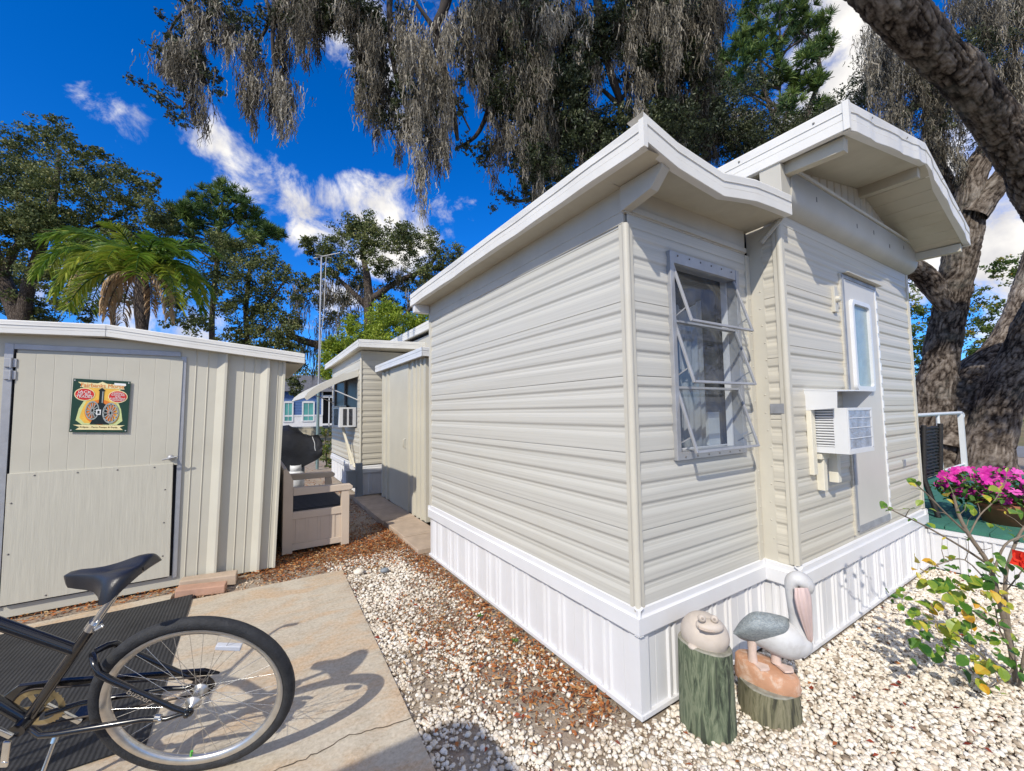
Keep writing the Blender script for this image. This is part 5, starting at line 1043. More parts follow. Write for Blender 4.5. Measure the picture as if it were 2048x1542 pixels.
tag(stones('gravel', 84000, -.9, 4.0, -2.4, .3, lambda x, y: dens_white(x, y)*(np.clip((x*.6-y*.9+.25)/.55, 0, 1) > .35), .005, .018, lambda x, y: -.014+0*x, m_stone, lambda n: NR.random(n)), kind='stuff')
tag(stones('gravel', 16000, -2.3, 1.2, 2.2, 7.0, lambda x, y: np.clip(vnoise(x+3, y+3, 1.6, 8)*1.1, .1, .8), .005, .014, zb0, tone_mat('brown_grit', [(0, (.16, .09, .05)), (.4, (.36, .22, .13)), (.75, (.52, .40, .28)), (1, (.72, .64, .52))], .85), lambda n: NR.random(n)), kind='stuff')
for i, (px, py, s_) in enumerate(((717, 1146, .055), (770, 1142, .045), (742, 1172, .03))):
    p_ = gp(px, py); V = IV*(1+NR.uniform(-.16, .16, (12, 1)))*np.array([s_*1.25, s_, s_*.75])+np.array([p_.x, p_.y, -.01+s_*.4]); o = link_mesh('rock', V, IF, m_stone if i != 1 else m_pgrey, None, (p_.x, p_.y, 0), tone=np.full(20, .5+.05*i))
    sb = o.modifiers.new('sub', 'SUBSURF'); sb.levels = sb.render_levels = 2
    tag(o, ('largest pale rock at the far corner of the concrete slab', 'dark grey rock right of the largest pale rock', 'small pale rock in front of the dark grey rock')[i], 'rock', 'rocks at the slab corner')
# ---------------- leaf litter and pine straw
def scatter_leaves(name, x, y, z, L, W, mat, tn, up=.9, tilt=.5):
    n = len(x); a = NR.uniform(0, 2*np.pi, n); d = np.stack([np.cos(a), np.sin(a), NR.normal(0, tilt*.4, n)], -1); u = np.stack([NR.normal(0, tilt, n), NR.normal(0, tilt, n), np.full(n, up)], -1)
    d /= np.linalg.norm(d, axis=1)[:, None]; s_ = np.cross(d, u); s_ /= np.linalg.norm(s_, axis=1)[:, None]; c_ = np.stack([x, y, z], -1); L = L[:, None]; W = W[:, None]
    V = np.stack([c_-d*L/2, c_+s_*W/2, c_+d*L/2, c_-s_*W/2], 1); V[:, 1, 2] += .004; V[:, 3, 2] += .004
    return link_mesh(name, V.reshape(-1, 3), np.arange(4*n).reshape(n, 4), mat, None, (0, 0, 0), tone=tn)
def litter_dens(x, y):
    n = vnoise(x+7, y+7, 1.5, 3); near_shed = np.exp(-((y-3.6)/.45)**2)*(x < .0); skirt_ = np.exp(-((x+.10)/.15)**2)*(y > .1); mid = np.exp(-(((x+.55)/.2)**2+((y-1.35)/.5)**2))*.8
    mid += np.exp(-(((x+.35)/.18)**2+((y-.75)/.4)**2))*.5
    return np.clip(near_shed*.95+skirt_*.85+mid*.7+np.clip((n-.55)*.8, 0, .22), 0, 1)
m_lit = tone_mat('dead_oak_leaves', [(0, (.13, .045, .018)), (.35, (.34, .11, .032)), (.6, (.46, .17, .05)), (.85, (.48, .26, .10)), (1, (.52, .38, .21))], .7, .1)
n = 38000; x, y = nrand(n, -1.6, .0), nrand(n, -.6, 4.6); k = (NR.random(n) < litter_dens(x, y)) & ~in_obst(x, y); x, y = x[k], y[k]; m_ = len(x)
tag(scatter_leaves('leaf_litter', x, y, nrand(m_, -.022, .008), nrand(m_, .018, .05), nrand(m_, .006, .019), m_lit, NR.random(m_)), kind='stuff')
n = 1200; x, y = nrand(n, -.95, 4.0), nrand(n, -2.3, 3); k = ~in_obst(x, y) & (NR.random(n) < .7); x, y = x[k], y[k]; m_ = len(x)
tag(scatter_leaves('leaf_litter', x, y, nrand(m_, -.004, .018), nrand(m_, .022, .05), nrand(m_, .010, .022), tone_mat('red_dead_leaves', [(0, (.13, .02, .014)), (.5, (.30, .055, .02)), (1, (.42, .17, .05))], .6, .1), NR.random(m_)), kind='stuff')
n = 5000; x, y = nrand(n, -1.4, 2.0), nrand(n, 3.6, 12); k = ~in_obst(x, y) & (NR.random(n) < .6) & (x < .38); x, y = x[k], y[k]; m_ = len(x)
tag(scatter_leaves('leaf_litter', x, y, nrand(m_, -.024, .004), nrand(m_, .025, .06), nrand(m_, .01, .025), m_lit, NR.random(m_)), kind='stuff')
n = 9000; x, y = nrand(n, -1.0, .0), nrand(n, -.8, 3.4); k = ~in_obst(x, y) & (NR.random(n) < np.clip((vnoise(x+2, y+2, 2.6, 9)-.38)*2.6, 0, .9)); x, y = x[k], y[k]; m_ = len(x)
tag(scatter_leaves('pine_straw', x, y, nrand(m_, -.010, .010), nrand(m_, .04, .12), nrand(m_, .0012, .0024), tone_mat('straw', [(0, (.16, .09, .045)), (.6, (.30, .21, .12)), (1, (.42, .33, .21))], .8), NR.random(m_), tilt=.25), kind='stuff')
n = 500; x, y = nrand(n, -3.3, -1.6), nrand(n, 3.28, 3.46); m_ = n
tag(scatter_leaves('leaf_litter', x, y, nrand(m_, .002, .015), nrand(m_, .02, .05), nrand(m_, .008, .018), m_lit, NR.random(m_)), kind='stuff')
for px, py in ((1030, 1285), (960, 1235)):
    p_ = gp(px, py); V, F = [], []
    for j in range(7): v, f = leaf_shape(p_+Vector((0, 0, .005)), Vector((math.cos(j*.9), math.sin(j*.9), rnd.uniform(.2, .8))), Vector((0, 0, 1)), .035, .016, .2); k = len(V); V += v; F += [tuple(a+k for a in g_) for g_ in f]
    tag(link_mesh('weed', V, F, m_leafp, None, (p_.x, p_.y, 0), tone=[rnd.random() for _ in F]), 'small green weed in the litter nearer the skirting' if px == 1030 else 'small weed in the litter farther along the skirting', 'weed')
# ================================================================== TREES
m_leaf = {}
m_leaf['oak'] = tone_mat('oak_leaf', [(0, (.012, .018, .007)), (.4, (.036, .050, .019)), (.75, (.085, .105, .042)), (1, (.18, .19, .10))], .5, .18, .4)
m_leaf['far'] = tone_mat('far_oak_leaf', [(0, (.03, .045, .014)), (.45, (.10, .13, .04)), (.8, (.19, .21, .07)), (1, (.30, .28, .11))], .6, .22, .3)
m_leaf['bright'] = tone_mat('camphor_leaf', [(0, (.08, .14, .012)), (.5, (.25, .34, .03)), (1, (.46, .50, .08))], .5, .35, .3)
m_leaf['palm'] = tone_mat('palm_leaf', [(0, (.035, .10, .012)), (.5, (.14, .24, .02)), (1, (.44, .46, .06))], .45, .3, .4)
m_leaf['dead'] = tone_mat('dead_frond', [(0, (.24, .13, .06)), (.5, (.50, .33, .18)), (1, (.68, .52, .33))], .8, .15, .2)
m_leaf['pine'] = tone_mat('pine_needle', [(0, (.025, .060, .018)), (.5, (.070, .13, .030)), (1, (.20, .27, .06))], .55, .2, .3)
m_leaf['mixed'] = tone_mat('mixed_leaf', [(0, (.03, .06, .012)), (.5, (.10, .16, .03)), (.85, (.26, .27, .05)), (1, (.42, .25, .05))], .55, .3, .3)
m_moss = tone_mat('spanish_moss', [(0, (.055, .049, .037)), (.4, (.21, .188, .146)), (.75, (.43, .39, .315)), (1, (.60, .565, .475))], .9, .25, .1)
def bark_mat(name, ca, cb, sc=1.0):
    m, t, b, out = newmat(name); at_ = t.n('ShaderNodeAttribute', attribute_name='bk'); mp = t.n('ShaderNodeMapping'); mp.inputs['Scale'].default_value = (1, 1, .30); t.l(at_.outputs['Vector'], mp.inputs['Vector']); co = mp.outputs[0]
    nn = t.n('ShaderNodeTexNoise'); nn.inputs['Scale'].default_value = 9*sc; nn.inputs['Detail'].default_value = 4; t.l(co, nn.inputs['Vector']); s0 = t.n('ShaderNodeVectorMath', operation='SCALE'); t.l(nn.outputs['Color'], s0.inputs[0]); s0.inputs['Scale'].default_value = .11/sc; wr = t.n('ShaderNodeVectorMath', operation='ADD'); t.l(co, wr.inputs[0]); t.l(s0.outputs[0], wr.inputs[1])
    n1 = t.noise(wr.outputs[0], 26*sc, 6, .7, .2); n2 = t.noise(co, 2.2*sc, 4, .6); vo = t.n('ShaderNodeTexVoronoi', feature='DISTANCE_TO_EDGE'); vo.inputs['Scale'].default_value = 20*sc; t.l(wr.outputs[0], vo.inputs['Vector'])
    cr = t.ramp(vo.outputs['Distance'], [(.0, 0.), (.16, 1.)]); h = t.math('ADD', t.math('MULTIPLY', cr, .55), n1); c = t.ramp(h, [(.45, tuple(x*.40 for x in ca)), (.80, ca), (1.15, cb)]); c = t.mix(.35, c, t.ramp(n2, [(.3, ca), (.7, cb)])); t.l(c, b.inputs['Base Color']); b.inputs['Roughness'].default_value = .92; b.inputs['Specular IOR Level'].default_value = .12
    bp = t.n('ShaderNodeBump'); bp.inputs['Strength'].default_value = 1.; bp.inputs['Distance'].default_value = .035; t.l(h, bp.inputs['Height']); t.l(bp.outputs[0], b.inputs['Normal']); return m
m_bark = bark_mat('live_oak_bark', (.19, .155, .125), (.36, .305, .255)); m_bark2 = bark_mat('dark_bark', (.07, .055, .045), (.15, .12, .10), .8); m_twig = M('twig_bark', (.045, .036, .030), .9, var=.2)
def pxr(w, d): return w/2*d/FPX
def limb(mb, pts, n=12, k=5):
    sp_ = smooth_path(pts, k); P = [at(a, c, d) for a, c, w, d in sp_]; rs = [max(.004, pxr(w, d)/(1+((a-1024)**2+(c-771)**2)/FPX**2)**.44)*(1+.05*math.sin(i*1.7)+.04*math.sin(i*.6)) for i, (a, c, w, d) in enumerate(sp_)]; mb.tube(P, rs, n); return P
def unit(n):
    v = NR.normal(size=(n, 3)); return v/np.linalg.norm(v, axis=1)[:, None]
def quads(c, L, W, up=None, droop=0.):
    n = len(c); d = unit(n); d[:, 2] -= droop; d /= np.linalg.norm(d, axis=1)[:, None]; u = unit(n) if up is None else unit(n)*(1-up)+np.array([0, 0, up]); s_ = np.cross(d, u); s_ /= (np.linalg.norm(s_, axis=1)[:, None]+1e-9)
    L = (L*NR.uniform(.65, 1.25, n))[:, None]; W = (W*NR.uniform(.7, 1.25, n))[:, None]
    return np.stack([c-d*L/2, c+s_*W/2-d*L*.05, c+d*L/2, c-s_*W/2-d*L*.05], 1)
def foliage(blobs, per, L, W, sub=14, subr=.26, depth_ratio=1.0, shell=.55, jit=.0):
    """blobs: (px, py, radius_px, depth). Leaves gathered in small clumps spread through each blob's volume."""
    C, T = [], []
    for px, py, r_, d in blobs:
        d = d+NR.normal(0, jit); c0 = np.array(at(px, py, d)); Rw = r_*d/FPX; ns = max(3, int(sub*NR.uniform(.7, 1.3))); q = unit(ns)*(NR.random(ns)**shell)[:, None]*Rw; q += (np.array(FW)[None])*NR.normal(0, .2, ns)[:, None]*Rw*depth_ratio
        nl = int(per*(r_/50.)**2); w = NR.integers(0, ns, nl); sr = Rw*subr*NR.uniform(.6, 1.4, ns); p_ = c0+q[w]+unit(nl)*(NR.random(nl)**.5*sr[w])[:, None]*np.array([1.15, 1.15, .8]); tc_ = NR.uniform(.15, .75, ns); C.append(p_); T.append(np.clip(tc_[w]+NR.normal(0, .2, nl), 0, 1))
    C = np.concatenate(C); T = np.concatenate(T); V = quads(C, np.full(len(C), L), np.full(len(C), W)); return V.reshape(-1, 3), np.arange(len(C)*4).reshape(-1, 4), T
def put_foliage(name, root, mat, blobs, per, L, W, **kw):
    V, F, T = foliage(blobs, per, L, W, **kw); return link_mesh(name, V, F, mat, root, tone=T)
def moss_strands(curtains, width=.011, seg=.05, dens=1.0):
    """curtains: (px, y_top, half_width_px, length_px, depth). Hanging tangles of thin crinkled strands."""
    VV, TT = [], []
    for px, py, hw, ln, d in curtains:
        nb = max(2, int(hw/3.2)); 
        for _ in range(nb):
            bx = px+NR.uniform(-hw, hw); by = py+NR.normal(0, .16*ln); bd = d+NR.normal(0, .35); bl = ln*NR.uniform(.3, 1.0)*d/FPX; bw = NR.uniform(6, 20)*d/FPX; tb = NR.uniform(.0, .75)**1.25; top = np.array(at(bx, by, bd)); ns = int(dens*26)
            ns = int(dens*ns*(.4+2.2*bl)); lean_ = NR.normal(0, .06, 2); lumps = NR.uniform(0, 1, 4)
            for _s in range(ns):
                st = min(1, max(0, lumps[NR.integers(0, 4)]+NR.normal(0, .16)) if NR.random() < .5 else NR.random()**1.2); L = NR.uniform(.07, .30)*(width/.0105)**.8; k = max(3, int(L/seg)); taper = (1.05-.8*st)*(1+.5*math.sin(st*11+bx))
                o = NR.normal(0, 1, 2)*bw*.8*max(.12, taper)+lean_*st*bl; z = -st*bl-np.linspace(0, L, k+1); cs = .016*(width/.0105)**.7
                x = o[0]+np.cumsum(NR.normal(0, cs, k+1)); y = o[1]+np.cumsum(NR.normal(0, cs, k+1)); p_ = np.stack([top[0]+x, top[1]+y, top[2]+z+NR.normal(0, cs, k+1)], -1)
                a = NR.uniform(0, np.pi); wv = np.array([np.cos(a), np.sin(a), NR.normal(0, .5)])*width*NR.uniform(.4, 1.1)
                l_ = p_-wv*np.linspace(1, .4, k+1)[:, None]; r_ = p_+wv*np.linspace(1, .4, k+1)[:, None]; VV.append(np.stack([l_[:-1], r_[:-1], r_[1:], l_[1:]], 1)); TT.append(np.full(k, np.clip(tb+NR.normal(0, .22), 0, 1)))
    V = np.concatenate(VV); return V.reshape(-1, 3), np.arange(len(V)*4).reshape(-1, 4), np.concatenate(TT)
def put_moss(root, curtains, **kw):
    V, F, T = moss_strands(curtains, **kw); return tag(link_mesh('spanish_moss', V, F, m_moss, root, tone=T), kind='stuff')
def pnoise(u, v, m, seed):       # value noise, periodic in u with m cells
    g_ = np.random.default_rng(seed).random((m, 512)); U = u*m; ui, vi = np.floor(U).astype(int), np.floor(v).astype(int); fu, fv = U-ui, v-vi; fu = fu*fu*(3-2*fu); fv = fv*fv*(3-2*fv); q = lambda i, j: g_[(ui+i) % m, (vi+j) % 512]
    return (q(0, 0)*(1-fu)+q(1, 0)*fu)*(1-fv)+(q(0, 1)*(1-fu)+q(1, 1)*fu)*fv
def bark_limbs(name, root, mat, limbs, n=120, step=.028, amp=1.0):
    VV, FF, BK, HG = [], [], [], []; off = 0
    for li, pts in enumerate(limbs):
        sp_ = smooth_path(pts, 24); P = np.array([at(a, c, d) for a, c, w, d in sp_]); rr = np.array([max(.004, pxr(w, d)/(1+((a-1024)**2+(c-771)**2)/FPX**2)**.44) for a, c, w, d in sp_])
        sg = np.r_[0, np.cumsum(np.linalg.norm(np.diff(P, axis=0), axis=1))]; L = sg[-1]; k = max(8, int(L/step)); q = np.linspace(0, L, k+1); P = np.stack([np.interp(q, sg, P[:, i]) for i in range(3)], 1); r_ = np.interp(q, sg, rr)
        for _ in range(6): P[1:-1] = (P[:-2]+2*P[1:-1]+P[2:])/4
        T = np.gradient(P, axis=0); T /= np.linalg.norm(T, axis=1)[:, None]; A = np.zeros_like(P); a0 = np.cross(T[0], [.3, .2, .9]); a0 /= np.linalg.norm(a0)
        for i in range(k+1): a0 = a0-T[i]*np.dot(a0, T[i]); a0 /= np.linalg.norm(a0); A[i] = a0
        Bn = np.cross(T, A); th = np.linspace(0, 1, n, endpoint=False); u, v = np.meshgrid(th, q); m1 = max(6, int(round(2*np.pi*r_.mean()/.055))); m2 = m1*2+1; sd = 7*li+len(name)
        w_ = pnoise(u, v/.35, 5, sd+5); uu = (u+.05*(w_-.5)) % 1.0
        h1 = np.abs(2*pnoise(uu, v/.17+w_*1.5, m1, sd)-1)**.6; h2 = np.abs(2*pnoise(uu, v/.075+w_, m2, sd+1)-1)**.7; h3 = pnoise(u, v/.035, m2*2, sd+2); lump = pnoise(u, v/.55, 4, sd+3)+.6*pnoise(u, v/.25, 7, sd+4)
        h = .5*h1+.32*h2+.18*h3; rad = r_[:, None]*(1+.16*(lump-.8))+np.minimum(.030, .10*r_)[:, None]*(h-.5)*2*amp
        ang = 2*np.pi*u; V = P[:, None]+(A[:, None]*np.cos(ang)[..., None]+Bn[:, None]*np.sin(ang)[..., None])*rad[..., None]
        i, j = np.meshgrid(np.arange(k), np.arange(n), indexing='ij'); F = np.stack([i*n+j, i*n+(j+1) % n, (i+1)*n+(j+1) % n, (i+1)*n+j], -1).reshape(-1, 4)+off
        VV.append(V.reshape(-1, 3)); FF.append(F); BK.append(np.stack([r_[:, None]*np.cos(ang), r_[:, None]*np.sin(ang), v], -1).reshape(-1, 3)); HG.append((h+.25*(lump-.8)).ravel()); off += (k+1)*n
    o = link_mesh(name, np.concatenate(VV), np.concatenate(FF), mat, root, smooth=True)
    a = o.data.attributes.new('bk', 'FLOAT_VECTOR', 'POINT'); a.data.foreach_set('vector', np.concatenate(BK).astype(np.float32).ravel()); a = o.data.attributes.new('hgt', 'FLOAT', 'POINT'); a.data.foreach_set('value', np.concatenate(HG).astype(np.float32)); return o
m, t, bb, out = newmat('furrowed_oak_bark'); m_furrow = m
at_ = t.n('ShaderNodeAttribute', attribute_name='hgt'); ab = t.n('ShaderNodeAttribute', attribute_name='bk'); n1 = t.noise(ab.outputs['Vector'], 34, 6, .75); n2 = t.noise(ab.outputs['Vector'], 1.6, 5, .65)
hh = t.math('ADD', at_.outputs['Fac'], t.math('MULTIPLY', t.math('SUBTRACT', n1, .5), .55)); c = t.ramp(hh, [(.22, (.016, .012, .010)), (.42, (.085, .066, .052)), (.66, (.21, .174, .142)), (.95, (.36, .315, .27))]); c = t.mix(t.math('MULTIPLY', t.ramp(n2, [(.52, 0.), (.66, 1.)]), .3), c, (.22, .22, .19))
t.l(c, bb.inputs['Base Color']); bb.inputs['Roughness'].default_value = .95; bb.inputs['Specular IOR Level'].default_value = .1
bp = t.n('ShaderNodeBump'); bp.inputs['Strength'].default_value = 1.; bp.inputs['Distance'].default_value = .02; t.l(n1, bp.inputs['Height']); t.l(bp.outputs[0], bb.inputs['Normal'])
# ---------------------------------------------------------------- the great live oak on the right, its limbs reach over the yard
oak = thing('live_oak', 'huge live oak hung with grey moss, its leaning limbs arching over the mobile home', 'tree', tuple(gp(1900, 930)))
bark_limbs('trunk', oak, m_furrow, [[(1872, 950, 130, 10.7), (1866, 880, 104, 10.7), (1868, 800, 86, 10.6), (1886, 690, 74, 10.5), (1908, 580, 76, 10.3), (1925, 490, 76, 10.1), (1938, 420, 74, 9.9), (1948, 350, 62, 9.8), (1985, 290, 60, 9.7), (2035, 215, 62, 9.5), (2090, 130, 55, 9.2)],
 [(1890, 900, 150, 10.6), (1905, 830, 115, 10.7), (1945, 755, 84, 10.8), (1998, 695, 66, 10.9), (2030, 640, 58, 11), (2052, 570, 52, 11.2), (2075, 480, 46, 11.4)]])
bark_limbs('limb', oak, m_furrow, [[(1972, 960, 140, 9.9), (1978, 890, 104, 9.8), (1998, 810, 98, 9.7), (2032, 740, 98, 9.6), (2070, 660, 102, 9.4), (2125, 560, 100.3, 9.0)],
 [(1900, 620, 40, 10.3), (1868, 575, 52, 10.2), (1842, 545, 50, 10.1), (1806, 528, 44, 10.0), (1760, 510, 34, 9.9)],
 [(1930, 470, 60, 10.0), (1915, 400, 34, 10.2), (1880, 330, 26, 10.4), (1855, 250, 22, 10.6)],
 [(1945, 430, 70, 9.8), (1985, 380, 58, 9.6), (2030, 330, 54, 9.4), (2085, 270, 50, 9.2)],
 [(1850, 350, 34, 9.5), (1862, 300, 30, 9.6), (1875, 240, 26, 9.6), (1880, 180, 24, 9.6)]])
bark_limbs('limb', oak, m_furrow, [[(2125, 560, 94.4, 9.0), (2105, 470, 89.6, 8.4), (2062, 370, 94.4, 7.9), (2012, 270, 102.4, 7.4), (1945, 180, 107.2, 6.9), (1868, 100, 112, 6.5), (1795, 25, 116.8, 6.1), (1715, -60, 116.8, 5.8), (1600, -170, 104, 5.6), (1440, -250, 88, 5.6), (1200, -260, 72, 5.8), (950, -200, 56, 6.2), (720, -170, 41.6, 6.4), (480, -110, 28.8, 6.6), (330, -60, 16, 6.7)]], n=150)
b = MB()
for tw_ in ([(905, -60, 40, 6.2), (890, 10, 26, 6.2), (872, 62, 22, 6.25), (888, 140, 18, 6.3), (905, 210, 14, 6.3), (915, 280, 9, 6.3)], [(872, 62, 14, 6.2), (835, 10, 8, 6.1), (800, -40, 8, 6.1)], [(480, -100, 30, 6.6), (440, -30, 20, 6.6), (410, 60, 12, 6.6), (390, 150, 8, 6.6), (370, 215, 6, 6.6), (340, 200, 4, 6.6), (300, 175, 3.5, 6.6), (255, 158, 2.5, 6.6)], [(600, -120, 24, 6.5), (560, -20, 16, 6.5), (545, 80, 10, 6.5), (560, 200, 6, 6.5)], [(430, -40, 14, 6.6), (360, 30, 8, 6.6), (330, 80, 6, 6.6)], [(500, -60, 14, 6.6), (540, 30, 10, 6.6), (500, 110, 7, 6.6)], [(1210, -260, 40, 5.9), (1190, -60, 26, 6.4), (1215, 120, 20, 6.8), (1240, 205, 15, 7.0), (1205, 180, 8, 7.0)], [(1240, 205, 10, 7.0), (1255, 175, 8, 7.0), (1252, 140, 7, 7.)], [(1240, 205, 12, 7.0), (1245, 240, 10, 7.0), (1290, 262, 8, 7.0)], [(1060, -240, 40, 6.0), (1040, -20, 24, 6.4), (1000, 140, 18, 6.6), (960, 260, 10, 6.7), (910, 300, 6, 6.7)], [(950, -200, 30, 6.3), (800, -60, 20, 6.4), (780, 60, 14, 6.4), (800, 180, 9, 6.4), (845, 250, 6, 6.4)], [(1400, -240, 40, 6.0), (1380, 0, 28, 6.6), (1340, 180, 20, 7.0), (1280, 330, 14, 7.4), (1060, 400, 8, 7.6), (1000, 385, 4, 7.6)], [(1880, 180, 26, 9.6), (1780, 240, 22, 9.4), (1640, 290, 18, 9.2), (1500, 280, 16, 9.0), (1400, 250, 10, 9.0)], [(900, 180, 8, 6.3), (925, 230, 5, 6.3), (940, 260, 4, 6.3)]):
    limb(b, tw_, 8, 5)
b.build('branch', m_twig, oak)
ob = []
def rain(x0, x1, y0, y1, n, r0, r1, d0, d1): return [(rnd.uniform(x0, x1), rnd.uniform(y0, y1), rnd.uniform(r0, r1), rnd.uniform(d0, d1)) for _ in range(n)]
ob += [(345, 60, 34, 6.6), (330, 105, 26, 6.6), (360, 120, 36, 6.6), (395, 140, 40, 6.6), (400, 40, 40, 6.6), (425, 15, 34, 6.6), (375, 190, 30, 6.6), (330, 205, 22, 6.6), (305, 185, 16, 6.6), (262, 160, 12, 6.6), (285, 172, 12, 6.6), (350, 235, 22, 6.6), (435, 185, 16, 6.6), (425, 150, 22, 6.6), (460, 20, 36, 6.6), (500, 45, 34, 6.5), (470, 60, 24, 6.6), (500, 90, 28, 6.5), (540, 20, 34, 6.5), (580, 205, 14, 6.5), (575, 40, 22, 6.5), (500, 110, 20, 6.5), (385, 240, 18, 6.6)]
ob += rain(600, 700, -30, 40, 7, 26, 44, 6.1, 6.7)+rain(690, 760, 0, 90, 6, 26, 44, 6.1, 6.7)+[(720, 110, 36, 6.4), (735, 150, 34, 6.4), (725, 190, 28, 6.4), (750, 220, 26, 6.4), (760, 120, 26, 6.4)]
ob += [(800, 60, 40, 6.4), (830, 120, 44, 6.4), (815, 170, 40, 6.3), (845, 200, 44, 6.3), (800, 220, 34, 6.4), (830, 245, 40, 6.3), (870, 240, 36, 6.3), (880, 180, 30, 6.3), (780, 250, 26, 6.4), (910, 215, 26, 6.3), (930, 290, 22, 6.6), (965, 295, 24, 6.6), (905, 100, 24, 6.3), (935, 60, 30, 6.4), (925, 150, 24, 6.4)]
ob += rain(960, 1060, -20, 240, 20, 34, 56, 6.3, 6.9)+rain(1060, 1180, -20, 330, 30, 36, 62, 6.4, 7.2)+rain(1180, 1240, 0, 130, 9, 28, 50, 6.4, 7.2)+rain(1260, 1420, -20, 260, 34, 36, 62, 6.6, 7.6)+rain(1040, 1240, 250, 400, 20, 32, 52, 6.8, 7.6)+rain(1160, 1300, 240, 330, 10, 26, 44, 6.8, 7.4)+[(1025, 300, 34, 6.8), (990, 300, 26, 6.7), (960, 320, 20, 6.7), (1000, 385, 18, 7.5), (1030, 395, 22, 7.5), (985, 415, 12, 7.5), (1060, 360, 36, 7.2)]
ob += rain(1300, 1480, 220, 330, 18, 36, 60, 8, 9.4)+rain(1440, 1700, 235, 330, 26, 30, 54, 8.6, 9.8)+rain(1420, 1520, 150, 260, 10, 30, 46, 8.4, 9.4)+rain(1660, 1760, 170, 300, 12, 26, 44, 9, 9.8)+rain(1740, 1900, 60, 260, 16, 30, 48, 9, 10)+rain(1890, 2060, -20, 200, 16, 36, 60, 8.6, 10)+rain(1780, 2048, 260, 330, 7, 16, 30, 9.4, 10.4)
def above(px, py, d, t_, r_):
    p_ = np.array(at(px, py, d))-np.array(SUN)*t_+NR.normal(0, .35, 3); q = p_-CAM; dd = float(np.dot(q, FW)); return (1024+FPX*np.dot(q, RT)/dd, 771+FPX*np.dot(q, DN)/dd, r_*FPX/dd, dd) if dd > .3 else None
sh = []  # unseen foliage added sunward to shade the big limb, moss and right stem
for px, py, d in [(1740, -10, 5.9), (1800, 40, 6.1), (1850, 90, 6.5), (1900, 140, 6.7), (1940, 190, 6.9), (1980, 230, 7.2), (2020, 290, 7.5), (2050, 360, 7.9), (2080, 420, 8.2), (1970, 60, 9), (1800, 160, 9), (1780, 250, 9.2)]+[(x_, y_, 6.7) for x_ in range(760, 1480, 180) for y_ in (40,)]:
    for k in range(2):
        q = above(px, py, d, rnd.uniform(2.6, 4.2), rnd.uniform(.5, .8))
        if q and q[1] < -q[2]-60: sh.append(q)
for px, py, d in [(1975, 900, 9.8), (1990, 840, 9.7), (2010, 780, 9.7), (2040, 720, 9.6), (2070, 660, 9.4)]:
    for k in range(3):
        q = above(px, py, d, rnd.uniform(7.6, 9.4), rnd.uniform(.45, .7))
        if q and q[0] > 2060+q[2]: sh.append(q)
b = MB()
for q in [w for w in sh[::2] if w[0] < 1700]:
    e = at(*q[:2], q[3]); s0 = at(1945, 180, 6.9) if q[0] > 1500 else at(1200, -260, 5.8); b.tube([s0, s0.lerp(e, .5)+Vector((0, 0, .5)), e], [.07, .04, .012], 7)
b.build('branch', m_twig, oak)  # branches added to carry the shading foliage
V, F, T = foliage(sh, 130, .085, .045, sub=20, subr=.34); link_mesh('shade_crown', V, F, m_leaf['oak'], oak, tone=T)  # crown foliage added out of view, placed for its shade
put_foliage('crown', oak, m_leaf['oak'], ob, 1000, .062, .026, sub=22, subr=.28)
mc = [(395, 190, 12, 110, 6.6), (345, 80, 26, 80, 6.6), (380, 120, 30, 90, 6.6), (410, 30, 30, 110, 6.6), (330, 110, 14, 70, 6.6), (460, 40, 18, 60, 6.6), (505, 90, 14, 150, 6.5), (510, 150, 18, 90, 6.5), (550, 40, 22, 180, 6.5), (560, 150, 22, 130, 6.5), (575, 180, 10, 110, 6.5), (470, 70, 8, 50, 6.6), (590, 20, 12, 80, 6.5)]
mc += [(600, -30, 30, 130, 6.4), (640, -30, 34, 150, 6.4), (675, -30, 24, 120, 6.4), (700, 0, 24, 90, 6.4), (740, 30, 30, 110, 6.4), (740, 120, 24, 120, 6.4), (780, 40, 40, 130, 6.4), (770, 170, 20, 100, 6.4), (760, 210, 10, 100, 6.4), (830, 60, 30, 140, 6.3), (870, 100, 26, 160, 6.3), (845, 170, 24, 110, 6.3), (815, 230, 16, 90, 6.3), (838, 250, 5, 130, 6.3), (839, 330, 4, 135, 6.3), (860, 240, 20, 100, 6.3), (885, 200, 14, 150, 6.3), (900, 40, 14, 100, 6.4), (720, 60, 10, 60, 6.4)]
mc += [(940, 20, 20, 120, 6.5), (960, 100, 26, 120, 6.6), (1000, 0, 40, 150, 6.5), (1000, 130, 30, 170, 6.6), (1060, 0, 50, 160, 6.6), (1080, 120, 50, 180, 6.8), (1120, 0, 50, 150, 6.6), (1150, 120, 40, 150, 7), (1120, 230, 50, 150, 7.2), (1080, 260, 40, 150, 7.2), (1060, 320, 20, 100, 7.4), (1180, 60, 30, 110, 7), (1200, 260, 40, 80, 7.2), (1290, 0, 50, 140, 6.8), (1300, 100, 50, 130, 7), (1360, 0, 50, 150, 6.8), (1400, -20, 40, 140, 6.6), (1340, 170, 40, 120, 7.2), (1390, 130, 34, 130, 7.4), (1280, 180, 20, 100, 7), (1250, 40, 30, 100, 6.8), (1430, 0, 8, 60, 6.6), (1005, 250, 14, 110, 6.8), (985, 310, 8, 60, 6.8)]
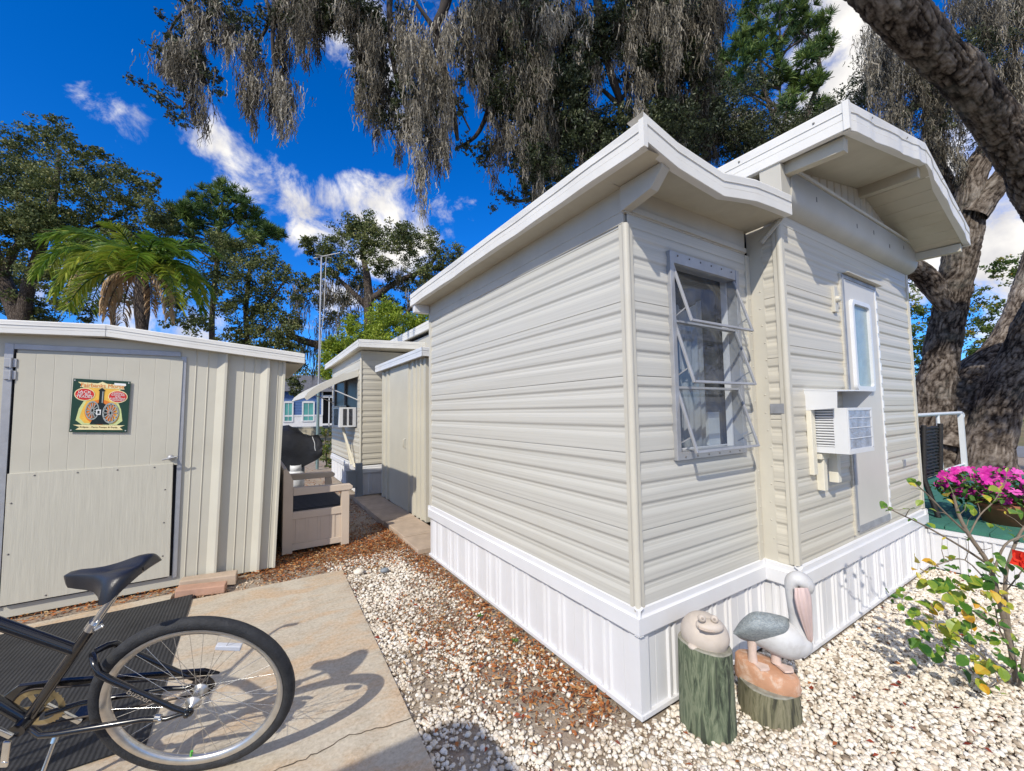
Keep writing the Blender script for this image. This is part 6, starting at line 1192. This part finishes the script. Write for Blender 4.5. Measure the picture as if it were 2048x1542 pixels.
mc += [(1380, 240, 50, 90, 8.6), (1450, 230, 50, 90, 9), (1550, 250, 50, 80, 9.2), (1640, 260, 40, 70, 9.2), (1740, 40, 14, 150, 9), (1760, 90, 26, 190, 9), (1800, 110, 30, 170, 9), (1790, 220, 24, 100, 9.4), (1850, 130, 30, 160, 9.4), (1900, 190, 28, 150, 9.4), (1860, 250, 20, 120, 9.4), (1950, -10, 50, 120, 9), (2010, 20, 50, 130, 9), (1990, 130, 40, 120, 9.2), (2040, 120, 30, 110, 9.2), (1910, 310, 14, 70, 9.6)]
put_moss(oak, [(a, c, w, ln*.9, d) for a, c, w, ln, d in mc], dens=1.75, width=.0095, seg=.036)
# ---------------------------------------------------------------- trees beyond
def tree(name, label, base, cat='tree', group='trees beyond the yard'): return thing(name, label, cat, tuple(base), group)
D1 = 22
tl = tree('oak_tree', 'big spreading dark green oak rising behind the left of the metal shed', at(60, 860, D1))
b = MB(); limb(b, [(60, 880, 60, D1), (55, 700, 46, D1), (30, 620, 42, D1), (0, 540, 36, D1), (-30, 440, 28, D1)], 12); limb(b, [(45, 640, 34, D1), (60, 560, 30, D1), (90, 470, 24, D1), (110, 380, 16, D1), (120, 300, 8, D1)], 10); limb(b, [(0, 600, 26, D1), (20, 520, 22, D1), (60, 450, 14, D1)], 8); limb(b, [(60, 560, 18, D1), (150, 480, 13, D1), (240, 430, 8, D1)], 8); b.build('trunk', m_bark2, tl, bark=True)
lb = []
for cx, cy, r_ in ((20, 300, 46), (60, 280, 30), (100, 270, 34), (115, 250, 22), (140, 290, 24), (10, 370, 60), (80, 350, 50), (130, 360, 44), (180, 330, 36), (215, 350, 32), (195, 310, 18), (250, 350, 30), (290, 370, 26), (310, 365, 14), (60, 420, 60), (130, 430, 56), (190, 400, 46), (250, 400, 44), (300, 420, 36), (330, 445, 26), (20, 460, 60), (100, 490, 56), (170, 470, 50), (230, 460, 46), (290, 470, 40), (30, 540, 50), (90, 550, 44), (150, 540, 44), (200, 520, 40), (20, 610, 40), (90, 620, 30), (130, 600, 30), (60, 640, 36), (170, 620, 34), (240, 600, 30), (330, 560, 34), (360, 600, 28), (350, 640, 26), (390, 650, 24), (-20, 340, 60), (-30, 450, 60), (-20, 560, 60), (320, 500, 30)):
    lb.append((cx, cy, r_, D1+rnd.uniform(-2.5, 2.5)))
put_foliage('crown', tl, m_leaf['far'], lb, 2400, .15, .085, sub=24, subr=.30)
D2 = 27
pn = tree('pine_tree', 'tall open topped pine standing behind the palm', at(430, 870, D2))
b = MB(); limb(b, [(428, 880, 14, D2), (426, 760, 13, D2), (424, 640, 12, D2), (432, 540, 10, D2), (440, 460, 8, D2), (446, 400, 4, D2)], 8)
def pine(root, b, blobs, d, per, L, mat, nt=11):
    C0, DD, T = [], [], []
    for px, py, r_ in blobs:
        dd = d+rnd.uniform(-1.2, 1.2); c0 = np.array(at(px, py, dd)); Rw = r_*dd/FPX
        for _ in range(nt):
            q = c0+unit(1)[0]*Rw*NR.random()**.6; ax = unit(1)[0]; ax[2] = abs(ax[2])+.4; ax /= np.linalg.norm(ax); k = per; dv = unit(k)+ax*1.0; dv /= np.linalg.norm(dv, axis=1)[:, None]; C0.append(np.repeat(q[None], k, 0)); DD.append(dv); T.append(np.clip(NR.uniform(.15, .85)+NR.normal(0, .15, k), 0, 1))
    C0 = np.concatenate(C0); DD = np.concatenate(DD); T = np.concatenate(T); n = len(C0); s_ = np.cross(DD, unit(n)); s_ /= np.linalg.norm(s_, axis=1)[:, None]; l_ = (L*NR.uniform(.7, 1.2, n))[:, None]; w = L*.045
    V = np.stack([C0-s_*w, C0+s_*w, C0+DD*l_+s_*w*.6, C0+DD*l_-s_*w*.6], 1); return link_mesh('crown', V.reshape(-1, 3), np.arange(4*n).reshape(n, 4), mat, root, tone=T)
pb = [(450, 385, 26), (420, 395, 26), (480, 400, 26), (400, 410, 24), (370, 420, 22), (500, 425, 24), (440, 425, 30), (410, 440, 26), (470, 440, 28), (380, 450, 24), (520, 455, 20), (350, 425, 16), (540, 465, 16), (555, 470, 12), (360, 470, 24), (330, 450, 18), (500, 470, 20), (430, 480, 22), (390, 490, 22), (345, 500, 20), (460, 490, 20), (515, 480, 16)]
for px, py, r_ in pb: limb(b, [(436, py+34, 5, D2), ((px+436)/2, py+22, 3.6, D2), (px, py+2, 2, D2)], 5, 3)
b.build('trunk', m_bark2, pn, bark=True); pine(pn, b, pb, D2, 44, .42, m_leaf['pine'], 22)
D3 = 24
od = tree('oak_tree', 'dark rounded oak between the palm and the antenna mast', at(500, 870, D3))
b = MB(); limb(b, [(500, 880, 16, D3), (497, 740, 13, D3), (492, 620, 11, D3), (500, 540, 8, D3)], 8); limb(b, [(494, 640, 8, D3), (540, 600, 6, D3), (570, 560, 4, D3)], 6); b.build('trunk', m_bark2, od, bark=True)
lb = [(px, py, r_, D3+rnd.uniform(-1.5, 1.5)) for px, py, r_ in ((430, 500, 40), (470, 500, 40), (510, 510, 40), (545, 520, 28), (440, 545, 40), (490, 555, 46), (535, 560, 40), (565, 550, 22), (470, 600, 36), (520, 605, 40), (550, 630, 38), (510, 650, 40), (560, 670, 36), (480, 660, 30), (590, 690, 26), (530, 690, 34), (420, 560, 30), (450, 620, 20), (585, 640, 20), (590, 600, 18), (600, 560, 18), (410, 640, 24), (450, 690, 28), (500, 700, 30), (570, 710, 26), (600, 730, 24), (595, 780, 22), (585, 760, 20))]
put_foliage('crown', od, m_leaf['far'], lb, 2400, .15, .085, sub=24, subr=.30)
put_moss(od, [(600, 560, 14, 60, D3), (580, 640, 18, 50, D3), (540, 650, 20, 50, D3)], width=.03, seg=.14, dens=.6)
D4 = 26
om = tree('oak_tree', 'moss draped oak framed between the antenna mast and the side roof', at(740, 870, D4))
b = MB(); limb(b, [(745, 880, 30, D4), (742, 760, 26, D4), (738, 640, 22, D4), (735, 560, 16, D4), (722, 500, 8, D4)], 10); limb(b, [(740, 620, 14, D4), (690, 570, 10, D4), (655, 540, 6, D4)], 8); limb(b, [(740, 600, 14, D4), (800, 560, 11, D4), (850, 540, 8, D4), (880, 500, 5, D4)], 8); limb(b, [(700, 690, 20, D4), (640, 690, 18, D4), (585, 672, 14, D4), (560, 640, 8, D4)], 8); limb(b, [(742, 650, 8, D4), (800, 640, 7, D4), (860, 560, 6, D4), (890, 550, 4, D4)], 6); b.build('trunk', m_bark2, om, bark=True)
lb = [(px, py, r_, D4+rnd.uniform(-1.8, 1.8)) for px, py, r_ in ((720, 455, 28), (700, 465, 24), (750, 460, 28), (735, 490, 34), (800, 465, 24), (820, 475, 22), (790, 490, 26), (670, 480, 22), (655, 500, 20), (625, 490, 22), (610, 485, 12), (640, 515, 20), (860, 470, 16), (868, 490, 18), (870, 520, 18), (905, 515, 22), (890, 540, 24), (920, 530, 16), (830, 510, 26), (850, 545, 24), (700, 530, 28), (670, 545, 24), (760, 530, 24), (640, 560, 18), (720, 570, 24), (800, 565, 24), (835, 570, 20), (690, 600, 22), (760, 595, 24), (610, 570, 20), (600, 600, 18), (640, 605, 18), (780, 620, 22), (660, 640, 20), (590, 650, 16), (700, 640, 18), (820, 610, 18))]
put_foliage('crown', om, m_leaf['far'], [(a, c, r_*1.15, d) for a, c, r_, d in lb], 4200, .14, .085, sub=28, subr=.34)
put_moss(om, [(640, 570, 20, 60, D4), (670, 570, 26, 90, D4), (700, 560, 24, 70, D4), (740, 570, 24, 70, D4), (600, 600, 16, 60, D4), (650, 640, 20, 70, D4), (680, 650, 14, 60, D4), (830, 580, 20, 60, D4), (790, 540, 20, 50, D4), (860, 540, 14, 50, D4), (600, 680, 20, 50, D4), (620, 690, 16, 60, D4)], width=.03, seg=.14, dens=.6)
D5 = 15
br = tree('camphor_tree', 'small bright yellow green tree rising behind the rear addition roof', at(760, 850, D5))
b = MB(); limb(b, [(760, 870, 20, D5), (765, 760, 14, D5), (770, 690, 8, D5)], 8); limb(b, [(762, 780, 10, D5), (720, 720, 6, D5), (690, 690, 3, D5)], 6); b.build('trunk', m_bark2, br, bark=True)
lb = [(px, py, r_, D5+rnd.uniform(-1, 1)) for px, py, r_ in ((770, 620, 22), (755, 645, 26), (790, 640, 26), (820, 650, 26), (845, 640, 20), (860, 635, 14), (740, 670, 26), (780, 670, 28), (820, 672, 24), (850, 665, 20), (700, 660, 20), (690, 690, 26), (720, 695, 26), (670, 705, 22), (660, 690, 16), (680, 720, 22), (700, 640, 12), (655, 720, 14), (750, 705, 24), (665, 740, 20), (645, 745, 12))]
put_foliage('crown', br, m_leaf['bright'], [(a, c, r_*1.2, d) for a, c, r_, d in lb], 4500, .085, .05, sub=32, subr=.36)
# right-hand pine behind the home
D6 = 17
pr = tree('pine_tree', 'sunlit pine with a forked crown above the gable roof', at(1560, 860, D6))
b = MB(); limb(b, [(1570, 880, 26, D6), (1580, 600, 24, D6), (1600, 330, 18, D6), (1615, 230, 14, D6), (1640, 150, 12, D6), (1625, 90, 9, D6), (1600, 60, 5, D6)], 8); limb(b, [(1600, 330, 16, D6), (1545, 230, 11, D6), (1520, 130, 8, D6), (1510, 50, 5, D6)], 8)
pb2 = [(1600, 20, 34), (1560, 30, 34), (1520, 60, 36), (1480, 90, 32), (1450, 120, 26), (1440, 155, 22), (1500, 120, 34), (1550, 90, 34), (1600, 60, 28), (1640, 50, 22), (1650, 90, 22), (1620, 110, 26), (1470, 170, 26), (1520, 170, 28), (1560, 150, 24), (1630, 160, 20), (1590, 170, 26), (1575, 215, 24), (1640, 220, 18), (1500, 20, 24), (1560, -20, 40), (1610, -30, 40), (1610, 250, 18)]
for px, py, r_ in pb2: limb(b, [(1560, py+60, 7, D6), ((px+1560)/2, py+30, 4.5, D6), (px, py+2, 2.5, D6)], 5, 3)
b.build('trunk', m_bark2, pr, bark=True); pine(pr, b, pb2, D6, 50, .30, m_leaf['pine'], 26)
# palms
def palm(root, cx, cy, d, trunk, fronds, dead):
    b = MB(); limb(b, trunk, 10); b.build('trunk', m_bark2, root, bark=True); c0 = at(cx, cy, d)
    for name, lst, mat in (('crown', fronds, m_leaf['palm']), ('dead_fronds', dead, m_leaf['dead'])):
        VV, TT = [], []; b = MB()
        for (dx, dy, dz), L, dr in lst:
            d0 = np.array([dx, dy, dz], float); d0 /= np.linalg.norm(d0); P = []; q = np.array(c0); v = d0.copy(); n = 26
            for i in range(n+1): P.append(q.copy()); q = q+v*L/n; v[2] -= dr/n*(1+i/n*1.2); v /= np.linalg.norm(v)
            P = np.array(P); b.tube([Vector(p_) for p_ in P[::3]], [.03*(1-.8*i/9)+.004 for i in range(len(P[::3]))], 5); tb = NR.uniform(.25, .8)
            for i in range(3, n+1):
                t_ = P[min(i+1, n)]-P[i-1]; t_ /= np.linalg.norm(t_); s_ = np.cross(t_, [0, 0, 1]); s_ /= np.linalg.norm(s_)+1e-9; ll = .85*(1-.6*abs(i/n-.45))*L/3.2
                for sg in (-1, 1):
                    for rep in range(3):
                        base = P[i]+t_*NR.uniform(-.06, .06)*L/3; dv = s_*sg*NR.uniform(.6, 1.)+t_*.75+np.array([0, 0, NR.uniform(-.25, .45)]); dv /= np.linalg.norm(dv); k = 4; pp = [base]; w = NR.uniform(.016, .028)
                        for j in range(k): pp.append(pp[-1]+dv*ll/k); dv = dv+np.array([0, 0, -.20 if name == 'crown' else -.75]); dv /= np.linalg.norm(dv)
                        pp = np.array(pp); wd = np.cross(dv, s_); wd = unit(1)[0]*.5+wd; wd /= np.linalg.norm(wd); ws = (np.array([.6, 1, .9, .6, .1])*w)[:, None]*wd; l_ = pp-ws; r_ = pp+ws; VV.append(np.stack([l_[:-1], r_[:-1], r_[1:], l_[1:]], 1)); TT.append(np.full(k, np.clip(tb+NR.normal(0, .15), 0, 1)))
        if not lst: continue
        V = np.concatenate(VV); link_mesh(name, V.reshape(-1, 3), np.arange(len(V)*4).reshape(-1, 4), mat, root, tone=np.concatenate(TT)); b.build('frond_stems', m_leaf['palm'] if name == 'crown' else m_bark2, root)
DP = 13.5
p1 = tree('palm_tree', 'queen palm with arching green fronds and drooping brown dead ones behind the shed', at(284, 880, DP), 'palm')
ex, ey = np.array(FR), np.array(FB)
def fd(a, up, L, dr): v = ex*math.cos(a)+ey*math.sin(a); return ((v[0], v[1], up), L, dr)
fr = [fd(.3, 1.9, 2.5, 1.3), fd(2.8, 1.8, 2.6, 1.2), fd(-.6, 1.5, 2.6, 1.5), fd(3.9, 1.6, 2.6, 1.4), fd(0.1, .75, 2.6, 1.9), fd(-.4, .5, 2.7, 1.8), fd(.5, .9, 2.4, 1.7), fd(-.9, .9, 2.4, 1.8), fd(1.3, 1.2, 2.2, 1.5), fd(2.0, 1.1, 2.3, 1.6), fd(2.7, .8, 2.6, 1.8), fd(3.2, .55, 2.8, 1.7), fd(3.7, .7, 2.7, 1.9), fd(4.3, .9, 2.3, 1.8), fd(5.0, 1.1, 2.2, 1.7), fd(-.1, 1.6, 2.1, 1.5), fd(3.0, 1.4, 2.4, 1.5), fd(0.2, .35, 2.4, 1.6), fd(3.4, .3, 2.5, 1.5), fd(1.6, 2.4, 1.9, 1.0), fd(4.8, 2.2, 1.8, 1.0), fd(-.2, .95, 2.7, 2.1), fd(2.9, .6, 2.9, 1.6)]
dd_ = [fd(-.5, .15, 1.8, 3.2), fd(-.1, .05, 2.0, 2.4), fd(3.5, .35, 1.9, 3.0), fd(3.1, .1, 2.0, 2.2), fd(2.7, .3, 2.2, 2.8)]
palm(p1, 284, 548, DP, [(284, 890, 26, DP), (282, 760, 24, DP), (284, 660, 26, DP), (284, 590, 34, DP), (285, 548, 22, DP)], fr, dd_)
p2 = tree('palm_tree', 'thinner palm half hidden left of the queen palm', at(226, 880, 17), 'palm')
palm(p2, 222, 520, 17, [(228, 890, 13, 17), (227, 760, 12, 17), (226, 640, 12, 17), (223, 530, 14, 17)], [fd(a, rnd.uniform(.4, 1.2), 2.8, 1.7) for a in np.linspace(0, 6.0, 12)], [fd(3.3, .2, 2.4, 2.4)])
# low greenery seen through the gaps
hb_ = tree('hedge_bush', 'bushy green shrub growing beside the rear addition corner', at(652, 935, 12.5), 'bush', None)
put_foliage('leaves', hb_, m_leaf['mixed'], [(650, 865, 16, 12.5), (658, 890, 18, 12.4), (650, 915, 18, 12.5), (662, 930, 16, 12.4), (645, 890, 10, 12.6)], 2400, .06, .035, sub=14); b = MB(); limb(b, [(654, 950, 4, 12.5), (652, 900, 3, 12.5), (650, 868, 1.5, 12.5)], 5); b.build('stem', m_twig, hb_)
rt = tree('broadleaf_tree', 'yellow green broadleaf tree seen between the oak trunk and the gable corner', at(1900, 860, 24), 'tree')
b = MB(); limb(b, [(1905, 870, 20, 24), (1900, 740, 14, 24), (1890, 640, 8, 24)], 8); limb(b, [(1900, 740, 10, 24), (1970, 690, 6, 24), (2010, 640, 4, 24)], 6); b.build('trunk', m_bark2, rt, bark=True)
put_foliage('crown', rt, m_leaf['mixed'], [(px, py, r_, 24+rnd.uniform(-2, 2)) for px, py, r_ in ((1830, 620, 36), (1840, 660, 40), (1820, 700, 34), (1850, 700, 30), (1830, 570, 26), (1960, 640, 34), (1990, 660, 36), (1950, 680, 36), (2020, 690, 34), (1960, 720, 30), (2000, 540, 26), (2030, 550, 30), (2044, 520, 24), (1960, 590, 24), (1985, 610, 20), (2040, 640, 26), (1870, 720, 30), (1835, 745, 30), (1990, 740, 20), (1830, 790, 26))], 1500, .17, .09, sub=15, subr=.30)
hg = tree('hedge', 'clipped dark hedge across the road beyond the oak trunk', at(2040, 895, 36), 'hedge', None)
put_foliage('leaves', hg, m_leaf['far'], [(x_, 855+rnd.uniform(-6, 6), 18, 36+rnd.uniform(-1, 1)) for x_ in range(1900, 2240, 12)], 1500, .28, .17, sub=12, subr=.35)
V, F, T = [], [], []
wd_ = [(px, 850-rnd.uniform(0, 60), 34, 62+rnd.uniform(-4, 4)) for px in range(1790, 2300, 16)]+[(px, 800-rnd.uniform(0, 60), 30, 66+rnd.uniform(-4, 4)) for px in range(540, 900, 14)]
V, F, T = foliage(wd_, 520, .5, .28, sub=10, subr=.34); tag(link_mesh('far_woods', V, F, m_leaf['far'], None, (0, 0, 0), tone=T), kind='stuff')
# ================================================================== BLUE HOUSE
DH = 48; hp = lambda px, py, d=DH: at(px, py, d)
hA = hp(610, 860); bh = thing('blue_house', 'distant blue sided house with a white lower wall and tall teal windows', 'house', (hA.x, hA.y, 0))
HX = Vector((1, 0.0, 0)); x0h = hp(540, 850).x; x1h = hp(740, 850).x; yh = hA.y; zz = lambda py: hp(610, py).z
z_b, z_m, z_t = zz(853), zz(831), zz(783)
m_blue = M('blue_lap_siding', (.075, .15, .34), .5, var=.05); m_teal = M('teal_glass', (.10, .33, .31), .12, var=.25, vs=.6, spec=.6)
xpx = lambda px: x0h+(x1h-x0h)*(px-540)/200
b = MB(); rows = []; z = z_t
while z > z_m: rows += [[(x0h, yh-.0, z), (xpx(648), yh-.0, z)], [(x0h, yh-.05, z-.17), (xpx(648), yh-.05, z-.17)]]; z -= .18
b.sheet(rows); b.box(x0h, xpx(648), yh+.02, yh+8, 0, z_t); b.build('upper_wall', m_blue, bh)
b = MB(); b.box(x0h, xpx(648), yh-.08, yh, 0, z_m); b.box(x0h, xpx(648), yh-.12, yh, z_m-.10, z_m+.08); b.box(xpx(645), xpx(648.5), yh-.1, yh, z_m, z_t); b.build('lower_wall', m_white2, bh)
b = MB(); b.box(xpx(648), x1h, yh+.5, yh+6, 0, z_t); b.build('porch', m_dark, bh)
b = MB(); [b.box(xpx(px), xpx(px+2), yh-.2, yh-.0, 0, zz(793)) for px in (661, 690, 720)]; b.box(xpx(648), x1h, yh-.2, yh, zz(795), zz(790)); b.box(xpx(648), x1h, yh-.2, yh-.1, zz(852), zz(848)); b.build('porch_post', m_white2, bh)
b = MB(); b.hexa([(x0h-.4, yh-.6, z_t), (x1h, yh-.6, z_t), (x1h, yh+8, z_t), (x0h-.4, yh+8, z_t), (x0h-.4, yh+3.4, z_t+2.2), (x1h, yh+3.4, z_t+2.2), (x1h, yh+3.6, z_t+2.2), (x0h-.4, yh+3.6, z_t+2.2)]); b.build('roof', M('grey_shingle', (.12, .12, .13), .9, var=.2, vs=4), bh)
for a_, c_ in ((567, 582), (606, 627)):
    b = MB(); b.box(xpx(a_), xpx(c_), yh-.10, yh-.02, zz(841), zz(806)); w = b.build('window', m_teal, bh)
    b = MB(); b.box(xpx(a_-3), xpx(a_), yh-.16, yh, zz(843), zz(803)); b.box(xpx(c_), xpx(c_+3), yh-.16, yh, zz(843), zz(803)); b.box(xpx(a_), xpx(c_), yh-.16, yh, zz(806), zz(802)); b.box(xpx(a_), xpx(c_), yh-.16, yh, zz(843.5), zz(841)); b.box(xpx((a_+c_)/2-.4), xpx((a_+c_)/2+.4), yh-.13, yh, zz(841), zz(806)); b.build('window_frame', m_white2, w)
fw_ = thing('garden_wall', 'low tan wall in front of the distant blue house', 'wall', tuple(gp(620, 875)))
pA, pB = hp(540, 872, 30), hp(730, 872, 30); b = MB(); zt_ = hp(620, 856, 30).z; b.hexa([(pA.x, pA.y, -.03), (pB.x, pB.y, -.03), (pB.x, pB.y+.3, -.03), (pA.x, pA.y+.3, -.03), (pA.x, pA.y, zt_), (pB.x, pB.y, zt_), (pB.x, pB.y+.3, zt_), (pA.x, pA.y+.3, zt_)]); b.build('wall', M('tan_render', (.36, .32, .24), .9, var=.1), fw_); b = MB(); b.hexa([(pA.x, pA.y-.04, zt_), (pB.x, pB.y-.04, zt_), (pB.x, pB.y+.34, zt_), (pA.x, pA.y+.34, zt_), (pA.x, pA.y-.04, zt_+.10), (pB.x, pB.y-.04, zt_+.10), (pB.x, pB.y+.34, zt_+.10), (pA.x, pA.y+.34, zt_+.10)]); b.build('coping', M('grey_coping', (.30, .29, .26), .9), fw_)
# ================================================================== unseen roof on posts, added so its corner shadows the yard's near edge
caster = thing('shadow_caster', 'unseen flat roof on posts added behind the viewpoint to cast a shadow', 'shadow_caster', (-5, -3, 0))
b = MB(); poly = [(-3.10-.17+.17*math.sin(a), -1.06-.17+.17*math.cos(a)) for a in np.linspace(0, math.pi/2, 7)]+[(-3.06, -2.0), (-3.0, -7), (-9, -7), (-9, -1.0)]
b.prism([(x, y, 2.32) for x, y in poly], (0, 0, .07)); b.build('roof', m_fascia, caster)
for x, y in ((-3.35, -1.5), (-3.35, -6.6), (-8.7, -1.5), (-8.7, -6.6)): b = MB(); b.box(x-.04, x+.04, y-.04, y+.04, 0, 2.32); b.build('post', m_white2, caster, bevel=.004)
